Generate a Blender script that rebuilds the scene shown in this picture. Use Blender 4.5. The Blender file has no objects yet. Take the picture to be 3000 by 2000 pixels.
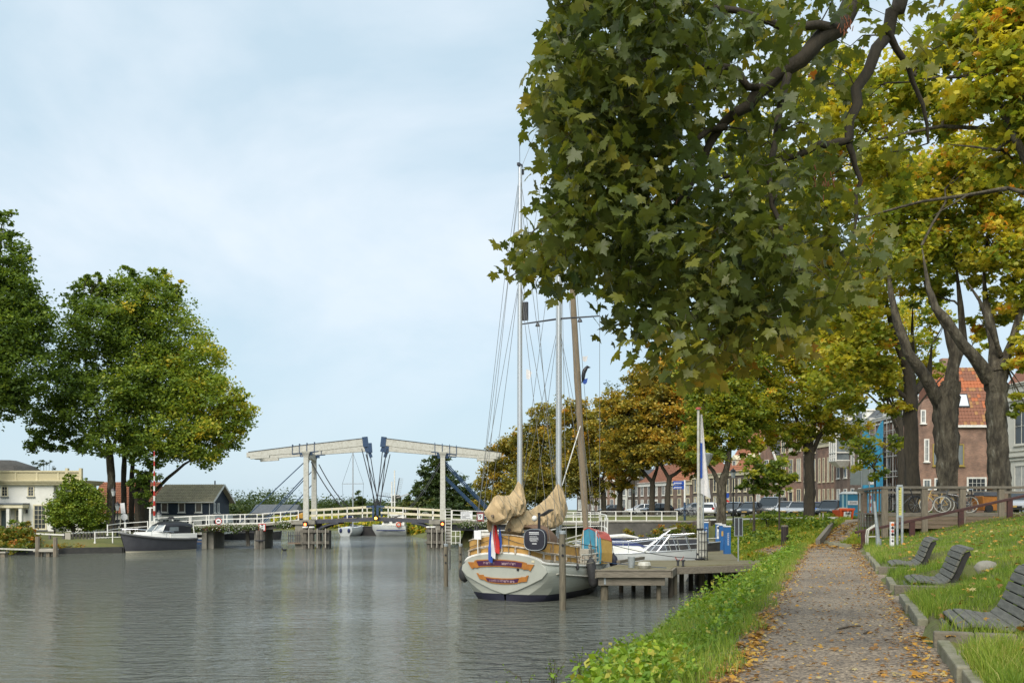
import bpy, math, random
import numpy as np
from mathutils import Vector, Matrix
# scene, camera, light
S = bpy.context.scene
COL = S.collection
R = math.radians
FPX, CX, HY, EH = 2700.0, 1500.0, 1490.0, 3.7      # photo focal length, centre column, horizon row, eye height
def at(px, py, Y):
 """world point seen at a photo pixel at distance Y"""
 return Vector(((px - CX) / FPX * Y, Y, EH - (py - HY) / FPX * Y))
cam = bpy.data.cameras.new('camera')
cam.sensor_width = 36.0
cam.lens = 36.0 * FPX / 3000.0
cam.shift_y = (HY - 1000.0) / 3000.0
cam.clip_start = 0.1
cam.clip_end = 6000.0
cam_o = bpy.data.objects.new('camera', cam)
COL.objects.link(cam_o)
cam_o.location = (0, 0, EH)
cam_o.rotation_euler = (R(90), 0, 0)
S.camera = cam_o
SUN_EL, SUN_AZ = R(44), R(200)      # azimuth clockwise from +Y: a veiled sun stands behind the camera, a little to the left
world = bpy.data.worlds.new('World')
S.world = world
world.use_nodes = True
nt = world.node_tree
nt.nodes.clear()
def nd(t, typ, **kw):
 n = t.nodes.new(typ)
 for k, v in kw.items():
  setattr(n, k, v)
 return n
w_out = nd(nt, 'ShaderNodeOutputWorld')
w_bg = nd(nt, 'ShaderNodeBackground')
w_bg.inputs['Strength'].default_value = 0.088
sky = nd(nt, 'ShaderNodeTexSky', sky_type='NISHITA', sun_disc=False)
sky.sun_elevation = SUN_EL
sky.sun_rotation = SUN_AZ
sky.air_density = 1.0
sky.dust_density = 2.0
sky.ozone_density = 1.2
tc = nd(nt, 'ShaderNodeTexCoord')
sep = nd(nt, 'ShaderNodeSeparateXYZ')
nt.links.new(tc.outputs['Generated'], sep.inputs[0])
zz = nd(nt, 'ShaderNodeMath', operation='ADD')
zz.inputs[1].default_value = 0.5
zc = nd(nt, 'ShaderNodeMath', operation='MAXIMUM')
zc.inputs[1].default_value = 0.05
nt.links.new(sep.outputs['Z'], zz.inputs[0])
nt.links.new(zz.outputs[0], zc.inputs[0])
dv = nd(nt, 'ShaderNodeVectorMath', operation='DIVIDE')
cmb = nd(nt, 'ShaderNodeCombineXYZ')
for i in range(3):
 nt.links.new(zc.outputs[0], cmb.inputs[i])
nt.links.new(tc.outputs['Generated'], dv.inputs[0])
nt.links.new(cmb.outputs[0], dv.inputs[1])
mp = nd(nt, 'ShaderNodeMapping')
mp.inputs['Location'].default_value = (7.3, 2.45, 0.0)
mp.inputs['Scale'].default_value = (1.0, 1.0, 0.8)
nt.links.new(dv.outputs[0], mp.inputs[0])
n1 = nd(nt, 'ShaderNodeTexNoise')
n1.inputs['Scale'].default_value = 2.1
n1.inputs['Detail'].default_value = 8
n1.inputs['Roughness'].default_value = 0.52
n1.inputs['Distortion'].default_value = 0.35
nt.links.new(mp.outputs[0], n1.inputs['Vector'])
cr = nd(nt, 'ShaderNodeValToRGB')
cr.color_ramp.elements[0].position = 0.44
cr.color_ramp.elements[0].color = (0, 0, 0, 1)
cr.color_ramp.elements[1].position = 0.64
cr.color_ramp.elements[1].color = (1, 1, 1, 1)
nt.links.new(n1.outputs['Fac'], cr.inputs[0])
veil = nd(nt, 'ShaderNodeMix', data_type='RGBA')
veil.inputs['Factor'].default_value = 0.78
veil.inputs['B'].default_value = (5.7, 7.2, 8.15, 1)
nt.links.new(sky.outputs[0], veil.inputs['A'])
cl = nd(nt, 'ShaderNodeMix', data_type='RGBA')
cl.inputs['B'].default_value = (8.1, 8.5, 9.1, 1)
cf = nd(nt, 'ShaderNodeMath', operation='MULTIPLY')
cf.inputs[1].default_value = 0.55
low = nd(nt, 'ShaderNodeMapRange', interpolation_type='SMOOTHSTEP')      # cloud thins into haze low over the horizon
low.inputs['From Min'].default_value = 0.02
low.inputs['From Max'].default_value = 0.3
low.inputs['To Min'].default_value = 0.15
nt.links.new(sep.outputs['Z'], low.inputs['Value'])
cm_ = nd(nt, 'ShaderNodeMath', operation='MULTIPLY')
nt.links.new(cr.outputs[0], cm_.inputs[0])
nt.links.new(low.outputs[0], cm_.inputs[1])
nt.links.new(cm_.outputs[0], cf.inputs[0])
nt.links.new(cf.outputs[0], cl.inputs['Factor'])
nt.links.new(veil.outputs['Result'], cl.inputs['A'])
nt.links.new(cl.outputs['Result'], w_bg.inputs['Color'])
nt.links.new(w_bg.outputs[0], w_out.inputs[0])
sun = bpy.data.lights.new('sun', 'SUN')
sun.energy = 2.9
sun.angle = R(45)
sun.color = (1.0, 0.94, 0.84)
sun_o = bpy.data.objects.new('sun', sun)
COL.objects.link(sun_o)
sdir = Vector((math.sin(SUN_AZ) * math.cos(SUN_EL), math.cos(SUN_AZ) * math.cos(SUN_EL), math.sin(SUN_EL)))
sun_o.rotation_euler = (-sdir).to_track_quat('-Z', 'Y').to_euler()
sun_o.location = sdir * 100
S.view_settings.view_transform = 'Standard'
S.view_settings.look = 'None'
S.view_settings.exposure = 0.5
S.view_settings.gamma = 1.0
S.view_settings.use_curve_mapping = False
S.render.engine = 'CYCLES'
S.cycles.max_bounces = 6
S.cycles.diffuse_bounces = 3
S.cycles.glossy_bounces = 3
S.cycles.transmission_bounces = 4
S.cycles.transparent_max_bounces = 8
S.cycles.sample_clamp_indirect = 6.0
S.cycles.use_denoising = True
# object helpers
rng = np.random.default_rng(7)
random.seed(7)
class MB:
 """collects shapes for one mesh"""
 def __init__(s):
  s.v = []
  s.f = []
 def add(s, vs, fs):
  b = len(s.v)
  s.v += [tuple(p) for p in vs]
  s.f += [tuple(i + b for i in f) for f in fs]
  return s
 def box(s, x0, y0, z0, x1, y1, z1):
  return s.add([(x0, y0, z0), (x1, y0, z0), (x1, y1, z0), (x0, y1, z0), (x0, y0, z1), (x1, y0, z1), (x1, y1, z1), (x0, y1, z1)],
      [(0, 3, 2, 1), (4, 5, 6, 7), (0, 1, 5, 4), (1, 2, 6, 5), (2, 3, 7, 6), (3, 0, 4, 7)])
 def cbox(s, c, sx, sy, sz, rz=0.0, rx=0.0, ry=0.0):
  m = Matrix.Translation(Vector(c)) @ Matrix.Rotation(rz, 4, 'Z') @ Matrix.Rotation(ry, 4, 'Y') @ Matrix.Rotation(rx, 4, 'X')
  t = MB().box(-sx / 2, -sy / 2, -sz / 2, sx / 2, sy / 2, sz / 2)
  return s.add([m @ Vector(p) for p in t.v], t.f)
 def beam(s, p, q, w, h, up=(0, 0, 1), w2=None, h2=None):
  p, q = Vector(p), Vector(q)
  d = (q - p).normalized()
  up = Vector(up)
  side = d.cross(up)
  if side.length < 1e-4:
   side = d.cross(Vector((0, 1, 0)))
  side.normalize()
  u = side.cross(d)
  w2 = w if w2 is None else w2
  h2 = h if h2 is None else h2
  vs = []
  for c, a, b in ((p, w, h), (q, w2, h2)):
   for i, j in ((-1, -1), (1, -1), (1, 1), (-1, 1)):
    vs.append(c + side * (i * a / 2) + u * (j * b / 2))
  return s.add(vs, [(0, 1, 2, 3), (7, 6, 5, 4), (0, 4, 5, 1), (1, 5, 6, 2), (2, 6, 7, 3), (3, 7, 4, 0)])
 def tube(s, pts, r, n=6, cap=True):
  pts = [Vector(p) for p in pts]
  if not hasattr(r, '__len__'):
   r = [r] * len(pts)
  d0 = (pts[1] - pts[0]).normalized()
  ref = Vector((0, 0, 1)) if abs(d0.z) < 0.9 else Vector((1, 0, 0))
  nrm = d0.cross(ref).normalized()
  vs, fs = [], []
  for i, p in enumerate(pts):
   d = (pts[min(i + 1, len(pts) - 1)] - pts[max(i - 1, 0)]).normalized()
   nrm = (nrm - d * nrm.dot(d))
   if nrm.length < 1e-5:
    nrm = d.cross(Vector((0.3, 0.5, 0.8)))
   nrm.normalize()
   b = d.cross(nrm)
   for k in range(n):
    a = 2 * math.pi * k / n
    vs.append(p + (nrm * math.cos(a) + b * math.sin(a)) * r[i])
  for i in range(len(pts) - 1):
   for k in range(n):
    k2 = (k + 1) % n
    fs.append((i * n + k, i * n + k2, (i + 1) * n + k2, (i + 1) * n + k))
  if cap:
   fs.append(tuple(range(n - 1, -1, -1)))
   fs.append(tuple(range((len(pts) - 1) * n, len(pts) * n)))
  return s.add(vs, fs)
 def lathe(s, prof, n=12, c=(0, 0, 0), m=None):
  vs, fs = [], []
  for r, z in prof:
   for k in range(n):
    a = 2 * math.pi * k / n
    p = Vector((r * math.cos(a), r * math.sin(a), z))
    if m is not None:
     p = m @ p
    vs.append(p + Vector(c))
  for i in range(len(prof) - 1):
   for k in range(n):
    k2 = (k + 1) % n
    fs.append((i * n + k, i * n + k2, (i + 1) * n + k2, (i + 1) * n + k))
  fs.append(tuple(range(n - 1, -1, -1)))
  fs.append(tuple(range((len(prof) - 1) * n, len(prof) * n)))
  return s.add(vs, fs)
 def ball(s, c, rx, ry=None, rz=None, n=10, m=6):
  ry = rx if ry is None else ry
  rz = rx if rz is None else rz
  prof = [(max(math.sin(math.pi * i / m), 0.02), -math.cos(math.pi * i / m)) for i in range(m + 1)]
  mm = Matrix.Diagonal((rx, ry, rz, 1))
  return s.lathe(prof, n, c, mm)
 def prism(s, poly, a, b):
  """poly: list of 3D points (one face); a, b: offset vectors of the two faces"""
  a, b = Vector(a), Vector(b)
  n = len(poly)
  vs = [Vector(p) + a for p in poly] + [Vector(p) + b for p in poly]
  fs = [tuple(range(n - 1, -1, -1)), tuple(range(n, 2 * n))]
  for i in range(n):
   j = (i + 1) % n
   fs.append((i, j, n + j, n + i))
  return s.add(vs, fs)
 def loft(s, rings, closed=True, cap=True):
  n = len(rings[0])
  vs = [p for r in rings for p in r]
  fs = []
  for i in range(len(rings) - 1):
   for k in range(n if closed else n - 1):
    k2 = (k + 1) % n
    fs.append((i * n + k, i * n + k2, (i + 1) * n + k2, (i + 1) * n + k))
  if cap and closed:
   fs.append(tuple(range(n - 1, -1, -1)))
   fs.append(tuple(range((len(rings) - 1) * n, len(rings) * n)))
  return s.add(vs, fs)
 def quad(s, a, b, c, d):
  return s.add([a, b, c, d], [(0, 1, 2, 3)])
 def tf(s, m):
  s.v = [tuple(m @ Vector(p)) for p in s.v]
  return s
def fin(me, mat, smooth):
 if mat is not None:
  me.materials.append(mat)
 if smooth:
  me.polygons.foreach_set('use_smooth', np.ones(len(me.polygons), dtype=bool))
  me.set_sharp_from_angle(angle=R(smooth if smooth > 1 else 40))
 me.update()
def link(name, me, parent=None):
 o = bpy.data.objects.new(name, me)
 COL.objects.link(o)
 if parent is not None:
  o.parent = parent
 return o
def origin_of(parent):
 v = Vector((0, 0, 0))
 while parent is not None:
  v += Vector(parent.location)
  parent = parent.parent
 return v
def part(name, mb, mat, parent=None, world=False, smooth=0, bevel=0.0, label=None):
 """one mesh object; world=True: the shapes are in world coordinates (unrotated parents only)"""
 me = bpy.data.meshes.new(name)
 vs = mb.v
 if world and parent is not None:
  w = origin_of(parent)
  vs = [(a - w.x, b - w.y, c - w.z) for a, b, c in vs]
 me.from_pydata(vs, [], mb.f)
 fin(me, mat, smooth)
 o = link(name, me, parent)
 if bevel:
  b = o.modifiers.new('bevel', 'BEVEL')
  b.width = bevel
  b.segments = 2
  b.limit_method = 'ANGLE'
 if label:
  o['label'] = label
 return o
def tag(o, label, cat, group=None, kind=None):
 o['label'] = label
 o['category'] = cat
 if group:
  o['group'] = group
 if kind:
  o['kind'] = kind
 return o
def thing(name, label, cat, loc=(0, 0, 0), rz=0.0, group=None):
 o = bpy.data.objects.new(name, None)
 o.empty_display_size = 0.2
 COL.objects.link(o)
 o.location = loc
 o.rotation_euler = (0, 0, rz)
 return tag(o, label, cat, group)
def setting(name, mb, mat, smooth=0):
 o = part(name, mb, mat, smooth=smooth)
 o['kind'] = 'structure'
 return o
def copy_tree(o, parent=None):
 c = o.copy()
 COL.objects.link(c)
 if parent is not None:
  c.parent = parent
 for ch in list(o.children):
  copy_tree(ch, c)
 return c
def np_mesh(name, v, loops, totals, mat, attrs=None, smooth=False):
 """big mesh from numpy arrays"""
 me = bpy.data.meshes.new(name)
 v = np.ascontiguousarray(v, dtype=np.float32)
 loops = np.ascontiguousarray(loops, dtype=np.int32).ravel()
 totals = np.ascontiguousarray(totals, dtype=np.int32)
 me.vertices.add(len(v))
 me.vertices.foreach_set('co', v.ravel())
 me.loops.add(len(loops))
 me.loops.foreach_set('vertex_index', loops)
 me.polygons.add(len(totals))
 starts = np.zeros(len(totals), dtype=np.int32)
 starts[1:] = np.cumsum(totals)[:-1]
 me.polygons.foreach_set('loop_start', starts)
 me.polygons.foreach_set('loop_total', totals)
 if smooth:
  me.polygons.foreach_set('use_smooth', np.ones(len(totals), dtype=bool))
 for k, a in (attrs or {}).items():
  at_ = me.attributes.new(k, 'FLOAT', 'POINT')
  at_.data.foreach_set('value', np.ascontiguousarray(a, dtype=np.float32))
 me.materials.append(mat)
 me.update(calc_edges=True)
 return me
# materials
MATS = {}
def M(name, c1, c2=None, sc=4.0, rough=0.6, bump=0.0, bsc=None, metal=0.0, spec=0.5, stretch=(1, 1, 1), detail=6, emit=None,
  coat=0.0, contrast=(0.35, 0.65), c3=None, alpha=1.0, trans=0.0):
 if name in MATS:
  return MATS[name]
 m = bpy.data.materials.new(name)
 m.use_nodes = True
 t = m.node_tree
 b = t.nodes['Principled BSDF']
 b.inputs['Roughness'].default_value = rough
 b.inputs['Metallic'].default_value = metal
 b.inputs['Specular IOR Level'].default_value = spec
 b.inputs['Coat Weight'].default_value = coat
 b.inputs['Base Color'].default_value = (*c1, 1)
 if trans:
  b.inputs['Transmission Weight'].default_value = trans
 if emit:
  b.inputs['Emission Color'].default_value = (*emit[0], 1)
  b.inputs['Emission Strength'].default_value = emit[1]
 if c2 is not None or bump:
  tcn = nd(t, 'ShaderNodeTexCoord')
  mpn = nd(t, 'ShaderNodeMapping')
  mpn.inputs['Scale'].default_value = stretch
  t.links.new(tcn.outputs['Object'], mpn.inputs[0])
  nz = nd(t, 'ShaderNodeTexNoise')
  nz.inputs['Scale'].default_value = sc
  nz.inputs['Detail'].default_value = detail
  nz.inputs['Roughness'].default_value = 0.65
  t.links.new(mpn.outputs[0], nz.inputs['Vector'])
  if c2 is not None:
   rp = nd(t, 'ShaderNodeValToRGB')
   e = rp.color_ramp.elements
   e[0].position, e[1].position = contrast
   e[0].color, e[1].color = (*c1, 1), (*c2, 1)
   if c3 is not None:
    x = e.new(min(contrast[1] + 0.12, 0.98))
    x.color = (*c3, 1)
   t.links.new(nz.outputs['Fac'], rp.inputs[0])
   t.links.new(rp.outputs[0], b.inputs['Base Color'])
  if bump:
   nb = nz
   if bsc:
    nb = nd(t, 'ShaderNodeTexNoise')
    nb.inputs['Scale'].default_value = bsc
    nb.inputs['Detail'].default_value = 5
    t.links.new(mpn.outputs[0], nb.inputs['Vector'])
   bp = nd(t, 'ShaderNodeBump')
   bp.inputs['Strength'].default_value = min(bump, 1.0)
   bp.inputs['Distance'].default_value = 0.02 if bump <= 1 else 0.02 * bump
   t.links.new(nb.outputs['Fac'], bp.inputs['Height'])
   t.links.new(bp.outputs[0], b.inputs['Normal'])
 MATS[name] = m
 return m
def leaf_mat(name, stops, rough=0.5, transl=0.35, spec=0.35, vein=False):
 """foliage coloured by the per-leaf 'tint' attribute"""
 m = bpy.data.materials.new(name)
 m.use_nodes = True
 t = m.node_tree
 b = t.nodes['Principled BSDF']
 out = t.nodes['Material Output']
 a = nd(t, 'ShaderNodeAttribute', attribute_name='tint')
 rp = nd(t, 'ShaderNodeValToRGB')
 e = rp.color_ramp.elements
 e[0].position, e[0].color = stops[0][0], (*stops[0][1], 1)
 e[1].position, e[1].color = stops[-1][0], (*stops[-1][1], 1)
 for p, c in stops[1:-1]:
  x = e.new(p)
  x.color = (*c, 1)
 t.links.new(a.outputs['Fac'], rp.inputs[0])
 t.links.new(rp.outputs[0], b.inputs['Base Color'])
 b.inputs['Roughness'].default_value = rough
 b.inputs['Specular IOR Level'].default_value = spec
 tr = nd(t, 'ShaderNodeBsdfTranslucent')
 g = nd(t, 'ShaderNodeMix', data_type='RGBA', blend_type='MULTIPLY')
 g.inputs['Factor'].default_value = 1.0
 g.inputs['B'].default_value = (1.7, 1.6, 0.7, 1)
 t.links.new(rp.outputs[0], g.inputs['A'])
 t.links.new(g.outputs['Result'], tr.inputs['Color'])
 mx = nd(t, 'ShaderNodeMixShader')
 mx.inputs[0].default_value = transl
 t.links.new(b.outputs[0], mx.inputs[1])
 t.links.new(tr.outputs[0], mx.inputs[2])
 t.links.new(mx.outputs[0], out.inputs['Surface'])
 return m
def wallcoord(t):
 """u along any axis-aligned wall, v up"""
 tcn = nd(t, 'ShaderNodeTexCoord')
 sp = nd(t, 'ShaderNodeSeparateXYZ')
 t.links.new(tcn.outputs['Object'], sp.inputs[0])
 ad = nd(t, 'ShaderNodeMath', operation='ADD')
 t.links.new(sp.outputs['X'], ad.inputs[0])
 t.links.new(sp.outputs['Y'], ad.inputs[1])
 cb = nd(t, 'ShaderNodeCombineXYZ')
 t.links.new(ad.outputs[0], cb.inputs['X'])
 t.links.new(sp.outputs['Z'], cb.inputs['Y'])
 return tcn, cb
def brick_mat(name, ca, cb_, cm, size=0.22):
 m = bpy.data.materials.new(name)
 m.use_nodes = True
 t = m.node_tree
 b = t.nodes['Principled BSDF']
 tcn, v = wallcoord(t)
 br = nd(t, 'ShaderNodeTexBrick')
 br.inputs['Scale'].default_value = 1.0
 br.inputs['Brick Width'].default_value = size
 br.inputs['Row Height'].default_value = size * 0.3
 br.inputs['Mortar Size'].default_value = 0.007
 br.inputs['Color1'].default_value = (*ca, 1)
 br.inputs['Color2'].default_value = (*cb_, 1)
 br.inputs['Mortar'].default_value = (*cm, 1)
 t.links.new(v.outputs[0], br.inputs['Vector'])
 nz = nd(t, 'ShaderNodeTexNoise')
 nz.inputs['Scale'].default_value = 0.9
 nz.inputs['Detail'].default_value = 7
 t.links.new(tcn.outputs['Object'], nz.inputs['Vector'])
 rp = nd(t, 'ShaderNodeValToRGB')
 rp.color_ramp.elements[0].color = (0.55, 0.55, 0.55, 1)
 rp.color_ramp.elements[0].position = 0.3
 rp.color_ramp.elements[1].color = (1.25, 1.2, 1.15, 1)
 rp.color_ramp.elements[1].position = 0.72
 t.links.new(nz.outputs['Fac'], rp.inputs[0])
 mx = nd(t, 'ShaderNodeMix', data_type='RGBA', blend_type='MULTIPLY')
 mx.inputs['Factor'].default_value = 1
 t.links.new(br.outputs['Color'], mx.inputs['A'])
 t.links.new(rp.outputs[0], mx.inputs['B'])
 t.links.new(mx.outputs['Result'], b.inputs['Base Color'])
 b.inputs['Roughness'].default_value = 0.85
 bp = nd(t, 'ShaderNodeBump')
 bp.inputs['Strength'].default_value = 0.4
 bp.inputs['Distance'].default_value = 0.01
 bp.invert = True
 t.links.new(br.outputs['Fac'], bp.inputs['Height'])
 t.links.new(bp.outputs[0], b.inputs['Normal'])
 return m
white = M('white_paint', (0.78, 0.77, 0.72), (0.62, 0.6, 0.54), sc=3, rough=0.45)
white_worn = M('worn_white_paint', (0.5, 0.49, 0.43), (0.3, 0.28, 0.22), sc=5, rough=0.6, bump=0.2, contrast=(0.45, 0.8))
cream = M('cream_paint', (0.66, 0.6, 0.42), (0.56, 0.5, 0.34), sc=2, rough=0.5)
plaster = M('white_plaster', (0.7, 0.69, 0.63), (0.6, 0.59, 0.53), sc=1.2, rough=0.8)
blue_steel = M('blue_steel', (0.018, 0.045, 0.1), (0.03, 0.065, 0.13), sc=6, rough=0.4)
dark_steel = M('dark_steel', (0.025, 0.028, 0.035), (0.05, 0.05, 0.055), sc=4, rough=0.5)
black = M('black_paint', (0.015, 0.015, 0.018), rough=0.4)
rubber = M('black_rubber', (0.02, 0.02, 0.022), (0.035, 0.035, 0.035), sc=8, rough=0.7)
chrome = M('polished_steel', (0.75, 0.76, 0.78), metal=1.0, rough=0.22)
galv = M('galvanised_steel', (0.42, 0.45, 0.46), (0.3, 0.33, 0.34), sc=14, rough=0.45, metal=0.5)
alu = M('mast_aluminium', (0.6, 0.62, 0.64), metal=0.6, rough=0.35)
concrete = M('concrete', (0.3, 0.28, 0.23), (0.17, 0.16, 0.13), sc=1.5, rough=0.9, bump=0.3, contrast=(0.3, 0.7))
dark_conc = M('dark_concrete', (0.13, 0.12, 0.105), (0.06, 0.058, 0.05), sc=1.1, rough=0.9, bump=0.3, contrast=(0.3, 0.7))
wood_grey = M('weathered_wood', (0.23, 0.2, 0.155), (0.115, 0.1, 0.075), sc=5, rough=0.85, bump=0.5, stretch=(0.6, 4, 4), contrast=(0.3, 0.7))
wood_greyv = M('weathered_wood_upright', (0.26, 0.215, 0.155), (0.13, 0.11, 0.08), sc=5, rough=0.9, bump=0.6, stretch=(4, 4, 0.5), contrast=(0.3, 0.7))
wood_deckb = M('deck_wood', (0.23, 0.17, 0.115), (0.13, 0.095, 0.065), sc=5, rough=0.85, bump=0.4, stretch=(0.5, 4, 5), contrast=(0.3, 0.7))
wood_pale = M('pale_board', (0.4, 0.37, 0.31), (0.3, 0.28, 0.23), sc=5, rough=0.85, stretch=(0.6, 0.6, 5))
maroon = M('maroon_paint', (0.085, 0.03, 0.024), (0.05, 0.022, 0.019), sc=7, rough=0.55, bump=0.15)
glass_dark = M('window_glass', (0.03, 0.035, 0.04), rough=0.06, spec=0.8)
glass_pale = M('pale_window_glass', (0.2, 0.23, 0.24), (0.1, 0.12, 0.13), sc=0.9, rough=0.08, spec=0.8)
rope = M('rope', (0.3, 0.27, 0.2), (0.2, 0.18, 0.13), sc=20, rough=0.9)
rope_d = M('dark_rope', (0.05, 0.05, 0.05), rough=0.8)
red = M('red_paint', (0.5, 0.03, 0.02), (0.42, 0.03, 0.02), sc=5, rough=0.45)
# terrain
PD = Vector((0.326, 0.9454, 0))       # direction of the path
PN = Vector((0.9454, -0.326, 0))      # to its right
def pc(Y):
 return 0.345 * Y
RIVER = np.array([(-8.9, -12), (2.1, 20), (11.3, 42), (11.6, 50), (17.3, 87.5), (17.4, 90.2), (-5.0, 88.6), (-5.5, 94), (-14, 127), (-30, 160), (-60, 172), (-110, 330), (-150, 330),
     (-90, 172), (-60, 150), (-40, 117), (-33.5, 95), (-33.5, 84), (-33, 78), (-40, 74.5), (-60, 71), (-90, 40), (-95, -12)], dtype=float)
BENCH_Y = (11.5, 17.95, 23.4)
SLABS = (10.55, 16.95, 22.4)
RECESS = [(1.1 / 0.9454 + 0.345 * y) * 0.326 + y * 0.9454 for y in SLABS]
def river_sd(X, Y):
 """signed distance to the river: positive on land"""
 P = RIVER
 d2 = np.full(X.shape, 1e12)
 ins = np.zeros(X.shape, dtype=bool)
 n = len(P)
 for i in range(n):
  a, b = P[i], P[(i + 1) % n]
  e = b - a
  t = np.clip(((X - a[0]) * e[0] + (Y - a[1]) * e[1]) / (e @ e), 0, 1)
  d2 = np.minimum(d2, (X - a[0] - t * e[0]) ** 2 + (Y - a[1] - t * e[1]) ** 2)
  c = ((a[1] > Y) != (b[1] > Y)) & (X < (b[0] - a[0]) * (Y - a[1]) / (b[1] - a[1] + 1e-12) + a[0])
  ins ^= c
 d = np.sqrt(d2)
 return np.where(ins, -d, d)
def sstep(a, b, x):
 t = np.clip((x - a) / (b - a), 0, 1)
 return t * t * (3 - 2 * t)
def gz(X, Y):
 X = np.asarray(X, dtype=float)
 Y = np.asarray(Y, dtype=float)
 sd = river_sd(X, Y)
 d = (X - 0.345 * Y) * 0.9454
 dq = np.where(d < -1.1, (d + 1.1) * np.interp(Y, [20, 42], [1.0, 1.7]) - 1.1, d)
 zn = np.interp(dq, [-9, -5.5, -4.6, -3.6, -1.9, -1.35, -1.1, 1.12, 1.3, 7.2, 9.5, 20], [-1.5, -0.8, 0.0, 0.75, 1.85, 2.06, 2.1, 2.1, 2.27, 3.42, 3.48, 3.48])
 Wd = np.interp(Y, [40, 66, 88], [11.0, 9.6, 4.6])
 zf = np.interp(sd, [-2, 0, 0.25, 1.5], [-1.5, 0.0, 1.0, 1.15]) + 1.75 * np.clip((sd - 1.5) / (Wd - 1.5), 0, 1) ** 0.8
 sl = X * 0.326 + Y * 0.9454
 for s0 in RECESS:
  r_ = sstep(s0 - 1.5, s0 - 1.3, sl) * sstep(s0 + 0.02, s0 - 0.06, sl) * sstep(2.7, 1.8, d) * (d > 1.0)
  zn = np.where(r_ > 0, np.minimum(zn, zn + r_ * (2.1 - zn)), zn)
 for yb in BENCH_Y:
  s0 = 1.45 / 0.9454 * 0.326 + yb * (0.345 * 0.326 + 0.9454)
  r_ = sstep(1.25, 1.0, np.abs(sl - s0)) * sstep(3.3, 2.8, d) * (d > 1.25)
  zn = zn + r_ * (np.minimum(zn, 2.25) - zn)
 w = sstep(39, 50, Y)
 zr = zn * (1 - w) + zf * w
 terr = sstep(8.5, 12, d) * sstep(80, 50, Y)
 zr = np.where(Y > 39, np.maximum(zr, 2.9 + 0.55 * terr - 3 * (1 - sstep(4, 9, d))), zr)
 zl = np.interp(sd, [-2, 0, 0.3, 2.5, 7, 12], [-1.5, 0.0, 0.5, 0.95, 1.25, 1.4])
 zl = np.where(Y > 120, np.interp(sd, [-2, 0, 1.5, 6], [-1.0, 0, 0.5, 0.8]), zl)
 right = X > np.where(Y < 93, -15.0, -24 - (Y - 93) * 0.5)
 zr = np.where(Y > 90, zl + 1.5 * sstep(3, 14, sd) * sstep(260, 140, Y), zr)
 zr = np.where((Y > 84) & (Y < 96) & (X > -5) & (X < 40), np.maximum(zr, np.where(sd > 0.4, 2.0, -1)), zr)
 z = np.where(right, zr, zl)
 z = np.where(sd < 0, np.minimum(z, np.maximum(-1.5, sd * 0.8)), z)
 lump = 0.05 * np.sin(X * 1.7 + Y * 0.6) * np.sin(Y * 1.3 - X * 0.4) + 0.03 * np.sin(X * 4.1) * np.sin(Y * 3.3)
 flat = (np.abs(d) < 1.35) & (Y < 42)
 return z + np.where(flat | (sd < 0.3), 0.0, lump)
def gz1(x, y):
 return float(gz(np.array([x]), np.array([y]))[0])
def make_ground():
 ang = np.concatenate([np.linspace(-180, -45, 30)[:-1], np.linspace(-45, 45, 330), np.linspace(45, 180, 30)[1:]])
 rad = np.concatenate([np.linspace(0.3, 6, 20), 6 * 1.0155 ** np.arange(1, 300), [900, 1500, 3000]])
 A, Rr = np.meshgrid(np.radians(ang), rad)
 X, Y = Rr * np.sin(A), Rr * np.cos(A)
 Z = gz(X, Y)
 Z = np.where(Rr > 600, 0.6, Z)
 na, nr = len(ang), len(rad)
 v = np.stack([X, Y, Z], -1).reshape(-1, 3)
 i, j = np.meshgrid(np.arange(nr - 1), np.arange(na - 1), indexing='ij')
 a = (i * na + j).ravel()
 q = np.stack([a, a + 1, a + 1 + na, a + na], -1)
 m = bpy.data.materials.new('grassy_ground')
 m.use_nodes = True
 t = m.node_tree
 b = t.nodes['Principled BSDF']
 tcn = nd(t, 'ShaderNodeTexCoord')
 nz = nd(t, 'ShaderNodeTexNoise')
 nz.inputs['Scale'].default_value = 0.35
 nz.inputs['Detail'].default_value = 9
 nz.inputs['Roughness'].default_value = 0.7
 t.links.new(tcn.outputs['Object'], nz.inputs['Vector'])
 rp = nd(t, 'ShaderNodeValToRGB')
 e = rp.color_ramp.elements
 e[0].position, e[0].color = 0.32, (0.085, 0.07, 0.035, 1)
 e[1].position, e[1].color = 0.5, (0.1, 0.115, 0.028, 1)
 x = e.new(0.68)
 x.color = (0.15, 0.13, 0.045, 1)
 t.links.new(nz.outputs['Fac'], rp.inputs[0])
 t.links.new(rp.outputs[0], b.inputs['Base Color'])
 b.inputs['Roughness'].default_value = 0.95
 n2 = nd(t, 'ShaderNodeTexNoise')
 n2.inputs['Scale'].default_value = 14
 n2.inputs['Detail'].default_value = 4
 t.links.new(tcn.outputs['Object'], n2.inputs['Vector'])
 bp = nd(t, 'ShaderNodeBump')
 bp.inputs['Distance'].default_value = 0.06
 bp.inputs['Strength'].default_value = 0.8
 t.links.new(n2.outputs['Fac'], bp.inputs['Height'])
 t.links.new(bp.outputs[0], b.inputs['Normal'])
 me = np_mesh('ground', v, q, np.full(len(q), 4), m, smooth=True)
 o = link('ground', me)
 o['kind'] = 'structure'
make_ground()
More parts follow.
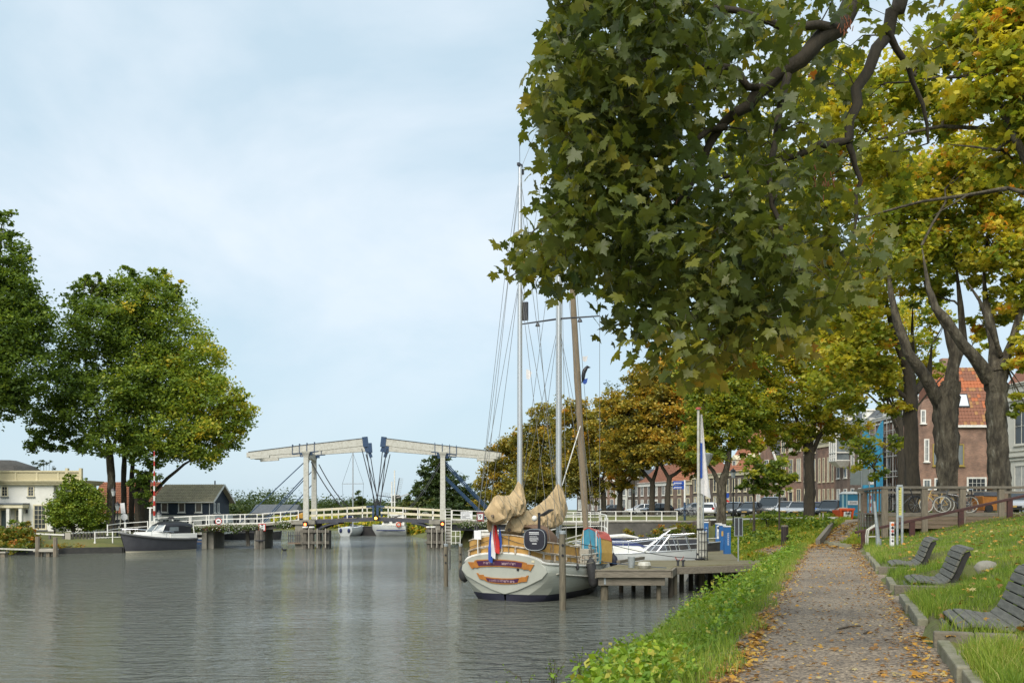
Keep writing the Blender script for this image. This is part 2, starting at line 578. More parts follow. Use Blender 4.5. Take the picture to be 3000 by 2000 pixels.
# water
def make_water():
 m = bpy.data.materials.new('river_water')
 m.use_nodes = True
 t = m.node_tree
 b = t.nodes['Principled BSDF']
 b.inputs['Base Color'].default_value = (0.1, 0.105, 0.085, 1)
 b.inputs['Roughness'].default_value = 0.04
 b.inputs['IOR'].default_value = 1.42
 tcn = nd(t, 'ShaderNodeTexCoord')
 prev = None
 gust = nd(t, 'ShaderNodeTexNoise')
 gust.inputs['Scale'].default_value = 0.07
 gust.inputs['Detail'].default_value = 3
 t.links.new(tcn.outputs['Object'], gust.inputs['Vector'])
 gm = nd(t, 'ShaderNodeMapRange')
 gm.inputs['From Min'].default_value, gm.inputs['From Max'].default_value = 0.38, 0.62
 gm.inputs['To Min'].default_value, gm.inputs['To Max'].default_value = 0.3, 1.0
 t.links.new(gust.outputs['Fac'], gm.inputs['Value'])
 for sc, dist, rot, st in ((0.4, 0.2, 0.3, (0.6, 1.4, 1)), (1.5, 0.5, -0.2, (0.6, 1.5, 1)), (4.0, 0.2, 0.15, (0.6, 1.5, 1))):
  mpn = nd(t, 'ShaderNodeMapping')
  mpn.inputs['Scale'].default_value = st
  mpn.inputs['Rotation'].default_value = (0, 0, rot)
  t.links.new(tcn.outputs['Object'], mpn.inputs[0])
  nz = nd(t, 'ShaderNodeTexNoise')
  nz.inputs['Scale'].default_value = sc
  nz.inputs['Detail'].default_value = 3
  nz.inputs['Roughness'].default_value = 0.55
  nz.inputs['Distortion'].default_value = 0.6
  t.links.new(mpn.outputs[0], nz.inputs['Vector'])
  bp = nd(t, 'ShaderNodeBump')
  t.links.new(gm.outputs[0], bp.inputs['Strength'])
  bp.inputs['Distance'].default_value = dist
  t.links.new(nz.outputs['Fac'], bp.inputs['Height'])
  if prev is not None:
   t.links.new(prev.outputs[0], bp.inputs['Normal'])
  prev = bp
 t.links.new(prev.outputs[0], b.inputs['Normal'])
 mb = MB().quad((-500, -40, 0), (120, -40, 0), (120, 420, 0), (-500, 420, 0))
 setting('water', mb, m)
make_water()
# path, ramp, street
def strip(pts, half, dz, n_across=6):
 """sheet following a polyline of (x, y) on the ground"""
 pts = np.array(pts, dtype=float)
 seg = np.sqrt((np.diff(pts, axis=0) ** 2).sum(1))
 s = np.concatenate([[0], np.cumsum(seg)])
 u = np.linspace(0, s[-1], int(s[-1] / 0.45) + 2)
 x, y = np.interp(u, s, pts[:, 0]), np.interp(u, s, pts[:, 1])
 for _ in range(6):
  x[1:-1] = (x[:-2] + x[2:] + 2 * x[1:-1]) / 4
  y[1:-1] = (y[:-2] + y[2:] + 2 * y[1:-1]) / 4
 dx, dy = np.gradient(x), np.gradient(y)
 L = np.hypot(dx, dy)
 nx, ny = dy / L, -dx / L
 mb = MB()
 k = n_across + 1
 hw = half if np.ndim(half) else np.full(len(u), half)
 wob = 0.05 * np.sin(u * 1.9) + 0.04 * np.sin(u * 4.3 + 1)
 for i in range(len(u)):
  for j in range(k):
   f = -1 + 2 * j / n_across
   X, Y = x[i] + nx[i] * (hw[i] + wob[i]) * f, y[i] + ny[i] * (hw[i] + wob[i]) * f
   mb.v.append((X, Y, gz1(X, Y) + dz))
 for i in range(len(u) - 1):
  for j in range(n_across):
   a = i * k + j
   mb.f.append((a, a + 1, a + k + 1, a + k))
 return mb
def path_mat():
 m = bpy.data.materials.new('gravel_path')
 m.use_nodes = True
 t = m.node_tree
 b = t.nodes['Principled BSDF']
 tcn = nd(t, 'ShaderNodeTexCoord')
 big = nd(t, 'ShaderNodeTexNoise')
 big.inputs['Scale'].default_value = 0.8
 big.inputs['Detail'].default_value = 6
 t.links.new(tcn.outputs['Object'], big.inputs['Vector'])
 r1 = nd(t, 'ShaderNodeValToRGB')
 r1.color_ramp.elements[0].position, r1.color_ramp.elements[0].color = 0.35, (0.14, 0.12, 0.1, 1)
 r1.color_ramp.elements[1].position, r1.color_ramp.elements[1].color = 0.65, (0.23, 0.195, 0.155, 1)
 t.links.new(big.outputs['Fac'], r1.inputs[0])
 vo = nd(t, 'ShaderNodeTexVoronoi')
 vo.inputs['Scale'].default_value = 38
 t.links.new(tcn.outputs['Object'], vo.inputs['Vector'])
 r2 = nd(t, 'ShaderNodeValToRGB')
 e = r2.color_ramp.elements
 e[0].position, e[0].color = 0.0, (0.3, 0.28, 0.27, 1)
 e[1].position, e[1].color = 1.0, (1.9, 1.75, 1.5, 1)
 sp = nd(t, 'ShaderNodeSeparateColor')
 t.links.new(vo.outputs['Color'], sp.inputs[0])
 t.links.new(sp.outputs[0], r2.inputs[0])
 mx = nd(t, 'ShaderNodeMix', data_type='RGBA', blend_type='MULTIPLY')
 mx.inputs['Factor'].default_value = 0.85
 t.links.new(r1.outputs[0], mx.inputs['A'])
 t.links.new(r2.outputs[0], mx.inputs['B'])
 t.links.new(mx.outputs['Result'], b.inputs['Base Color'])
 b.inputs['Roughness'].default_value = 0.9
 bp = nd(t, 'ShaderNodeBump')
 bp.inputs['Distance'].default_value = 0.012
 bp.inputs['Strength'].default_value = 0.9
 t.links.new(vo.outputs['Distance'], bp.inputs['Height'])
 t.links.new(bp.outputs[0], b.inputs['Normal'])
 return m
gravel = path_mat()
PATH_PTS = [(pc(-7), -7), (pc(0), 0), (pc(20), 20), (pc(38), 38), (14.1, 42), (14.6, 47), (14.2, 53)]
setting('path', strip(PATH_PTS, 1.1, 0.012), gravel)
RAMP_PTS = [(14.6, 43.5), (15.9, 46), (19.0, 53), (22.5, 61), (25, 66)]
setting('path', strip(RAMP_PTS, 0.95, 0.03), gravel)
asphalt = M('street_brick_paving', (0.13, 0.1, 0.085), (0.09, 0.075, 0.065), sc=2.5, rough=0.9)
setting('street', strip([(32, 30), (32, 60), (32, 90), (29, 118), (23, 140), (15, 170), (6, 200)], 6.0, 0.05, 4), asphalt)
# grass, weeds and fallen leaves (uncountable ground cover)
def blades(n, sampler, hmin, hmax, wmin, wmax, name, mat, label, tint_f=None, lean=0.35):
 X, Y, hs = sampler(n)
 n = len(X)
 Z = gz(X, Y) - 0.01
 h = (hmin + (hmax - hmin) * rng.random(n) ** 1.5) * hs
 w = (wmin + (wmax - wmin) * rng.random(n))
 a = rng.random(n) * 2 * np.pi
 bx, by = np.cos(a) * w / 2, np.sin(a) * w / 2
 la = rng.random(n) * 2 * np.pi
 ll = h * (0.1 + lean * rng.random(n) * 1.6)
 lx, ly = np.cos(la) * ll, np.sin(la) * ll
 v = np.empty((n, 5, 3))
 v[:, 0] = np.stack([X - bx, Y - by, Z], -1)
 v[:, 1] = np.stack([X + bx, Y + by, Z], -1)
 v[:, 2] = np.stack([X + bx * 0.75 + lx * 0.35, Y + by * 0.75 + ly * 0.35, Z + h * 0.6], -1)
 v[:, 3] = np.stack([X - bx * 0.75 + lx * 0.35, Y - by * 0.75 + ly * 0.35, Z + h * 0.6], -1)
 v[:, 4] = np.stack([X + lx, Y + ly, Z + h], -1)
 b0 = np.arange(n) * 5
 loops = np.stack([b0, b0 + 1, b0 + 2, b0 + 3, b0 + 3, b0 + 2, b0 + 4], -1)
 tot = np.tile([4, 3], n)
 t = np.clip(0.5 + 0.22 * np.sin(X * 1.1 + 0.7 * Y) * np.sin(Y * 0.9 - X * 0.5) + 0.2 * rng.standard_normal(n), 0, 1) if tint_f is None else tint_f(X, Y, n)
 me = np_mesh(name, v.reshape(-1, 3), loops, tot, mat, {'tint': np.repeat(t, 5)})
 o = link(name, me)
 tag(o, label, 'grass', kind='stuff')
 return o
grass_m = leaf_mat('grass_blade', [(0.0, (0.07, 0.12, 0.016)), (0.45, (0.15, 0.235, 0.028)), (0.75, (0.25, 0.32, 0.045)), (1.0, (0.42, 0.37, 0.13))], rough=0.5, transl=0.3, spec=0.25)
def in_dy(d, Y):
 return d / 0.9454 + 0.345 * Y
def samp_right(n):
 Y = 4.5 + (44 - 4.5) * rng.random(n) ** 2.2
 dmax = np.clip(0.556 * Y + 1.5 - 0.345 * Y, 2.6, 11.5)
 d = 1.2 + (dmax * 0.9454 - 1.2) * rng.random(n)
 X = in_dy(d, Y)
 hs = np.ones(n)
 edge = np.exp(-((d - 1.35) / 0.3) ** 2) * (Y > 7)
 hs += 1.3 * edge * (0.4 + 0.6 * np.sin(Y * 2.1) ** 2)
 tuft = np.sin(X * 2.3 + 1.3 * np.sin(Y)) * np.sin(Y * 2.9 + X)
 hs += np.clip(tuft - 0.3, 0, 1) * 0.9
 keep = np.ones(n, bool)
 sl = X * 0.326 + Y * 0.9454
 for s0 in RECESS:
  keep &= ~((sl > s0 - 1.35) & (sl < s0 + 0.12) & (d < 1.75 + 0.35 * (sl - s0 + 1.35)))
 for yb in BENCH_Y:
  s0 = 1.45 / 0.9454 * 0.326 + yb * (0.345 * 0.326 + 0.9454)
  keep &= ~((np.abs(sl - s0) < 0.85) & (d > 1.12) & (d < 2.4))
 return X[keep], Y[keep], hs[keep]
blades(150000, samp_right, 0.06, 0.15, 0.005, 0.011, 'grass', grass_m, 'bright green lawn sloping up behind the wooden loungers')
def samp_left(n):
 Y = 5.0 + 41 * rng.random(n) ** 1.9
 d = -0.93 - 3.05 * rng.random(n) ** 0.9 * np.interp(Y, [16, 40], [1.0, 0.5])
 hs = 1 + 1.0 * rng.random(n) * (d < -1.5)
 X = in_dy(d + 0.13 * np.sin(Y * 2.2), Y)
 return X, Y, hs
blades(85000, samp_left, 0.08, 0.26, 0.005, 0.011, 'grass', grass_m, 'long green grass on the verge between gravel path and water')
def samp_far(n):
 Y = 40 + 48 * rng.random(n) ** 1.4
 X = 11.0 + (Y - 44) * 0.185 + (3 + 0.1 * (Y - 40) + 8) * rng.random(n)
 sd = river_sd(X, Y)
 ramp = np.abs((X - 14.6) - (Y - 43.5) * 0.46) < 0.9
 k = (X > 11.1 + 0.185 * (Y - 44.4)) & ~ramp & ~((np.abs(X - 14.3) < 0.9) & (Y < 52))
 return X[k], Y[k], np.ones(k.sum())
yg = leaf_mat('bank_grass_blade', [(0.0, (0.09, 0.15, 0.015)), (0.5, (0.2, 0.27, 0.025)), (1.0, (0.4, 0.34, 0.05))], rough=0.55, transl=0.3, spec=0.2)
def tf(X, Y, n):
 return np.clip(0.45 + 0.3 * np.sin(X * 0.6 + 0.35 * Y) * np.sin(Y * 0.4 - X * 0.3) + 0.2 * rng.standard_normal(n), 0, 1)
blades(75000, samp_far, 0.12, 0.36, 0.02, 0.04, 'grass', yg, 'yellow green rough grass on the quay bank below the street', tint_f=tf)
# ---- leaves
def euler_mats(n, tilt, rg=None):
 """random rotations: spin about z, then tilt the normal away from +z by up to `tilt` (radians, array or scalar)"""
 rg = rg or rng
 sp = rg.random(n) * 2 * np.pi
 az = rg.random(n) * 2 * np.pi
 tl = tilt * np.sqrt(rg.random(n)) if np.isscalar(tilt) else tilt
 cs, ss = np.cos(sp), np.sin(sp)
 Rz = np.zeros((n, 3, 3))
 Rz[:, 0, 0], Rz[:, 0, 1], Rz[:, 1, 0], Rz[:, 1, 1], Rz[:, 2, 2] = cs, -ss, ss, cs, 1
 kx, ky = np.cos(az), np.sin(az)
 c, s_ = np.cos(tl), np.sin(tl)
 C = 1 - c
 Rt = np.empty((n, 3, 3))
 Rt[:, 0, 0] = c + kx * kx * C
 Rt[:, 0, 1] = kx * ky * C
 Rt[:, 0, 2] = ky * s_
 Rt[:, 1, 0] = kx * ky * C
 Rt[:, 1, 1] = c + ky * ky * C
 Rt[:, 1, 2] = -kx * s_
 Rt[:, 2, 0] = -ky * s_
 Rt[:, 2, 1] = kx * s_
 Rt[:, 2, 2] = c
 return Rt @ Rz
DIAMOND = (np.array([(0, -.5, 0), (.34, .0, .07), (0, .55, -.03), (-.34, .0, .07)]), np.array([(0, 1, 2), (0, 2, 3)]))
LOBED = (np.array([(0, -.45, 0), (.42, -.2, .05), (.26, .06, .07), (.45, .3, -.02), (.12, .22, .05), (0, .62, -.08), (-.12, .22, .05), (-.45, .3, -.02), (-.26, .06, .07), (-.42, -.2, .05)]),
   np.array([(0, 1, 2), (0, 2, 4), (2, 3, 4), (0, 4, 6), (4, 5, 6), (0, 6, 8), (6, 7, 8), (0, 8, 9)]))
def maple_shape(bend=0.25):
 h = [(.04, -.02), (.2, -.12), (.44, -.14), (.33, .05), (.5, .14), (.7, .42), (.5, .44), (.42, .56), (.24, .47), (.33, .7), (.15, .74), (0, 1.05)]
 pts = [(0, 0)] + h + [(-x, y) for x, y in h[-2::-1]]
 v = [(0, .3, 0)] + [(x, y, 0) for x, y in pts]
 v = np.array(v, dtype=float)
 v[:, 2] = 0.05 - bend * v[:, 0] ** 2 - bend * 0.7 * np.maximum(v[:, 1] - 0.3, 0) ** 2 + 0.16 * np.abs(v[:, 0]) * (1 - v[:, 1])
 n = len(pts)
 f = [(0, 1 + i, 1 + (i + 1) % n) for i in range(n)]
 v[:, 1] -= 0.0
 return v, np.array(f)
MAPLE = maple_shape()
def leaf_cloud(name, C, size, rot, tint, shape, mat):
 sv, sf = shape
 n, k = len(C), len(sv)
 v = np.einsum('nij,kj->nki', rot, sv) * np.asarray(size).reshape(-1, 1, 1) + C[:, None, :]
 loops = (sf[None] + (np.arange(n) * k)[:, None, None]).reshape(-1)
 return np_mesh(name, v.reshape(-1, 3), loops, np.full(n * len(sf), 3), mat, {'tint': np.repeat(tint, k)})
nettle_m = leaf_mat('weed_leaf', [(0.0, (0.04, 0.09, 0.012)), (0.5, (0.13, 0.24, 0.02)), (0.85, (0.26, 0.36, 0.03)), (1.0, (0.4, 0.36, 0.06))], rough=0.45, transl=0.3, spec=0.35)
def weeds():
 n = 62000
 Y = 6.0 + 36 * rng.random(n) ** 1.7
 d = -1.25 - 3.1 * rng.random(n) * np.interp(Y, [16, 40], [1.0, 0.45])
 clump = np.sin(Y * 1.35 + d * 2.0) * np.sin(Y * 0.55 - d * 1.3 + 1)
 k = (clump > -0.55) | (rng.random(n) < 0.25)
 Y, d, clump = Y[k], d[k], clump[k]
 n = len(Y)
 X = in_dy(d, Y)
 hmax = np.clip(0.12 + 0.36 * np.clip(clump + 0.4, 0, 1.2) * (0.6 + 0.5 * np.sin(Y * 3.1 + d * 2.7)), 0.06, 0.6)
 z = gz(X, Y) + hmax * (0.35 + 0.65 * rng.random(n) ** 0.6)
 C = np.stack([X + 0.1 * rng.standard_normal(n), Y, z], -1)
 t = np.clip(0.5 + 0.25 * clump + 0.2 * rng.standard_normal(n), 0, 1)
 me = leaf_cloud('weeds', C, 0.035 + 0.07 * rng.random(n) ** 2, euler_mats(n, 1.2), t, DIAMOND, nettle_m)
 tag(link('weeds', me), 'bright leafy weeds overhanging the water on the left verge', 'weeds', kind='stuff')
weeds()
bankweed_m = leaf_mat('bank_weed_leaf', [(0.0, (0.05, 0.1, 0.012)), (0.4, (0.15, 0.22, 0.02)), (0.75, (0.32, 0.3, 0.03)), (1.0, (0.48, 0.24, 0.03))], rough=0.5, transl=0.3, spec=0.25)
def bank_weeds():
 n = 30000
 Y = 43 + 44 * rng.random(n) ** 1.2
 X = 11.1 + (Y - 44) * 0.185 + (3 + 0.1 * (Y - 40) + 7) * rng.random(n)
 sd = river_sd(X, Y)
 cl = np.sin(X * 0.9 + Y * 0.31) * np.sin(Y * 0.5 - X * 0.6)
 ramp = np.abs((X - 14.6) - (Y - 43.5) * 0.46) < 1.2
 k = (X > 11.2 + 0.185 * (Y - 44.4)) & ~ramp & ((cl > -0.1) | (rng.random(n) < 0.3)) & ~((np.abs(X - 14.3) < 1.1) & (Y < 54))
 X, Y, cl = X[k], Y[k], cl[k]
 n = len(X)
 hm = 0.2 + 0.55 * np.clip(cl, 0, 1)
 C = np.stack([X, Y, gz(X, Y) + hm * rng.random(n) ** 0.5], -1)
 t = np.clip(0.42 - 0.2 * cl + 0.22 * rng.standard_normal(n), 0, 1)
 me = leaf_cloud('undergrowth', C, 0.13 + 0.14 * rng.random(n), euler_mats(n, 1.1), t, DIAMOND, bankweed_m)
 tag(link('undergrowth', me), 'low leafy undergrowth turning yellow on the bank below parked cars', 'undergrowth', kind='stuff')
bank_weeds()
fallen_m = leaf_mat('fallen_leaf', [(0.0, (0.10, 0.045, 0.015)), (0.35, (0.28, 0.15, 0.05)), (0.65, (0.42, 0.21, 0.03)), (0.85, (0.5, 0.3, 0.04)), (1.0, (0.45, 0.38, 0.18))], rough=0.6, transl=0.15, spec=0.25)
def litter():
 n = 9000
 Y = 5.5 + 38 * rng.random(n) ** 1.6
 side = rng.random(n)
 d = np.where(side < 0.36, -0.88 + 0.13 * rng.standard_normal(n), np.where(side < 0.62, 1.05 - np.abs(0.22 * rng.standard_normal(n)), -1.1 + 2.2 * rng.random(n)))
 d = np.clip(d, -1.25, 1.12)
 X = in_dy(d, Y)
 C = np.stack([X, Y, gz(X, Y) + 0.025 + 0.02 * rng.random(n)], -1)
 small = 0.025 + 0.05 * rng.random(n) ** 2 + np.where((side < 0.36) & (Y < 14), 0.05 * rng.random(n), 0)
 me = leaf_cloud('fallen_leaves', C, small, euler_mats(n, 0.5), rng.random(n), LOBED, fallen_m)
 tag(link('fallen_leaves', me), 'small dry leaf litter strewn over the gravel path', 'fallen leaves', kind='stuff')
 n = 2600
 Y = np.concatenate([36 + 17 * rng.random(1300), 43 + 18 * rng.random(1300)])
 d = np.concatenate([-1.5 + 3 * rng.random(1300), np.zeros(1300)])
 X = np.concatenate([np.interp(Y[:1300], [36, 42, 53], [12.4, 14.1, 14.2]) + d[:1300], 14.6 + (Y[1300:] - 43.5) * 0.46 + np.where(rng.random(1300) < 0.6, -0.75, 0.2) + 0.3 * rng.standard_normal(1300)])
 C = np.stack([X, Y, gz(X, Y) + 0.06], -1)
 me = leaf_cloud('fallen_leaves', C, 0.09 + 0.09 * rng.random(n), euler_mats(n, 0.5), rng.random(n), LOBED, fallen_m)
 tag(link('fallen_leaves', me), 'orange leaf drift where the path bends by the ramp', 'fallen leaves', kind='stuff')
 n = 1500
 Y = 6 + 32 * rng.random(n) ** 1.4
 d = 1.4 + 7 * rng.random(n)
 X = in_dy(d, Y)
 C = np.stack([X, Y, gz(X, Y) + 0.07 + 0.03 * rng.random(n)], -1)
 me = leaf_cloud('fallen_leaves', C, 0.05 + 0.09 * rng.random(n), euler_mats(n, 0.7), 0.25 + 0.75 * rng.random(n), LOBED, fallen_m)
 tag(link('fallen_leaves', me), 'yellow and orange leaves scattered over the sloping lawn', 'fallen leaves', kind='stuff')
litter()
def hit(px, py, y0=4.0, y1=320.0):
 """first ground point on the line of sight of a photo pixel"""
 Y = np.linspace(y0, y1, 6000)
 z = EH - (py - HY) / FPX * Y
 g = gz((px - CX) / FPX * Y, Y)
 i = np.argmax(z <= g)
 return Vector(((px - CX) / FPX * Y[i], Y[i], g[i]))
# drawbridge
BO, BA = Vector((-12.9, 87, 0)), R(4)
BC, BS = math.cos(BA), math.sin(BA)
def bu(px, v=0.0):
 k = (px - CX) / FPX
 ox, oy = BO.x - v * BS, BO.y + v * BC
 return (k * oy - ox) / (BC - k * BS)
def bz(px, py, v=0.0):
 u = bu(px, v)
 Y = BO.y + u * BS + v * BC
 return EH - (py - HY) / FPX * Y
def bpt(px, py, v=0.0):
 """bridge-local point seen at a photo pixel, at offset v across the bridge"""
 return Vector((bu(px, v), v, bz(px, py, v)))
BW = 5.2
bridge_steel = M('bridge_girder', (0.035, 0.038, 0.055), (0.07, 0.07, 0.08), sc=3, rough=0.55)
def railing(root, name_post, name_rail, pts, mat, z_levels, post_h, every=1.55, r=0.03, pr=0.04, heavy=1):
 """posts and rails along a polyline of local points at deck level"""
 pts = [Vector(p) for p in pts]
 seg = [(b - a).length for a, b in zip(pts, pts[1:])]
 tot = sum(seg)
 def on(s):
  for a, b, l in zip(pts, pts[1:], seg):
   if s <= l + 1e-6:
    return a.lerp(b, s / l)
   s -= l
  return pts[-1]
 n = max(1, int(round(tot / every)))
 for i in range(n + 1):
  p = on(tot * i / n)
  mb = MB().cbox((p.x, p.y, p.z + post_h / 2), pr * 2, pr * 2, post_h)
  if heavy and i % 2 == 0:
   mb.cbox((p.x, p.y, p.z + 0.07), pr * 3.4, pr * 3.4, 0.14)
  part(name_post, mb, mat, root)
 for z in z_levels:
  mb = MB()
  for a, b in zip(pts, pts[1:]):
   mb.beam(a + Vector((0, 0, z)), b + Vector((0, 0, z)), r * 2, r * 2)
  part(name_rail, mb, mat, root)
def make_bridge():
 b = thing('drawbridge', 'white double drawbridge with two raised balance beams spanning the river', 'bridge', BO, BA)
 uL, uR = bu(897), bu(1297)
 zdeck = bz(905, 1523)
 for sgn, u0 in ((-1, uL), (1, uR)):
  ztop = bz(900, 1322)
  for v in (0.0, BW):
   mb = MB()
   mb.box(u0 - .26, v - .24, zdeck + .02, u0 + .26, v + .24, zdeck + 1.1)
   mb.beam((u0, v, zdeck + 1.1), (u0, v, ztop - .55), .5, .46, up=(0, 1, 0), w2=.44, h2=.42)
   part('pylon', mb, white_worn, b, bevel=.02)
   mb = MB().lathe([(.30, 0), (.34, .12), (.36, .2), (.5, .42), (.54, .55)], 4, (u0, v, ztop - .55), Matrix.Rotation(R(45), 4, 'Z'))
   part('capital', mb, white_worn, b)
   s = 1 if v == 0 else -1
   arc = [Vector((u0, v + s * (.24 + 1.3 * (1 - math.cos(t))), ztop - 2.3 + 1.5 * math.sin(t))) for t in np.linspace(0, R(88), 7)]
   part('brace', MB().tube(arc, .13, 5), white_worn, b)
  part('crossbeam', MB().box(u0 - .22, .25, ztop - .62, u0 + .22, BW - .25, ztop - .02), white_worn, b, bevel=.02)
  out_px, in_px = (727, 1066) if sgn < 0 else (1462, 1127)
  for v in (0.25, BW - .25):
   pi_, po = bpt(in_px, 1294, 0), bpt(out_px, 1331, 0)
   if v > 1:
    pi_ = pi_ + Vector((-.02, 0, -.25))
   pi_.y = po.y = v
   mid = Vector((u0, v, ztop + .28))
   mb = MB()
   mb.beam(po, mid, .42, .46, h2=.7)
   mb.beam(mid, pi_, .42, .7, h2=.68)
   part('balance_beam', mb, white_worn, b, bevel=.015)
   part('weather_strip', MB().beam(mid + Vector((0, 0, .37)), pi_ + Vector((0, 0, .36)), .5, .05).beam(po + Vector((0, 0, .25)), mid + Vector((0, 0, .37)), .5, .05), dark_steel, b)
   part('counterweight', MB().beam(po.lerp(mid, .03) + Vector((0, 0, -.3)), po.lerp(mid, .36) + Vector((0, 0, -.36)), .4, .26), white_worn, b)
   d = (pi_ - mid).normalized()
   cap = MB().beam(pi_ - d * .12, pi_ + d * .38, .5, .95)
   cap.beam(pi_ + d * .12 + Vector((0, 0, -.4)), pi_ + d * .3 + Vector((0, 0, -.95)), .3, .3)
   part('beam_cap', cap, blue_steel, b)
   fr = MB()
   for k in (-1.3, -.65, .05, .75):
    c = mid + d * k
    fr.cbox((c.x, c.y, c.z + .06), .06, .52, .95)
   a0, a1 = mid - d * 1.3 + Vector((0, 0, -.38)), mid + d * 1.1 + Vector((0, 0, -.38))
   fr.beam(a0, a1, .54, .07)
   fr.cbox((mid.x, mid.y, mid.z - .5), 1.1, .5, .22)
   part('pivot_frame', fr, blue_steel, b)
   tip = bpt(1100 + sgn * 5, 1487, 0)
   tip.y = v
   tip.z = zdeck + 1.2
   for o in (0, .42):
    part('hanger_rod', MB().tube([pi_ + d * (.2 - o) + Vector((0, 0, -.6)), tip + Vector((sgn * -.08 - sgn * o * .35, 0, 0))], .045, 5), dark_steel, b)
  po = bpt(out_px, 1331, 0)
  part('end_crosspiece', MB().box(po.x - .25, .46, po.z - .22, po.x + .25, BW - .46, po.z + .22), white_worn, b)
  ui = u0 - sgn * .45
  zt0, zt1 = zdeck + .02, bz(1100, 1515)
  th = .34
  dk = MB()
  for v in (0, BW - .2):
   poly = [(ui, 0, zt0), (0 + sgn * .06, 0, zt1), (0 + sgn * .06, 0, zt1 - th), (ui - sgn * 2.6, 0, zt0 - .24), (ui - sgn * 1.3, 0, zt0 - .75), (ui - sgn * .45, 0, zt0 - 1.6), (ui, 0, zt0 - 1.9)]
   part('leaf_girder', MB().prism([poly[0], poly[1], poly[2], poly[3], (ui, 0, zt0 - .36)], (0, v, 0), (0, v + .2, 0)), bridge_steel, b)
   arc = [Vector((ui - sgn * 2.7 * (1 - math.cos(t)), v + .1, zt0 - .3 - 1.7 * (1 - math.sin(t)))) for t in np.linspace(0, R(86), 8)]
   part('haunch', MB().tube(arc, .12, 5), bridge_steel, b)
  part('leaf_deck', MB().prism([(ui, 0, zt0 + .02), (sgn * .06, 0, zt1 + .02), (sgn * .06, 0, zt1 - .1), (ui, 0, zt0 - .1)], (0, .2, 0), (0, BW - .2, 0)), wood_deckb, b)
  for v in (.05, BW - .05):
   a, c = Vector((u0 - sgn * .26, v, 0)), Vector((sgn * .5, v, 0))
   for py0, py1 in ((1494, 1484), (1510, 1501)):
    part('leaf_rail', MB().beam((a.x, v, bz(915, py0)), (c.x, v, bz(1085, py1)), .1, .2), cream, b)
   for k in range(4):
    t = (k + .5) / 4
    x = a.x + (c.x - a.x) * t
    zb = zt0 + (zt1 - zt0) * t
    part('leaf_post', MB().box(x - .05, v - .05, zb, x + .05, v + .05, zb + 1.05), white, b)
   part('latch_frame', MB().box(sgn * .12, v - .08, zt1, sgn * .3, v + .08, zt1 + 1.15).box(sgn * .12, v - .09, zt1 + .95, sgn * .85, v + .09, zt1 + 1.1), blue_steel, b)
  for v in (.1, BW - .1):
   if sgn < 0:
    lines = [((889, 1355), (702, 1531)), ((889, 1398), (765, 1532))] if v < 1 else [((889, 1375), (742, 1533)), ((889, 1417), (783, 1532))]
   else:
    lines = [((1303, 1352), (1452, 1512)), ((1303, 1395), (1428, 1518))]
   for (x0, y0), (x1, y1) in lines:
    p, q = bpt(x0, y0), bpt(x1, y1)
    p.y = q.y = v
    for off in ((0,) if sgn < 0 else (-.09, .09)):
     o_ = Vector((0, 0, off))
     part('stay_rod', MB().tube([p + o_, q + o_], .05, 5), blue_steel, b)
   p = bpt(912, 1352) if sgn < 0 else bpt(1289, 1352)
   q = bpt(1062, 1518) if sgn < 0 else bpt(1140, 1518)
   p.y = q.y = v
   pts = []
   for t in np.linspace(0, 1, 14):
    w = p.lerp(q, t)
    w.z = p.z + (q.z - p.z) * (1 - (1 - t) ** 1.75)
    pts.append(w)
   part('cable', MB().tube(pts, .05 if sgn < 0 else .03, 5), dark_steel, b)
  mb = MB()
  for v in (-.1, BW + .1):
   mb.box(u0 - .95, v - .45, -1.2, u0 - .1, v + .45, zdeck - .35)
   mb.box(u0 + .2, v - .35, -1.2, u0 + .75, v + .35, zdeck - .35)
  mb.box(u0 - 1.3, -.7, zdeck - .4, u0 + .9, BW + .7, zdeck)
  part('pier', mb, concrete, b, bevel=.03)
 zl = [bz(478, 1546), bz(620, 1537), bz(758, 1534), zdeck]
 ul = [bu(455), bu(620), bu(758), uL - .7]
 for i in range(3):
  a, c = ul[i], ul[i + 1]
  part('deck_slab', MB().prism([(a, 0, zl[i]), (c, 0, zl[i + 1]), (c, 0, zl[i + 1] - .22), (a, 0, zl[i] - .22)], (0, -.25, 0), (0, BW + .25, 0)), concrete, b)
  for v in (.15, 2.6, BW - .15):
   part('girder', MB().prism([(a, 0, zl[i] - .22), (c, 0, zl[i + 1] - .22), (c, 0, zl[i + 1] - .62), (a, 0, zl[i] - .62)], (0, v - .12, 0), (0, v + .12, 0)), dark_conc, b)
 for v in (-.15, BW + .15):
  railing(b, 'railing_post', 'handrail', [(ul[i], v, zl[i]) for i in range(4)], white, (.04, .5, .93), .93, r=.028)
 for px0, px1 in ((590, 622), (744, 772)):
  c0, c1 = bu(px0), bu(px1)
  part('pier', MB().box(c0, 0.1, -1.2, c0 + .45, BW - .1, 1.75).box(c0 + .45, .5, -1.2, c1, BW - .5, 1.7), concrete, b, bevel=.03)
 part('pier', MB().box(bu(452), -.1, -1.2, bu(490), BW + .3, 1.25), dark_conc, b, bevel=.03)
 part('pier_cap', MB().box(bu(448), -.3, 1.25, bu(492), BW + .5, 1.55), concrete, b, bevel=.03)
 zr = bz(1500, 1529)
 ur = [uR + .9, bu(1500), bu(1755)]
 part('deck_slab', MB().prism([(ur[0], 0, zdeck), (ur[1], 0, zr), (ur[2], 0, zr), (ur[2], 0, zr - .25), (ur[1], 0, zr - .25), (ur[0], 0, zdeck - .25)], (0, -.25, 0), (0, BW + .25, 0)), concrete, b)
 part('girder', MB().box(ur[0], .1, zr - .8, ur[1], .4, zr - .26).box(ur[0], BW - .4, zr - .8, ur[1], BW - .1, zr - .26), dark_steel, b)
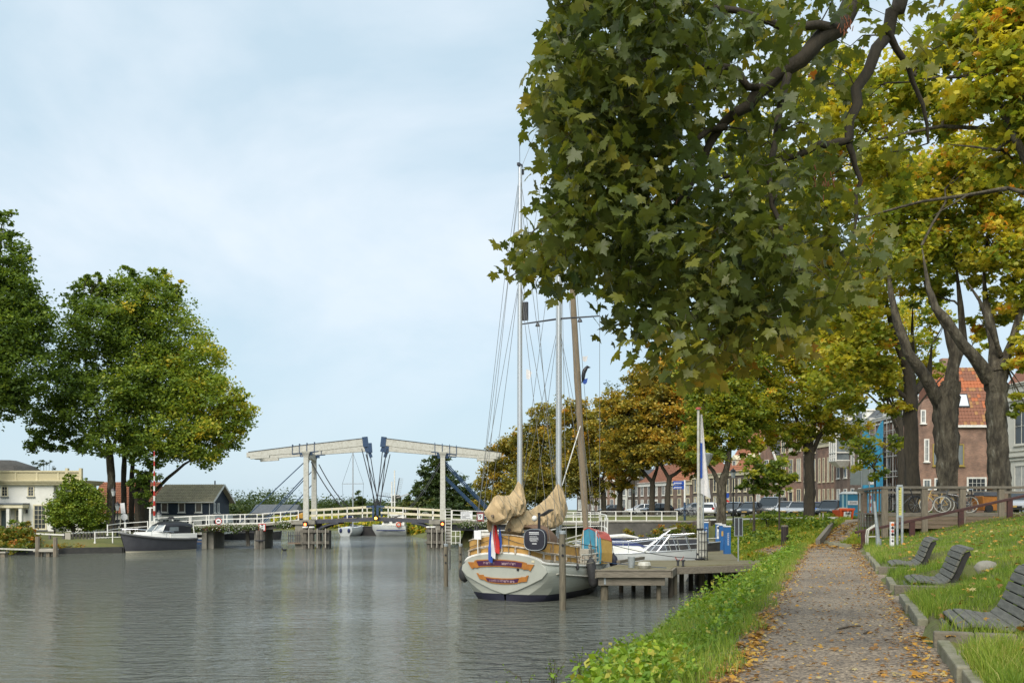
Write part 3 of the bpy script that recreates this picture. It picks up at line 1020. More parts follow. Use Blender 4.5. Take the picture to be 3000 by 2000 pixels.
 for v in (-.15, BW + .15):
  railing(b, 'railing_post', 'handrail', [(ur[0], v, zdeck), (ur[1], v, zr), (ur[2], v, zr)], white, (.04, .5, .93), .93, r=.03, every=1.7)
 part('pier', MB().box(bu(1400), .2, -1.2, bu(1418), BW - .2, zr - .26), dark_conc, b, bevel=.03)
 return b
make_bridge()
ZDK = bz(905, 1523)
def bw(u, v, z):
 """bridge-local to world"""
 return Vector((BO.x + u * BC - v * BS, BO.y + u * BS + v * BC, z))
zr_ = bz(1500, 1529)
wl = thing('retaining_wall', 'mossy concrete quay wall under the white railing at the bridge end', 'wall', BO, BA)
part('wall', MB().box(bu(1758), -.05, -1.5, bu(2030), .45, zr_ - .02), dark_conc, wl)
part('coping', MB().box(bu(1758), -.12, zr_ - .018, bu(2030), .5, zr_ + .1), concrete, wl, bevel=.02)
railing(wl, 'railing_post', 'handrail', [(bu(1760), .2, zr_ + .1), (bu(1985), .2, zr_ + .1)], white, (.05, .5, .93), .95, r=.03, every=1.55, pr=.05)
mb = MB()
for x0, x1 in ((1755, 2060),):
 u0, u1 = bu(x0), bu(x1)
 P = [bw(u0, .45, zr_ + .02), bw(u1, .45, zr_ + .05), bw(u1 + 3, BW, zr_ + .1), bw(u0, BW, zr_ + .02)]
 mb.prism(P, (0, 0, 0), (0, 0, -2))
o = part('road', mb, asphalt)
o['kind'] = 'structure'
fw = M('fender_timber', (0.17, 0.15, 0.12), (0.06, 0.055, 0.045), sc=3, rough=0.9, bump=0.5, stretch=(3, 3, .7), contrast=(.3, .7))
for (x0, x1, label) in ((884, 962, 'timber fender cage at the foot of the left bridge pylon'), (1250, 1300, 'timber fender cage at the foot of the right bridge pylon')):
 f = thing('fender_cage', label, 'fender', BO, BA, group='timber fender cages round the bridge piers')
 u0, u1 = bu(x0, -1.2), bu(x1, -1.2)
 for i in range(4):
  u = u0 + (u1 - u0) * (i + .5) / 4
  tall = 1.95 if i in (0, 1) else 1.75
  part('pile', MB().tube([(u, -1.2, -1.2), (u, -1.2, tall)], .19, 8), fw, f)
  if i in (0, 1):
   part('pile_cap', MB().lathe([(.27, 0), (.27, .09), (.2, .13)], 10, (u, -1.2, tall)), white, f)
 for z in (.45, 1.5):
  part('waler', MB().box(u0 - .1, -1.48, z, u1 + .1, -1.3, z + .26), fw, f, bevel=.02)
 for i in range(3):
  u = u0 + (u1 - u0) * (i + .9) / 3.2
  part('ladder_bar', MB().box(u - .04, -1.53, .1, u + .04, -1.48, 1.9), wood_pale, f)
 part('end_wall', MB().box(u1 - .5, -1.15, -1.2, u1 + .05, .6, 1.7), dark_conc, f)
f = thing('walkway', 'small iron railed walkway at the side of left bridge pier', 'walkway', BO, BA)
u0, u1 = bu(846, -.4), bu(884, -.4)
part('platform', MB().box(u0, -.9, .45, u1, .4, .58), wood_deckb, f)
for i in range(7):
 u = u0 + .05 + (u1 - u0) * i / 7
 part('baluster', MB().box(u - .025, -.88, .58, u + .025, -.84, 1.62), dark_steel, f)
part('handrail', MB().box(u0, -.89, 1.2, u1, -.83, 1.26), dark_steel, f)
lamp_red = M('lit_red_lens', (0.8, 0.12, 0.03), emit=((1.0, 0.16, 0.04), 5.0))
lamp_or = M('lit_amber_lens', (0.9, 0.4, 0.05), emit=((1.0, 0.42, 0.06), 5.0))
for (px, py, v, ms, label) in ((894, 1535, -.75, lamp_red, 'lit red signal lamp on the left bridge pier'), (1296, 1534, -.75, lamp_red, 'lit red signal lamp on the right bridge pier beside ladder'),
        (1101, 1517, -.25, lamp_or, 'lit amber lamp hanging under the middle of the drawbridge')):
 p = bpt(px, py, v)
 t = thing('signal_lamp', label, 'signal light', bw(p.x, p.y, p.z), BA)
 part('housing', MB().box(-.2, -.05, -.75 if ms is lamp_red else -.25, .2, .16, .28).box(-.24, -.3, .22, .24, -.04, .27), black, t)
 part('lens', MB().lathe([(.13, 0), (.11, .05), (.03, .07)], 12, (0, -.052, 0), Matrix.Rotation(R(90), 4, 'X')), ms, t)
ink = M('black_print', (0.02, 0.02, 0.02), rough=.6)
sign_white = M('sign_white', (0.75, 0.75, 0.75), (0.66, 0.66, 0.66), sc=3, rough=.4)
def text(name, s, size, mat, parent, loc, rot=(R(90), 0, 0), ext=0.004, align='CENTER', bold=0.0):
 c = bpy.data.curves.new(name, 'FONT')
 c.body = s
 c.size = size
 c.extrude = ext
 c.offset = bold
 c.align_x = align
 c.align_y = 'CENTER'
 c.resolution_u = 3
 c.materials.append(mat)
 tmp = bpy.data.objects.new(name, c)
 COL.objects.link(tmp)
 me = bpy.data.meshes.new_from_object(tmp.evaluated_get(bpy.context.evaluated_depsgraph_get()))
 bpy.data.objects.remove(tmp)
 me.name = name
 o = link(name, me, parent)
 o.location = loc
 o.rotation_euler = rot
 return o
p = bpt(1367, 1509, -.25)
t = thing('notice_board', 'white notice board of small print on the right bridge railing', 'sign', bw(p.x, p.y, p.z), BA)
part('board', MB().box(-.56, -.02, -.36, .56, .02, .36), sign_white, t, bevel=.005)
mb = MB()
for z, a, c, h in ((.26, -.5, .5, .05), (.16, -.48, -.2, .03), (.07, -.48, -.3, .045), (.07, -.2, .28, .06), (-.07, -.48, .3, .045), (-.17, -.48, -.05, .045), (-.26, -.48, .36, .045)):
 x = a
 while x < c:
  w = .02 + .05 * random.random()
  mb.box(x, -.026, z - h / 2, min(x + w, c), -.021, z + h / 2)
  x += w + .012
part('lettering', mb, ink, t)
p = bpt(1407, 1513, -.3)
t = thing('speed_sign', 'square red bordered sign reading 9 on right bridge railing', 'sign', bw(p.x, p.y, p.z), BA)
part('board', MB().box(-.34, -.02, -.42, .34, .02, .42), M('sign_maroon', (.25, .045, .04), rough=.5), t)
part('panel', MB().box(-.26, -.028, -.27, .26, -.021, .27), sign_white, t)
text('numeral', '9', .5, ink, t, (0, -.032, 0), bold=.012)
p = bpt(768, 1544, -.5)
t = thing('square_sign', 'white square sign with red border and black notch above mooring pile', 'sign', bw(p.x, p.y, p.z), BA)
part('board', MB().box(-.32, -.02, -.34, .32, .02, .34), red, t)
part('panel', MB().box(-.25, -.028, -.27, .25, -.021, .27), sign_white, t)
part('mark', MB().prism([(-.12, -.03, .27), (.12, -.03, .27), (0, -.03, .08)], (0, 0, 0), (0, -.004, 0)), ink, t)
p = bpt(640, 1526, -.3)
t = thing('round_sign', 'round white sign with red ring on the left bridge railing', 'sign', bw(p.x, p.y, p.z), BA)
rx = Matrix.Rotation(R(90), 4, 'X')
part('ring', MB().lathe([(.3, 0), (.3, .03), (.24, .031)], 20, (0, .015, 0), rx), red, t)
part('disc', MB().lathe([(.235, 0), (.235, .04)], 20, (0, .012, 0), rx), sign_white, t)
part('mark', MB().box(-.13, -.034, -.05, .13, -.029, .05).box(-.07, -.034, .05, .07, -.029, .08), ink, t)
p = bpt(501, 1517, -.25)
t = thing('name_plate', 'small black name plate fixed to left end of bridge railing', 'sign', bw(p.x, p.y, p.z), BA)
part('board', MB().box(-.3, -.02, -.08, .3, .02, .08).box(-.2, -.02, .08, .22, .02, .13), black, t)
l = thing('ladder', 'white metal ladder with gate beside the right bridge pylon', 'ladder', BO, BA)
ua, ub = bu(1305, -.8), bu(1322, -.8)
for u in (ua, ub):
 part('stile', MB().box(u - .035, -.83, .35, u + .035, -.77, bz(1313, 1493)), white, l)
for i in range(12):
 z = .6 + i * .28
 part('rung', MB().box(ua, -.82, z, ub, -.78, z + .045), white, l)
u2 = bu(1348, -.8)
for z in (.5, 1.1, 1.6):
 part('gate_rail', MB().box(ub, -.82, z, u2, -.78, z + .05), white, l)
for k in (.5, 1.0):
 u = ub + (u2 - ub) * k
 part('gate_post', MB().box(u - .03, -.83, .4, u + .03, -.77, 1.65), white, l)
h = thing('hoop_rail', 'white arched hoop rail beside the right bridge pylon', 'railing', BO, BA)
for d in (0, .1):
 uc = bu(1246, .3)
 part('hoop', MB().tube([(uc + (.48 - d) * math.cos(a), .3, ZDK + .15 + (.62 - d) * math.sin(a)) for a in np.linspace(0, math.pi, 12)], .025, 5), white, h)
p = bpt(879, 1515, .5)
t = thing('equipment_box', 'yellow covered equipment box beside the left bridge pylon', 'box', bw(p.x, p.y, ZDK), BA)
part('base', MB().box(-.36, -.25, 0, .3, .25, .18), black, t)
part('cover', MB().loft([[(-.33, -.22, .18), (.28, -.22, .18), (.28, .22, .18), (-.33, .22, .18)], [(-.3, -.2, .5), (.28, -.2, .6), (.28, .2, .6), (-.3, .2, .5)], [(-.1, -.15, .58), (.24, -.15, .72), (.24, .15, .72), (-.1, .15, .58)]]),
  M('yellow_tarp', (.5, .27, .02), (.4, .2, .02), sc=6, rough=.5), t)
d = thing('mooring_dolphin', 'cluster of grey mooring piles below the square sign', 'mooring piles', BO, BA)
uc = bu(760, -1.2)
for du, dv, zt in ((-.16, -.1, 1.72), (.2, 0, 1.85), (.04, .32, 1.5)):
 part('pile', MB().tube([(uc + du, -1.2 + dv, -1.2), (uc + du * .8, -1.2 + dv * .8, zt)], .2, 8), fw, d)
part('binding', MB().lathe([(.46, 0), (.46, .1)], 12, (uc + .03, -1.13, .75)), dark_steel, d)
d = thing('mooring_dolphin', 'leaning grey fender post in the gap left of the mooring piles', 'mooring piles', BO, BA)
uc = bu(727, 1)
part('pile', MB().beam((uc, 1, .2), (uc - .1, 1, 1.9), .3, .25, up=(0, 1, 0)), fw, d)
plant_m = leaf_mat('planter_leaf', [(0, (.04, .085, .015)), (.6, (.10, .16, .03)), (.85, (.16, .1, .03)), (1, (.2, .06, .03))], rough=.5)
flower_m = leaf_mat('white_petal', [(0, (.7, .7, .62)), (1, (.8, .8, .78))], rough=.6, transl=.2)
planter_spots = [(494, 1551, .9), (530, 1552, .8), (562, 1548, 1.1), (622, 1546, .8), (650, 1546, .8), (682, 1545, 1.2), (738, 1543, .8), (830, 1536, .9), (1368, 1535, 1.0), (1425, 1535, 1.0)]
pl_lab = ['flower box of white blooms on the bridge above the cruiser stern', 'flower box of white blooms second along from the left bridge end', 'dense flower box of white blooms left of the first bridge pier',
   'reddish leafy flower box right above the first bridge pier', 'flower box under the round sign on the bridge', 'long trailing flower box with white blooms right of the round sign',
   'flower box hanging just left of the square sign', 'flower box of white blooms nearest the left bridge pylon', 'flower box of white blooms below the white notice board', 'flower box of white blooms below the red bordered 9 sign']
for i, (px, py, sz) in enumerate(planter_spots):
 p = bpt(px, py, -.45)
 t = thing('flower_planter', pl_lab[i], 'flower box', bw(p.x, p.y, p.z), BA, group='flower boxes hanging along the bridge railing')
 part('trough', MB().prism([(-.55, 0, .02), (.55, 0, .02), (.5, 0, -.22), (-.5, 0, -.22)], (0, -.12, 0), (0, .14, 0)), dark_steel, t)
 n = int(420 * sz)
 C = np.stack([rng.normal(0, .36, n) * (1.0 + .2 * sz), rng.normal(-.1, .17, n), rng.normal(0.0, .17 * sz, n) - .14 * (sz - .6)], -1)
 red_t = .5 if i in (3, 4) else 0
 me = leaf_cloud('foliage', C, .1 + .08 * rng.random(n), euler_mats(n, 1.3), np.clip(rng.random(n) * .8 + red_t * rng.random(n), 0, 1), DIAMOND, plant_m)
 o = link('foliage', me, t)
 o['kind'] = 'stuff'
 n = int((30 if i in (3,) else 75) * sz)
 C = np.stack([rng.normal(0, .36, n) * (1.0 + .2 * sz), rng.normal(-.24, .13, n), rng.normal(.02, .16 * sz, n) - .1 * (sz - .6)], -1)
 me = leaf_cloud('flowers', C, .07 + .05 * rng.random(n), euler_mats(n, 1.4), rng.random(n), DIAMOND, flower_m)
 o = link('flowers', me, t)
 o['kind'] = 'stuff'
# left bank
def W(px, py, Y):
 return at(px, py, Y)
def window(root, mframe, mglass, x0, x1, z0, z1, y, nx=2, nz=2, fw_=.08, depth=.06, bar=.03, sill=True, out=-1, sill_m=None, pane=True, axis='x'):
 """framed window with panes; facade plane at `y`, outward direction out*y"""
 def bx(mb, a0, a1, b0, b1, d0, d1):
  if axis == 'x':
   mb.box(a0, min(y + out * d0, y + out * d1), b0, a1, max(y + out * d0, y + out * d1), b1)
  else:
   mb.box(min(y + out * d0, y + out * d1), a0, b0, max(y + out * d0, y + out * d1), a1, b1)
  return mb
 fr = MB()
 d = depth
 bx(fr, x0, x0 + fw_, z0, z1, -.02, d)
 bx(fr, x1 - fw_, x1, z0, z1, -.02, d)
 bx(fr, x0 + fw_, x1 - fw_, z0, z0 + fw_, -.02, d)
 bx(fr, x0 + fw_, x1 - fw_, z1 - fw_, z1, -.02, d)
 for i in range(1, nx):
  c = x0 + fw_ + (x1 - x0 - 2 * fw_) * i / nx
  bx(fr, c - bar / 2, c + bar / 2, z0 + fw_, z1 - fw_, .0, d * .7)
 for i in range(1, nz):
  c = z0 + fw_ + (z1 - z0 - 2 * fw_) * i / nz
  bx(fr, x0 + fw_, x1 - fw_, c - bar / 2, c + bar / 2, .0, d * .66)
 f = part('window', fr, mframe, root)
 if pane:
  part('pane', bx(MB(), x0 + fw_ * .9, x1 - fw_ * .9, z0 + fw_ * .9, z1 - fw_ * .9, -.015, .012), mglass, f)
 if sill:
  part('sill', bx(MB(), x0 - .08, x1 + .08, z0 - .1, z0 - .003, -.02, d + .07), sill_m or mframe, f)
 return f
YH = 92.0
def hx(px):
 return (px - CX) / FPX * YH
def hz(py):
 return EH - (py - HY) / FPX * YH
gzh = 1.2
v = thing('white_house', 'white plastered villa with cream balustrade roof behind hedge on left bank', 'house', (hx(100), YH, 0))
ox = hx(100)
def X(px):
 return hx(px) - ox
cream2 = M('cream_trim', (0.6, 0.53, 0.34), (0.5, 0.44, 0.27), sc=2, rough=.55)
cream_pan = M('ribbed_cream_panel', (0.5, 0.44, 0.27), (0.42, 0.37, 0.22), sc=9, rough=.6, stretch=(6, 1, .2))
grey_sill = M('grey_stone_sill', (.16, .17, .16), rough=.8)
x0, x1, x2 = X(-330), X(157), X(243)
ztop = hz(1420)
part('wall', MB().box(x0, 0, gzh - .6, x1, 3, ztop), plaster, v)
part('wall', MB().box(x1 + .003, 1.0, gzh - .6, x2, 3, ztop - .003), plaster, v)
part('plinth', MB().box(x0, -.06, gzh - .6, x1 + .05, -.003, hz(1555)), dark_conc, v)
part('cornice', MB().box(x0, -.35, ztop, x2 + .3, 3.3, ztop + .18).box(x0, -.5, ztop + .18, x2 + .45, 3.45, ztop + .34).box(x0, -.62, ztop + .34, x2 + .55, 3.55, ztop + .46), cream2, v, bevel=.02)
zp0, zp1 = ztop + .46, hz(1378)
part('parapet', MB().box(x0, -.1, zp0, x2 - .35, .12, zp1 - .16), cream_pan, v)
part('parapet_cap', MB().box(x0, -.22, zp1 - .16, x2 - .3, .24, zp1), cream2, v)
for px in (-60, -6, 48, 110, 172):
 part('pilaster', MB().box(X(px) - .09, -.16, zp0, X(px) + .09, -.1, zp1 - .163), cream2, v)
for px in (198, 238):
 part('roof_post', MB().box(X(px) - .13, -.24, zp0, X(px) + .13, .1, hz(1371)), cream2, v)
for py in (1382, 1392):
 part('balcony_rail', MB().box(X(199), -.15, hz(py) - .06, X(237), -.02, hz(py) + .06), cream2, v)
part('column', MB().lathe([(.25, 0), (.25, .2), (.19, .3), (.17, 3.9), (.25, 4.0), (.3, 4.25)], 12, (X(170), .4, ztop - 4.25)), plaster, v)
for pa, pb in ((4, 24), (81, 101), (-80, -60)):
 window(v, cream, glass_dark, X(pa), X(pb), hz(1454), hz(1423), 0, 2, 3, fw_=.1, sill_m=grey_sill)
window(v, cream, glass_dark, X(98), X(137), hz(1551), hz(1477), 0, 3, 5, fw_=.13, sill_m=grey_sill)
part('porch_roof', MB().box(X(-60), -1.3, hz(1477), X(87), .02, hz(1473)), M('lead_roof', (.1, .12, .14), rough=.5), v)
part('porch_beam', MB().box(X(-60), -1.2, hz(1487), X(85), -.02, hz(1477) - .003), cream, v)
for px in (40, 76):
 part('porch_column', MB().box(X(px) - .15, -1.1, gzh - .2, X(px) + .15, -.8, hz(1487) - .003), plaster, v)
for pa, pb in ((1, 32), (45, 66)):
 window(v, cream, M('curtained_glass', (.16, .2, .2), (.08, .1, .1), sc=5, rough=.15, stretch=(4, 1, .1), spec=.8), X(pa), X(pb), hz(1552), hz(1489), -.1, 1 if pa == 1 else 2, 1 if pa == 1 else 3, fw_=.16, sill=False)
part('wall_lamp', MB().cbox((X(80), -.12, hz(1497)), .12, .2, .35), black, v)
th_m = M('thatch', (.09, .085, .075), (.045, .042, .038), sc=3, rough=1, bump=1.0, stretch=(1, 1, 4))
t = thing('thatched_house', 'dark thatched roof showing above the left end of the villa', 'house', W(-20, 1400, 108) + Vector((0, 0, 0)))
t.location.z = 1.2
zr = EH + (1490 - 1344) / FPX * 108 - 1.2
zo = EH + (1490 - 1385) / FPX * 108 - 1.2
part('wall', MB().box(-5, -1.5, -.5, 3.0, 5, zo), plaster, t)
ro = MB().loft([[(-6, -2, zo - .3), (3.6, -2, zo - .3), (3.6, 6, zo - .3), (-6, 6, zo - .3)], [(-6, -.6, zo + .9), (2.7, -.6, zo + .9), (2.7, 4.6, zo + .9), (-6, 4.6, zo + .9)], [(-6, 1.3, zr), (1.2, 1.3, zr - .05), (1.2, 2.8, zr - .05), (-6, 2.8, zr)]])
part('thatch', ro, th_m, t, smooth=50)
def tiles_mesh(mb, o, ux, uy, w, h, tw, thh, nrm):
 """pantile courses over a roof plane: origin o, along-eave ux, up-slope uy"""
 o, ux, uy, nrm = Vector(o), Vector(ux), Vector(uy), Vector(nrm)
 nu, nv = max(1, int(w / tw)), max(1, int(h / thh))
 for j in range(nv):
  for i in range(nu):
   a = o + ux * (w * i / nu) + uy * (h * j / nv)
   du, dv_ = ux * (w / nu), uy * (h / nv * 1.06)
   k = random.random() * .015
   mb.add([a + nrm * (.05 + k), a + du * .55 + nrm * (.11 + k), a + du + nrm * (.045 + k), a + du + dv_ + nrm * .01, a + du * .55 + dv_ + nrm * .05, a + dv_ + nrm * .012,
     a, a + du], [(0, 1, 4, 5), (1, 2, 3, 4), (6, 7, 2, 1, 0)])
tile_or = M('orange_pantile', (.34, .13, .065), (.21, .085, .045), sc=2.5, rough=.75, contrast=(.3, .7))
tile_br = M('brown_pantile', (.5, .42, .26), (.3, .26, .17), sc=2.5, rough=.8, contrast=(.3, .7))
tile_rd = M('red_pantile', (.25, .105, .06), (.15, .065, .04), sc=2.5, rough=.8, contrast=(.3, .7))
tile_gr = M('grey_pantile', (.11, .12, .13), (.05, .055, .06), sc=2.5, rough=.6, contrast=(.3, .7))
Yo = 112.0
t = thing('tiled_house', 'low house with bright orange pantile roof behind the big trees', 'house', (W(330, 1500, Yo).x, Yo, 1.3))
xx0, xx1 = W(268, 0, Yo).x - t.location.x, W(440, 0, Yo).x - t.location.x
ze, zrr = EH + (1490 - 1503) / FPX * Yo - 1.3, EH + (1490 - 1410) / FPX * Yo - 1.3
part('wall', MB().box(xx0, 0, -.8, xx1, 6, ze + .4), plaster, t)
r = MB().prism([(0, -.5, ze), (0, 3, zrr), (0, 6.5, ze)], (xx0 - .2, 0, 0), (xx1 + .2, 0, 0))
rf = part('roof', r, tile_or, t)
mb = MB()
sl = Vector((0, 3.5, zrr - ze))
tiles_mesh(mb, (xx0 - .2, -.5, ze), (1, 0, 0), sl.normalized(), xx1 - xx0 + .4, sl.length, .27, .36, (0, -sl.normalized().z, sl.normalized().y))
o = part('tiles', mb, tile_or, rf)
o['kind'] = 'stuff'
for pa in (318, 337, 362):
 a = W(pa, 0, Yo).x - t.location.x
 window(t, white, glass_dark, a, a + .7, .2, 1.2, 0, 1, 2, sill=False)
Yb = 104.0
t = thing('timber_house', 'dark blue timber house with moss brown tiled roof left of the bridge', 'house', (W(560, 0, Yb).x, Yb, 1.4), R(-4))
xb0, xb1 = W(455, 0, Yb).x - t.location.x, W(618, 0, Yb).x - t.location.x
ze, zrr = EH + (1490 - 1465) / FPX * Yb - 1.4, EH + (1490 - 1417) / FPX * Yb - 1.4
navy = M('dark_blue_boards', (.012, .022, .04), (.02, .035, .055), sc=4, rough=.6)
part('wall', MB().box(xb0, 0, 1.6, xb1, 5.6, ze), navy, t)
part('lower_wall', MB().box(xb0, .05, -.6, xb1 + .5, 5.5, 1.597), plaster, t)
for i in range(11):
 z = 1.65 + i * .2
 if z < ze - .1:
  part('board', MB().box(xb0 - .01, -.04, z, xb1 + .01, -.003, z + .17), navy, t)
part('gable', MB().prism([(0, 0, ze), (0, 2.8, zrr - .1), (0, 5.6, ze)], (xb1 - .2, 0, 0), (xb1, 0, 0)), navy, t)
rf = part('roof', MB().prism([(0, -.45, ze - .12), (0, 2.8, zrr), (0, 6.05, ze - .12), (0, 6.05, ze - .3), (0, 2.8, zrr - .2), (0, -.45, ze - .3)], (xb0 - .3, 0, 0), (xb1 + .55, 0, 0)), tile_br, t)
sl = Vector((0, 3.25, zrr - ze + .12))
mb = MB()
tiles_mesh(mb, (xb0 - .3, -.45, ze - .12), (1, 0, 0), sl.normalized(), xb1 - xb0 + .85, sl.length, .26, .34, (0, -sl.normalized().z, sl.normalized().y))
o = part('tiles', mb, tile_br, rf)
o['kind'] = 'stuff'
part('bargeboard', MB().beam((xb1 + .57, -.5, ze - .25), (xb1 + .57, 2.8, zrr - .05), .05, .22).beam((xb1 + .57, 6.1, ze - .25), (xb1 + .57, 2.8, zrr - .05), .05, .22), white, t)
part('gutter', MB().box(xb0 - .3, -.55, ze - .26, xb1 + .5, -.42, ze - .14), white, t)
part('chimney_pipe', MB().tube([(xb1 - .6, 2.8, zrr - .1), (xb1 - .6, 2.8, zrr + .45)], .08, 8), dark_steel, t)
brownglass = M('brown_curtain_glass', (.06, .045, .035), (.1, .08, .06), sc=6, rough=.2, spec=.8)
for px in (470, 522, 573):
 a = W(px, 0, Yb).x - t.location.x
 window(t, white, brownglass, a, a + .8, ze - 1.35, ze - .25, -.04, 1, 1, fw_=.09)
for k in (.9, 2.0):
 window(t, white, glass_pale, k, k + .55, ze - 1.4, ze - .3, xb1, 1, 1, out=1, axis='y')
for px in (472, 505, 545, 590, 625):
 a = W(px, 0, Yb).x - t.location.x
 window(t, white, glass_dark, a, a + .9, .25, 1.15, .05, 2, 1, sill=False)
part('downpipe', MB().tube([(xb1 - .08, -.08, -.2), (xb1 - .08, -.08, ze - .2)], .04, 6), white, t)
Yq = 118.0
t = thing('houseboat', 'long low white houseboat moored behind the bridge railing', 'houseboat', (W(700, 0, Yq).x, Yq, 0))
a0, a1 = W(640, 0, Yq).x - t.location.x, W(770, 0, Yq).x - t.location.x
part('hull', MB().box(a0 - .3, -.3, -.5, a1 + .3, 4, .9), dark_steel, t)
part('cabin', MB().box(a0, 0, .9, a1, 3.7, 2.7), plaster, t)
part('roof', MB().box(a0 - .2, -.25, 2.7, a1 + .2, 3.9, 2.85), tile_gr, t)
for i in range(4):
 window(t, white, glass_dark, a0 + .5 + i * 1.35, a0 + 1.4 + i * 1.35, 1.5, 2.4, 0, 2, 1, sill=False)
t = thing('barn', 'far dark barn with pale doors beyond the river', 'barn', (W(800, 0, 200).x, 200, .8))
part('wall', MB().box(-4.5, 0, -.5, 4.5, 8, 2.0), dark_conc, t)
part('roof', MB().prism([(0, -.5, 2), (0, 4, 3.9), (0, 8.5, 2)], (-4.8, 0, 0), (4.8, 0, 0)), tile_gr, t)
for k in (-3.2, -.8, 1.6):
 part('door', MB().box(k, -.06, 0, k + 1.4, -.003, 1.6), plaster, t)
# ---- street furniture on the left bank
lampglass = M('lantern_glass', (.55, .56, .55), (.4, .42, .42), sc=5, rough=.15)
def lantern(px, py_top, py_base, Y, label, group=None, h=None):
 p = W(px, py_base, Y)
 z0 = gz1(p.x, p.y)
 h = h or EH - (py_top - HY) / FPX * Y - z0
 t = thing('street_lamp', label, 'street lamp', (p.x, p.y, z0), 0, group)
 part('post', MB().lathe([(.11, -.3), (.11, .5), (.07, .65), (.05, h - .9), (.08, h - .85)], 8), black, t)
 part('lantern', MB().lathe([(.12, h - .82), (.24, h - .3)], 6), lampglass, t)
 part('cap', MB().lathe([(.28, h - .3), (.2, h - .12), (.06, h - .02), (.03, h + .06)], 6), black, t)
 return t
lantern(332, 1437, 1530, 92, 'black lantern street lamp in front of the thick left tree trunk', h=4.6)
lantern(344, 1472, 1545, 88, 'shorter black lantern lamp in front of the orange roof', h=3.3)
lantern(466, 1492, 1548, 90, 'small black lantern lamp beside the barrier pole', h=2.9)
p = bw(bu(452, 1.0), 1.0, 1.72)
t = thing('bridge_barrier', 'raised red and white barrier pole at left end of bridge', 'barrier', p, BA)
part('cabinet', MB().box(-.36, -.3, -.55, .36, .3, .85), white, t, bevel=.02)
H = EH + (1490 - 1320) / FPX * 86 - p.z
nseg = 14
for i in range(nseg):
 z = .86 + (H - .86) * i / nseg
 rr = .1 - .05 * i / nseg
 part('pole_band', MB().lathe([(rr, z), (rr - .004, z + (H - .86) / nseg - .002)], 8), white if i % 2 == 0 else red, t)
p = bw(bu(440, .2), .2, 1.7)
t = thing('height_post', 'thin white post with crossbar beside the barrier cabinet', 'post', p, BA)
part('post', MB().box(-.07, -.07, -.5, .07, .07, 2.05).box(-.1, -.1, -.5, .1, .1, .4), white, t)
part('crossbar', MB().box(-.25, -.08, 2.05, .25, .08, 2.15), white, t)
p = W(364, 1545, 89)
z0 = gz1(p.x, p.y)
t = thing('traffic_sign', 'leaning traffic sign seen from behind near the big trees', 'sign', (p.x, p.y, z0))
part('post', MB().tube([(.25, 0, -.4), (-.1, 0, 3.0)], .04, 6), galv, t)
part('disc', MB().lathe([(.33, -.02), (.33, .02)], 16, (.02, -.05, 1.9), rx), sign_white, t)
part('board', MB().cbox((-.12, -.05, 2.75), .42, .03, 1.0, ry=R(-5)), sign_white, t)
part('plate', MB().cbox((.1, -.05, 1.2), .2, .03, .5, ry=R(-5)), sign_white, t)
fnc = thing('fence', 'low fence of white rails on dark posts in front of the villa', 'fence', W(148, 1590, 80))
fnc.location.z = 0
fx = fnc.location.x
def fxp(px, Y=80):
 return (px - CX) / FPX * Y - fx
zf = lambda py, Y=80: EH - (py - HY) / FPX * Y
for px in (103, 146, 186):
 part('post', MB().box(fxp(px) - .08, -.08, .3, fxp(px) + .08, .08, zf(1560)), dark_conc, fnc)
for y0, y1 in ((1562, 1566), (1580, 1583)):
 part('rail', MB().beam((fxp(104), -.1, zf(y0)), (fxp(190), -.1, zf(y1)), .06, .12), white, fnc)
part('gate', MB().box(fxp(191), -.05, zf(1592), fxp(207), .03, zf(1560)), wood_pale, fnc)
fn2 = thing('fence', 'long fence of dark posts with white rails running to the cruiser', 'fence', (fx, 80, 0))
for i in range(11):
 a = fxp(208) + (fxp(312, 84) - fxp(208)) * i / 10
 part('post', MB().box(a - .07, .3 + i * .38 - .07, .4, a + .07, .3 + i * .38 + .07, 1.62), fw, fn2)
for z in (1.0, 1.58):
 part('rail', MB().beam((fxp(207), .2, z), (fxp(314, 84), 4.2, z + .06), .06, .11), white, fn2)
r3 = thing('white_railing', 'white railing on the left bank leading up to the bridge', 'railing', (W(320, 0, 84).x, 84, 0))
railing(r3, 'railing_post', 'handrail', [(W(318, 0, 83).x - r3.location.x, -1.2, 1.3), (0.9, .2, 1.42), (W(438, 0, 85.3).x - r3.location.x, .9, 1.6)], white, (.5, .95), 1.0, r=.03)
r4 = thing('white_railing', 'lower white railing on the bank edge left of the cruiser', 'railing', (W(330, 0, 80).x, 80, 0))
railing(r4, 'railing_post', 'handrail', [(-.9, -1.4, .75), (1.6, -.2, .8)], white, (.5, .95), 1.0, r=.03, every=1.2)
wt = M('wet_timber', (.05, .047, .04), (.022, .022, .02), sc=3, rough=.6, bump=.4, stretch=(1, 1, 3))
qe = thing('quay_edge', 'dark wet timber edging along the left bank waterline', 'quay edge', (-40, 74.5, 0))
for (a, c) in (((-60, 71), (-40, 74.5)), ((-40, 74.5), (-33, 78)), ((-33, 78), (-33.5, 84))):
 part('edging', MB().beam((a[0] + 40, a[1] - 74.5, .12), (c[0] + 40, c[1] - 74.5, .12), .3, .75), wt, qe)
j = thing('jetty', 'small grey wooden landing jetty at the left bank', 'jetty', W(138, 1625, 72))
j.location.z = 0
jx = j.location.x
for px, h in ((110, 1.55), (162, 1.5)):
 part('post', MB().tube([((px - CX) / FPX * 71.5 - jx, -.5, -1.2), ((px - CX) / FPX * 71.5 - jx, -.5, h)], .17, 8), wood_greyv, j)
for px in (138, 160, 116):
 part('pile', MB().box((px - CX) / FPX * 71.5 - jx - .13, -.4, -1.2, (px - CX) / FPX * 71.5 - jx + .13, -.15, .5), wood_greyv, j)
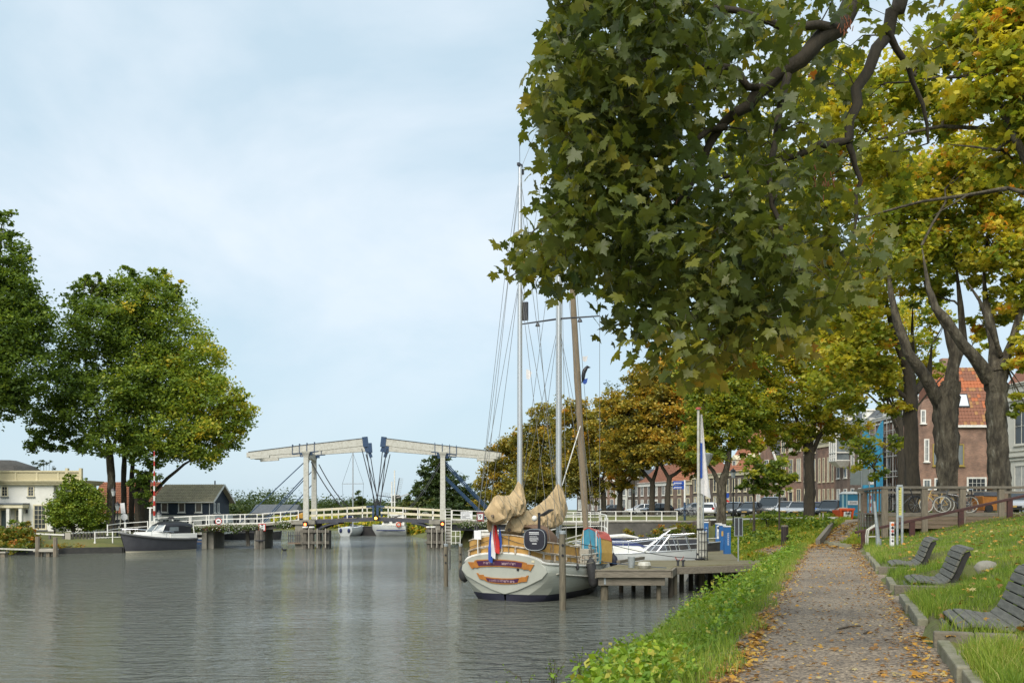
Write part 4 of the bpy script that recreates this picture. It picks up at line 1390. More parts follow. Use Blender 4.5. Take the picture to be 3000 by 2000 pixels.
for k in range(3):
 part('plank', MB().box(-.75, -.55 + k * .32, .5, .75, -.27 + k * .32, .6), wood_pale, j)
part('fascia', MB().box(-.78, -.6, .38, .78, -.56, .56), wood_pale, j)
j2 = thing('mooring_rail', 'long white rail on short posts at far left waterline', 'rail', (W(50, 0, 71).x, 71, 0))
part('rail', MB().beam((-3.4, -.2, .72), (1.4, 0, .55), .1, .12), white_worn, j2)
for k, w in ((-.95, .5), (-2.8, .4)):
 part('post', MB().box(k - w / 3, -.3, -1.2, k + w / 3, .1, .32), wood_greyv, j2)
 part('post_cap', MB().box(k - w / 2, -.4, .32, k + w / 2, .2, .42), wood_pale, j2)
# ---- cabin cruiser
def hull_loft(stations, zline, n=None):
 """stations: list of (s, [(half, z), ...] sheer to keel); returns ring strips split at zline"""
 return stations
def make_cruiser():
 t = thing('cabin_cruiser', 'dark grey cabin cruiser with black canopy moored at the left bank', 'boat', (-30.9, 80.3, 0), R(232))
 grey = M('cruiser_hull_grey', (.055, .055, .065), (.07, .07, .08), sc=2, rough=.25, coat=.4)
 cabwhite = M('gelcoat', (.72, .71, .66), rough=.3, coat=.3)
 st = [(-3.3, .98, 1.12, .80), (-2.2, 1.22, 1.1, 1.0), (-.5, 1.4, 1.16, 1.1), (1.0, 1.36, 1.28, .95), (2.2, 1.02, 1.45, .6), (3.0, .52, 1.6, .22), (3.45, .05, 1.72, .03)]
 def ring(s, b, zs, wl, z0, z1, k=6):
  r = []
  for i in range(k + 1):
   f = i / k
   z = z0 + (z1 - z0) * f
   q = (z - .05) / (zs - .05)
   half = wl + (b - wl) * max(q, 0) ** .7 if z > .05 else wl * (1 + (z - .05) * .8)
   r.append((half, z))
  return [(s + (.55 * (z / zs) - .55) * max(0, (s - 1.5) / 2) ** 1.2, h, z) for h, z in r]
 def shell(z0f, z1f):
  mb = MB()
  rows = []
  for s, b, zs, wl in st:
   r = ring(s, b, zs, wl, z0f(zs), z1f(zs))
   rows.append([(x, -h, z) for x, h, z in r[::-1]] + [(x, h, z) for x, h, z in r])
  mb.loft(rows, closed=False)
  n = len(rows[0])
  mb.f.append(tuple(range(n)))
  return mb
 part('hull', shell(lambda z: .12, lambda z: z - .1), grey, t, smooth=45)
 part('waterline_band', shell(lambda z: -.5, lambda z: .118), M('cream_band', (.6, .55, .42), rough=.4), t, smooth=45)
 rub = MB()
 pts = [(s, -b - .03, zs - .05) for s, b, zs, wl in st] + [(s, b + .03, zs - .05) for s, b, zs, wl in st[::-1]]
 rub.tube(pts, .1, 8)
 part('rub_rail', rub, M('grey_rubber', (.1, .1, .1), rough=.5), t, smooth=60)
 dk = MB()
 L = [(s, -b, zs) for s, b, zs, wl in st] + [(s, b, zs) for s, b, zs, wl in st[::-1]]
 dk.add(L, [tuple(range(len(L)))])
 part('deck', dk, cabwhite, t)
 part('cabin', MB().loft([[(2.2, -.5, 1.38), (2.2, .5, 1.38), (-.6, 1.05, 1.1), (-.6, -1.05, 1.1)], [(1.9, -.4, 1.72), (1.9, .4, 1.72), (-.6, .95, 1.72), (-.6, -.95, 1.72)]]), cabwhite, t, bevel=.04)
 part('coaming', MB().box(-3.2, -1.1, 1.0, -.6, -.95, 1.55).box(-3.2, .95, 1.0, -.6, 1.1, 1.55), cabwhite, t, bevel=.03)
 part('windscreen', MB().loft([[(.75, -.5, 1.73), (.75, .5, 1.73), (.1, .98, 1.73), (.1, -.98, 1.73)], [(.2, -.45, 2.3), (.2, .45, 2.3), (-.25, .85, 2.3), (-.25, -.85, 2.3)]]), glass_pale, t)
 for a, c in (((.78, -.5, 1.73), (.22, -.46, 2.32)), ((.78, .5, 1.73), (.22, .46, 2.32)), ((.12, -1.0, 1.73), (-.23, -.87, 2.32)), ((.12, 1.0, 1.73), (-.23, .87, 2.32))):
  part('windscreen_bar', MB().tube([a, c], .04, 6), white, t)
 can = []
 for s, h, z in ((.3, .62, 2.34), (-.3, .9, 2.58), (-1.3, 1.0, 2.66), (-2.3, 1.0, 2.6), (-2.9, .98, 2.45)):
  can.append([(s, h * math.cos(a), z - .42 + .42 * math.sin(a)) for a in np.linspace(0, math.pi, 9)])
 part('canopy', MB().loft([[p for p in r] for r in can], closed=False), black, t, smooth=60)
 part('canopy_side', MB().loft([[(.0, -.98, 1.72), (-.3, -.92, 2.2)], [(-1.6, -1.05, 1.5), (-1.6, -1.02, 2.26)], [(-2.6, -1.05, 1.5), (-2.7, -1.0, 2.1)]], closed=False).loft([[(.0, .98, 1.72), (-.3, .92, 2.2)], [(-1.6, 1.05, 1.5), (-1.6, 1.02, 2.26)], [(-2.6, 1.05, 1.5), (-2.7, 1.0, 2.1)]], closed=False), black, t)
 for sg in (-1, 1):
  part('canopy_window', MB().loft([[(-.5, sg * 1.0, 1.8), (-.6, sg * .97, 2.12)], [(-1.4, sg * 1.06, 1.75), (-1.4, sg * 1.04, 2.12)]], closed=False), glass_pale, t)
  part('pulpit_rail', MB().tube([(3.3, sg * .12, 1.95), (2.3, sg * .85, 2.0), (1.0, sg * 1.2, 1.9), (-.8, sg * 1.28, 1.7)], .025, 6), chrome, t)
  for s, b, z in ((2.5, .78, 1.45), (1.2, 1.15, 1.28), (-.1, 1.25, 1.2)):
   part('stanchion', MB().tube([(s, sg * b, z), (s, sg * b, z + .52)], .022, 5), chrome, t)
  part('radar_arch', MB().tube([(-3.0, sg * 1.0, 1.2), (-2.85, sg * 1.0, 2.45)], .05, 6), white, t)
 part('anchor', MB().tube([(2.55, -.86, 1.25), (2.5, -.9, .9)], .03, 5).tube([(2.35, -1.0, 1.15), (2.45, -.95, .88), (2.7, -.8, .9), (2.85, -.7, 1.15)], .03, 5), chrome, t)
 return t
make_cruiser()
def punt(name, label, px, py, Y, L, Bm, h, mat, rz, cat='boat', deck=None):
 p = W(px, py, Y)
 t = thing(name, label, cat, (p.x, p.y, 0), rz)
 rings = []
 for f, b, z in ((-.5, .7, h), (-.42, .9, h * .95), (0, 1, h * .9), (.35, .85, h), (.48, .45, h * 1.15), (.5, .1, h * 1.25)):
  rings.append([(f * L, -b * Bm / 2, z), (f * L * .97, -b * Bm * .38, -.3), (f * L * .97, b * Bm * .38, -.3), (f * L, b * Bm / 2, z)])
 part('hull', MB().loft(rings), mat, t, smooth=30)
 ins = [(f * L, b * Bm / 2 * .9, h * .97) for f, b in ((-.47, .7), (0, .98), (.4, .75))]
 part('thwart', MB().box(-L * .15, -Bm * .42, h * .8, -L * .08, Bm * .42, h * .88), wood_pale, t)
 part('deck', MB().add([(x, -y, z + .012) for x, y, z in ins] + [(x, y, z + .012) for x, y, z in ins[::-1]], [tuple(range(6))]), deck or wood_deckb, t)
 return t
punt('barge', 'long dark flat barge moored beyond the left bridge span', 690, 1578, 112, 11, 2.6, .85, M('barge_black', (.03, .03, .035), (.06, .055, .05), sc=2, rough=.6), R(8))
punt('rowing_boat', 'white open boat moored under the left bridge span', 545, 1580, 100, 5.0, 1.6, .6, white_worn, R(-6))
punt('rowing_boat', 'blue covered boat beside the landing stage under the bridge', 560, 1590, 97, 4.5, 1.5, .5, M('blue_cover', (.03, .07, .16), rough=.6), R(3), deck=MATS['blue_cover'])
s = thing('landing_stage', 'low dark landing stage under the left span of the bridge', 'jetty', (W(545, 0, 95).x, 95, 0))
for k in range(5):
 part('plank', MB().box(-3.2, -.5 + k * .22, .3, 3.4, -.3 + k * .22, .36), wood_deckb, s)
for k in (-3, -1.2, .8, 2.9):
 part('post', MB().tube([(k, -.55, -1), (k, -.55, .95 if k > 0 else .5)], .1, 6), wood_greyv, s)
s = thing('mooring_posts', 'pair of short grey posts in the water under the bridge', 'mooring posts', (W(640, 0, 98).x, 98, 0))
for k in (-.35, .25):
 part('post', MB().tube([(k, 0, -1), (k * .8, 0, 1.15)], .13, 7), wood_greyv, s)
# the ketch
hull_m = M('hull_paint', (.4, .41, .355), (.33, .34, .29), sc=1.2, rough=.4, bump=.35, bsc=5, stretch=(.15, .15, 7))
trans_m = M('transom_paint', (.41, .42, .365), (.36, .37, .32), sc=1.5, rough=.4)
navy_bot = M('antifouling', (.012, .012, .028), (.02, .02, .035), sc=2, rough=.5)
tan_cl = M('tan_canvas', (.52, .38, .21), (.44, .315, .17), sc=2.2, rough=.85, bump=4, bsc=3.5, stretch=(1, 1, .45))
ochre_cl = M('ochre_canvas', (.5, .29, .08), (.4, .22, .06), sc=2.5, rough=.85, bump=.6, bsc=6)
brown_cl = M('brown_canvas', (.17, .1, .06), (.13, .08, .05), sc=3, rough=.85)
gilt = M('gilt_wood', (.42, .17, .03), (.32, .12, .025), sc=6, rough=.45)
purple = M('purple_panel', (.085, .018, .045), (.05, .014, .06), sc=5, rough=.4)
rust_old = M('worn_rail_paint', (.5, .45, .37), (.27, .2, .14), sc=7, rough=.7, contrast=(.4, .62))
ry = Matrix.Rotation(R(-90), 4, "Y")
KH = R(28)
KST = [(0.0, 1.52, (1.75, 1.9, 1.95, 1.72, 1.1, .6, .05), (.03, .02, .02)),
  (.16, 1.5, (1.85, 1.97, 2.02, 1.9, 1.6, 1.3, 1.05), (.9, .6, .3)),
  (.55, 1.47, (1.95, 2.03, 2.08, 2.05, 1.95, 1.85, 1.72), (1.5, 1.1, .6)),
  (1.5, 1.4, (2.08, 2.12, 2.15, 2.12, 2.06, 1.98, 1.9), (1.75, 1.4, .9)),
  (3.3, 1.27, (2.15, 2.18, 2.2, 2.18, 2.12, 2.05, 1.97), (1.85, 1.5, 1.0)),
  (5.2, 1.3, (2.08, 2.1, 2.1, 2.06, 1.98, 1.88, 1.75), (1.6, 1.25, .8)),
  (7.0, 1.5, (1.68, 1.66, 1.6, 1.52, 1.4, 1.26, 1.1), (1.0, .75, .4)),
  (8.5, 1.8, (.95, .9, .84, .76, .66, .56, .46), (.4, .3, .15)),
  (9.3, 2.0, (.4, .36, .32, .28, .24, .2, .16), (.14, .1, .05)),
  (9.7, 2.1, (.05, .05, .05, .04, .04, .03, .03), (.02, .02, .02))]
KF = (1.0, .9, .74, .54, .3, .13, 0)
def kx(s, z):
 return s + .1 * (1.5 - z) if s < .01 else s
def sheer(s):
 return float(np.interp(s, [k[0] for k in KST], [k[1] for k in KST])), float(np.interp(s, [k[0] for k in KST], [k[2][0] for k in KST]))
def make_ketch():
 t = thing('sailing_ketch', 'white two masted sailing boat with carved stern and tan sail covers', 'sailboat', (-.34, 37.0, 0), R(90) - KH)
 up, lo = [], []
 for s, zs, hs, ls in KST:
  zz_ = [.28 + (zs - .28) * f for f in KF]
  r = list(zip(hs, zz_))
  up.append([(kx(s, z), h, z) for h, z in r] + [(kx(s, z), -h, z) for h, z in r[::-1]])
  r2 = [(hs[-1], .277)] + list(zip(ls, (0.0, -.3, -.6)))
  lo.append([(kx(s, z), h, z) for h, z in r2] + [(kx(s, z), -h, z) for h, z in r2[::-1]])
 part('hull', MB().loft(up, closed=False), hull_m, t, smooth=35)
 part('boot_top', MB().loft(lo, closed=False), navy_bot, t, smooth=35)
 s, zs, hs, _ = KST[0]
 r = [(h, .28 + (zs - .28) * f) for h, f in zip(hs, KF)]
 crown = [(1.75 * math.cos(a), 1.52 + .38 * math.sin(a)) for a in np.linspace(.12, math.pi - .12, 13)]
 poly = crown + [(-h, z) for h, z in r] + [(h, z) for h, z in r[::-1]]
 part('transom', MB().prism([(kx(0, z), y, z) for y, z in poly], (-.06, 0, 0), (.05, 0, 0)), trans_m, t, bevel=.02)
 def tp(px, py, d=-.07):
  y, z = -(px - 1475) / 64.4, 3.7 - (py - 1490) / 73
  return (kx(0, z) + d, y, z)
 def carve(name, pts, m, d, th=.035):
  part(name, MB().prism([tp(*p, 0) for p in pts], (d, 0, 0), (d - th, 0, 0)), m, t)
 carve('name_board', [(1391, 1643), (1400, 1640.5), (1430, 1638.5), (1468, 1637.5), (1510, 1639.5), (1535, 1643), (1545, 1646), (1540, 1665), (1533, 1662.5), (1500, 1660), (1467, 1659), (1430, 1660), (1405, 1662.5), (1398, 1664.5)], gilt, -.062)
 carve('name_panel', [(1398, 1644.5), (1430, 1641.5), (1468, 1640.5), (1510, 1642.5), (1533, 1646), (1530, 1659), (1500, 1656.5), (1467, 1655.5), (1430, 1656.5), (1404, 1658.5)], purple, -.099, .012)
 carve('scroll', [(1371.5, 1648), (1390, 1648), (1394, 1643.2), (1405, 1662), (1400, 1665), (1389, 1664), (1386, 1668), (1381, 1666)], gilt, -.06, .05)
 carve('scroll', [(1545, 1646), (1535, 1644), (1531, 1660), (1535, 1665), (1549, 1664.5), (1555, 1669), (1566.5, 1650), (1546, 1649)], gilt, -.06, .05)
 carve('home_port_board', [(1418, 1689), (1440, 1692), (1470, 1693), (1500, 1692), (1525, 1688.5), (1521, 1702), (1514, 1707), (1490, 1709.5), (1465, 1710), (1440, 1708.5), (1424, 1704)], gilt, -.062)
 carve('home_port_panel', [(1424, 1693.5), (1445, 1695.5), (1470, 1696.2), (1500, 1695), (1521, 1692), (1517, 1703), (1490, 1706), (1465, 1706.5), (1440, 1705), (1429, 1703)], purple, -.099, .012)
 carve('scroll', [(1396, 1680), (1400, 1680), (1404, 1685), (1416, 1684.5), (1419, 1690), (1425, 1704), (1419, 1700), (1405, 1697)], gilt, -.06, .05)
 carve('scroll', [(1549, 1682), (1545, 1681.5), (1541, 1686), (1528, 1687), (1524, 1690), (1519, 1705), (1526, 1702), (1543, 1700)], gilt, -.06, .05)
 mb = MB()
 letters = M('faded_letters', (.3, .2, .22), rough=.6)
 for a, c, y in ((1420, 1452, 1648), (1474, 1515, 1648.5), (1436, 1506, 1700.5)):
  x = a
  while x < c:
   p = tp(x, y, -.115)
   h = .055
   mb.box(p[0], p[1] - .012, p[2] - h, p[0] + .004, p[1] + .006, p[2] + h)
   if random.random() < .6:
    mb.box(p[0], p[1] - .05, p[2] + random.choice((-h, 0, h)) - .01, p[0] + .0035, p[1] - .012, p[2] + random.choice((h,)) * .1 + .01)
   x += 4.3
 part('lettering', mb, letters, t)
 p = tp(1518.5, 1666, -.07)
 ry = Matrix.Rotation(R(-90), 4, 'Y')
 part('exhaust_port', MB().lathe([(.06, -.02), (.055, .02), (.03, .022)], 12, p, ry), black, t)
 p = tp(1563, 1641, -.07)
 part('badge', MB().cbox(p, .02, .13, .08), cream, t)
 cr_pts = [(kx(0, z) - .02, y, z + .03) for y, z in crown]
 port = [(s, -h - .02, zs + .03) for s, zs, (h, *_), __ in KST[1:]]
 cap = [(a, -b, c) for a, b, c in port[::-1]] + cr_pts + port
 part('cap_rail', MB().tube(cap, .055, 6), white, t, smooth=60)
 part('rubbing_strake', MB().tube([(s, -h - .03, zs - .42 + .03 * abs(s - 3)) for s, zs, h, _ in [(k[0], k[1], k[2][2], 0) for k in KST[2:]]], .035, 6), white_worn, t)
 part('rubbing_strake', MB().tube([(s, h + .03, zs - .42 + .03 * abs(s - 3)) for s, zs, h, _ in [(k[0], k[1], k[2][2], 0) for k in KST[2:]]], .035, 6), white_worn, t)
 rows = [[(s, h * .98, zs - .05), (s, -h * .98, zs - .05)] for s, zs, (h, *_), __ in KST]
 part('deck', MB().loft(rows, closed=False), wood_pale, t)
 def stern(u, off=0.0):
  """u in [-1,1]: 1.9 m up the port side, round the stern, 2.6 m up the starboard side"""
  K = [(-1, 2.3, 2.05), (-.75, 1.2, 2.0), (-.5, .25, 1.72), (-.25, -.02, .9), (0, -.08, 0), (.25, -.02, -.9), (.5, .25, -1.72), (.75, 1.2, -2.0), (1, 2.9, -2.08)]
  k = np.array(K)
  x, y = np.interp(u, k[:, 0], k[:, 1]), np.interp(u, k[:, 0], k[:, 2])
  zc_ = 1.55 + .36 * max(0, 1 - (y / 1.95) ** 2) - (0.10 * max(0, x - 1) if x > 1 else 0)
  l = math.hypot(x - 2.0, y)
  return x + (x - 2.0) / l * off * -1 * -1, y + y / l * off, zc_
 us = np.linspace(-1, 1, 41)
 for z0_, z1_, nm in ((.08, .27, 'canvas_dodger'), (.33, .72, 'canvas_dodger')):
  rows = []
  for u in us:
   x, y, z = stern(u)
   w = .02 * math.sin(u * 55) + .015 * math.sin(u * 23 + 1)
   rows.append([(x - .02 - w, y, z + z0_), (x - .02 + w * 1.5, y, z + (z0_ + z1_) / 2), (x - .02 - w * .5, y, z + z1_)])
  part(nm, MB().loft(rows, closed=False), ochre_cl, t, smooth=60)
 part('stern_rail', MB().tube([(stern(u)[0] - .06, stern(u)[1] * 1.02, stern(u)[2] + .33) for u in us], .035, 6), rust_old, t, smooth=60)
 part('top_rail', MB().tube([(stern(u)[0] - .03, stern(u)[1] * 1.01, stern(u)[2] + .76) for u in us], .026, 6), rust_old, t, smooth=60)
 for u in np.linspace(-.97, .97, 13):
  x, y, z = stern(u)
  part('baluster', MB().lathe([(.035, .02), (.05, .06), (.03, .1), (.055, .17), (.03, .25), (.035, .31)], 8, (x - .06, y * 1.02, z)), rust_old, t, smooth=50)
 for u in (-.98, -.62, -.3, .08, .33, .62, .98):
  x, y, z = stern(u)
  part('stanchion', MB().tube([(x - .045, y * 1.015, z + .05), (x - .045, y * 1.015, z + .76)], .022, 6), wood_greyv, t)
 part('lashing', MB().tube([(stern(u)[0] - .09, stern(u)[1] * 1.03, stern(u)[2] + .66 - .2 * math.sin((u + .85) / .85 * math.pi)) for u in np.linspace(-.85, 0, 12)], .012, 4), rope_d, t)
 part('lashing', MB().tube([(stern(u)[0] - .09, stern(u)[1] * 1.03, stern(u)[2] + .68 - .2 * math.sin((u) / .5 * math.pi)) for u in np.linspace(0, .5, 10)], .012, 4), rope_d, t)
 for i in range(9):
  s = 3.1 + i * .62
  zs, h = sheer(s)
  for sg in (-1, 1):
   part('bulwark_stanchion', MB().box(s - .05, sg * h - .05, zs, s + .05, sg * h + .05, zs + .45), rust_old, t)
 for sg in (-1, 1):
  for dz in (.28, .48):
   part('bulwark_rail', MB().tube([(s, sg * sheer(s)[1], sheer(s)[0] + dz) for s in np.linspace(2.9, 9.4, 12)], .035, 6), white_worn, t)
 part('deckhouse', MB().box(1.7, -1.25, 1.2, 4.6, 1.15, 2.05), white_worn, t, bevel=.06)
 part('locker', MB().box(.65, .55, 1.4, 1.5, 1.5, 2.75).box(.6, .5, 2.75, 1.55, 1.55, 2.82), white, t, bevel=.03)
 hood = []
 for s, r_, hgt in ((1.15, .86, .95), (1.5, .9, 1.05), (2.2, .92, 1.05), (2.9, .8, .7), (3.1, .7, .4)):
  hood.append([(s, -.42 + r_ * math.cos(a), 2.0 + hgt * math.sin(a) ** .75) for a in np.linspace(.02, math.pi - .02, 13)])
 part('sprayhood', MB().loft(hood, closed=False), brown_cl, t, smooth=60)
 part('sprayhood_window', MB().add([(1.12, -.42 + .72 * math.cos(a), 2.15 + .7 * math.sin(a)) for a in np.linspace(.15, math.pi - .15, 11)], [tuple(range(11))]), glass_pale, t)
 part('hood_piping', MB().tube([(1.13, -.42 + .88 * math.cos(a), 2.0 + .97 * math.sin(a) ** .75) for a in np.linspace(.02, math.pi - .02, 15)], .03, 6), brown_cl, t)
 mz, mm = Vector((1.4, 0, 0)), Vector((5.2, 0, 0))
 part('mizzen_mast', MB().tube([(1.4, 0, 1.3), (1.4, 0, 9), (1.42, 0, 17.9)], [.1, .1, .075], 10), alu, t, smooth=50)
 part('main_mast', MB().tube([(5.2, 0, 1.3), (5.2, 0, 12), (5.22, 0, 24)], [.125, .125, .09], 10), alu, t, smooth=50)
 for x, y, z0_, z1_, r_ in ((1.28, 0, 1.5, 17.8, .02), (5.05, 0, 1.6, 23.8, .025), (1.4, -.12, 2, 17.6, .012), (5.2, -.16, 2, 23.6, .013)):
  part('halyard', MB().tube([(x, y, z0_), (x + .05, y * .6, z1_)], r_, 4), alu if r_ > .015 else rope, t)
 part('masthead_fitting', MB().cbox((1.42, 0, 17.95), .34, .1, .12).tube([(1.42, 0, 18), (1.42, 0.02, 19.3)], .012, 4).cbox((1.66, 0, 17.75), .1, .1, .22), dark_steel, t)
 part('spreader', MB().tube([(5.2, -2.0, 12.2), (5.2, 0, 12.27), (5.2, 2.0, 12.2)], [.03, .045, .03], 6), dark_steel, t)
 part('spreader', MB().tube([(1.4, -.72, 13.4), (1.4, 0, 13.55), (1.4, .66, 13.3)], [.02, .03, .02], 6), dark_steel, t)
 for y in (-1.05, 1.05):
  part('deck_light', MB().lathe([(.12, 0), (.08, .1), (.02, .16)], 8, (5.2, y, 12.03)), dark_steel, t)
 part('radar_box', MB().cbox((1.55, -.17, 11.9), .12, .26, .75), dark_steel, t)
 def wire(a, b, r_=.011):
  part('shroud', MB().tube([a, b], r_, 4), rope_w, t)
 rope_w = M('rigging_wire', (.16, .16, .15), rough=.5, metal=.3)
 for sg in (-1, 1):
  for s0, ztop, zm, m in ((1.0, 17.6, 13.4, mz), (.5, 13.3, 0, mz), (2.0, 13.3, 0, mz)):
   zs, h = sheer(s0)
   a = Vector((s0, sg * h, zs))
   if zm:
    k = Vector((1.4, sg * .7, zm))
    wire(a, k)
    wire(k, (1.4, 0, ztop))
   else:
    wire(a, (1.4, 0, ztop))
  for s0, ztop, zm in ((5.0, 23.5, 12.2), (4.3, 12.1, 0), (5.9, 12.1, 0), (4.7, 17.5, 0)):
   zs, h = sheer(s0)
   a = Vector((s0, sg * h, zs))
   if zm:
    k = Vector((5.2, sg * 2.0, zm))
    wire(a, k)
    wire(k, (5.2, 0, ztop))
   else:
    wire(a, (5.2, 0, ztop))
 wire((-.75, .55, 3.2), (1.4, 0, 17.5))
 wire((-.05, 1.3, 2.4), (1.4, 0, 17.0))
 wire((1.42, 0, 17.7), (5.2, 0, 23.2))
 wire((1.42, 0, 16.8), (4.0, -.9, 2.0))
 wire((1.42, 0, 13), (3.6, .9, 2.0))
 wire((5.2, 0, 23.6), (2.6, -1.6, 1.6))
 wire((9.6, 0, 2.1), (5.2, 0, 23.9))
 fs = [Vector((8.35, 0, 2.3)).lerp(Vector((5.35, 0, 23.6)), f) for f in np.linspace(0, 1, 18)]
 part('furled_headsail', MB().tube(fs, [.12, .15, .17, .16, .155, .15, .17, .15] + list(np.linspace(.145, .05, 10)), 9), M('furled_sailcloth', (.3, .235, .16), (.22, .17, .115), sc=3, rough=.9, bump=.5, stretch=(3, 3, .5)), t, smooth=60)
 part('boom_strut', MB().tube([(5.35, -.1, 4.75), (7.4, -.1, 7.6)], .025, 5), white, t)
 def cover(name, prof, seed):
  rows = []
  na = 28
  r2 = np.random.default_rng(seed)
  ph = r2.random(6) * 6
  for i, (s, zb, zt, w) in enumerate(prof):
   ring = []
   for k in range(na):
    a = 2 * math.pi * k / na
    sy, cz = math.sin(a), math.cos(a)
    zc_, hz_ = (zb + zt) / 2, (zt - zb) / 2
    ww = w * (1.05 if cz < 0 else (1 - .75 * cz ** 1.6))
    if cz < 0:
     sy = math.copysign(min(1, abs(sy) * 1.5), sy)
    wr = 1 + .1 * math.sin(3 * a + s * 5 + ph[0]) + .08 * math.sin(6 * a - s * 11 + ph[1]) + .08 * math.sin(s * 21 + 3 * a + ph[2]) + .05 * math.sin(s * 37 - 4 * a)
    ring.append((s + .03 * math.sin(a * 4 + ph[3]), ww * sy * wr, zc_ + hz_ * cz * (1 + .04 * math.sin(4 * a + s * 7 + ph[4]))))
   rows.append(ring)
  part(name, MB().loft(rows), tan_cl, t, smooth=28)
  for i in range(8, len(rows) - 3, 17):
   ctr = Vector((rows[i][0][0], 0, (prof[i][1] + prof[i][2]) / 2))
   ring = [ctr + (Vector(q) - ctr) * 1.03 for q in rows[i]]
   part('lashing', MB().tube(ring + [ring[0]], .012, 4), rope, t)
 def dense(P, n):
  P = np.array(P)
  u = np.linspace(P[0, 0], P[-1, 0], n)
  return [(x, *(np.interp(x, P[:, 0], P[:, k]) for k in (1, 2, 3))) for x in u]
 cover('mizzen_sail_cover', dense([(-.85, 3.45, 3.95, .2), (-.78, 3.2, 4.15, .34), (-.4, 3.05, 4.27, .38), (.1, 3.3, 4.2, .36), (.6, 3.38, 4.28, .36), (1.0, 3.36, 4.5, .36), (1.25, 3.34, 4.8, .3), (1.45, 3.34, 5.05, .2), (1.6, 3.4, 4.85, .16)], 60), 3)
 part('cover_flap', MB().loft([[(-.8, .3, 3.4), (-.8, .32, 2.95)], [(-.5, .36, 3.2), (-.45, .4, 2.75)], [(-.1, .3, 3.3), (0, .33, 3.0)]], closed=False), tan_cl, t, smooth=60)
 cover('main_sail_cover', dense([(.5, 2.75, 3.25, .15), (.8, 2.65, 3.42, .3), (1.6, 2.6, 3.55, .36), (2.6, 2.72, 3.7, .4), (3.4, 2.8, 3.95, .42), (4.2, 2.85, 4.25, .42), (4.8, 2.9, 4.6, .38), (5.15, 2.95, 4.95, .3), (5.4, 3.1, 4.95, .24), (5.62, 3.3, 4.4, .2)], 80), 5)
 part('mizzen_boom', MB().tube([(-.95, 0, 3.42), (1.4, 0, 3.5)], .06, 8), wood_deckb, t)
 part('main_boom', MB().tube([(.45, 0, 2.85), (5.2, 0, 3.0)], .07, 8), wood_deckb, t)
 ap = Vector((.35, -1.42, 0))
 part('aerial_post', MB().tube([ap + Vector((0, 0, 2.0)), ap + Vector((0, 0, 3.55))], .06, 8), black, t)
 part('aerial_ball', MB().ball(ap + Vector((-.05, .18, 3.32)), .12), white, t, smooth=60)
 part('solar_panel', MB().cbox(ap + Vector((.05, -.3, 3.55)), .45, .5, .04, rx=R(-30)), dark_steel, t)
 for z in (2.75, 3.35):
  pts = []
  for u in np.linspace(-1, 1, 11):
   s = 9.75 - 2.9 * abs(u) ** 1.3
   pts.append((s, (.12 + 1.5 * abs(u) ** .9) * (1 if u > 0 else -1), z + .1 * (1 - abs(u)) - (.5 * max(0, abs(u) - .7))))
  part('pulpit_rail', MB().tube(pts, .03, 6), white, t)
 for s, y in ((9.5, .3), (8.8, .75), (8.0, 1.2), (7.2, 1.55)):
  for sg in (-1, 1):
   part('pulpit_post', MB().tube([(s, sg * y, sheer(s)[0]), (s + .05, sg * y, 3.3)], .025, 5), white, t)
 part('life_rail', MB().tube([(2.9, -2.0, 2.25), (4.5, -2.1, 2.05), (6.5, -1.85, 2.15)], .02, 5), rope_d, t)
 part('winch_drum', MB().lathe([(.2, 0), (.24, .05), (.18, .2), (.22, .4), (.14, .44)], 10, (6.3, -1.2, 1.4)), white_worn, t)
 part('deck_box', MB().box(4.2, -1.9, 1.25, 4.9, -1.35, 1.95).box(5.6, -1.75, 1.3, 6.1, -1.4, 1.8), wood_pale, t)
 return t
ketch = make_ketch()
KM = Matrix.Translation((-.34, 37.0, 0)) @ Matrix.Rotation(R(90) - KH, 4, 'Z')
def kw(s, y, z):
 return KM @ Vector((s, y, z))
p = kw(-.3, -1.58, 2.5)
t = thing('buoy_cover', 'dark blue round cushion shaped cover with white print on stern rail', 'cover', p, R(90) - KH)
sq = []
for x, sc in ((-.1, .8), (-.09, .93), (-.03, 1), (.06, 1), (.1, .9)):
 ring = []
 for k in range(28):
  a = 2 * math.pi * k / 28
  c, s_ = math.cos(a), math.sin(a)
  q = (abs(c) ** 3.2 + abs(s_) ** 3.2) ** (-1 / 3.2)
  ring.append((x, .49 * sc * q * c, .44 * sc * q * s_))
 sq.append(ring)
part('cover', MB().loft(sq), M('navy_fabric', (.012, .013, .022), (.02, .02, .03), sc=4, rough=.8), t, smooth=35)
part('piping', MB().tube([(-.09, y * 1.0, z * 1.0) for x, y, z in sq[1]] + [(-.09, sq[1][0][1], sq[1][0][2])], .012, 5), galv, t)
mb = MB()
for z, a, c, h in ((.26, -.22, .2, .04), (.2, -.22, .2, .025), (.12, -.2, .13, .014), (.07, -.2, .18, .014), (.035, -.2, .18, .014), (0, -.2, .18, .014), (-.035, -.2, .1, .014), (-.07, -.16, .14, .014), (-.17, -.09, .1, .035)):
 y = a
 while y < c:
  w = .012 + .03 * random.random()
  mb.box(-.112, -min(y + w, c), z, -.104, -y, z + h)
  y += w + .007
part('lettering', mb, sign_white, t)
p = kw(-.22, .3, 2.3)
t = thing('national_flag', 'red white and blue flag hanging limp from the stern flagstaff', 'flag', p, R(90) - KH)
part('staff', MB().tube([(.1, -.08, -.6), (.0, -.1, 1.45)], .025, 6), wood_deckb, t)
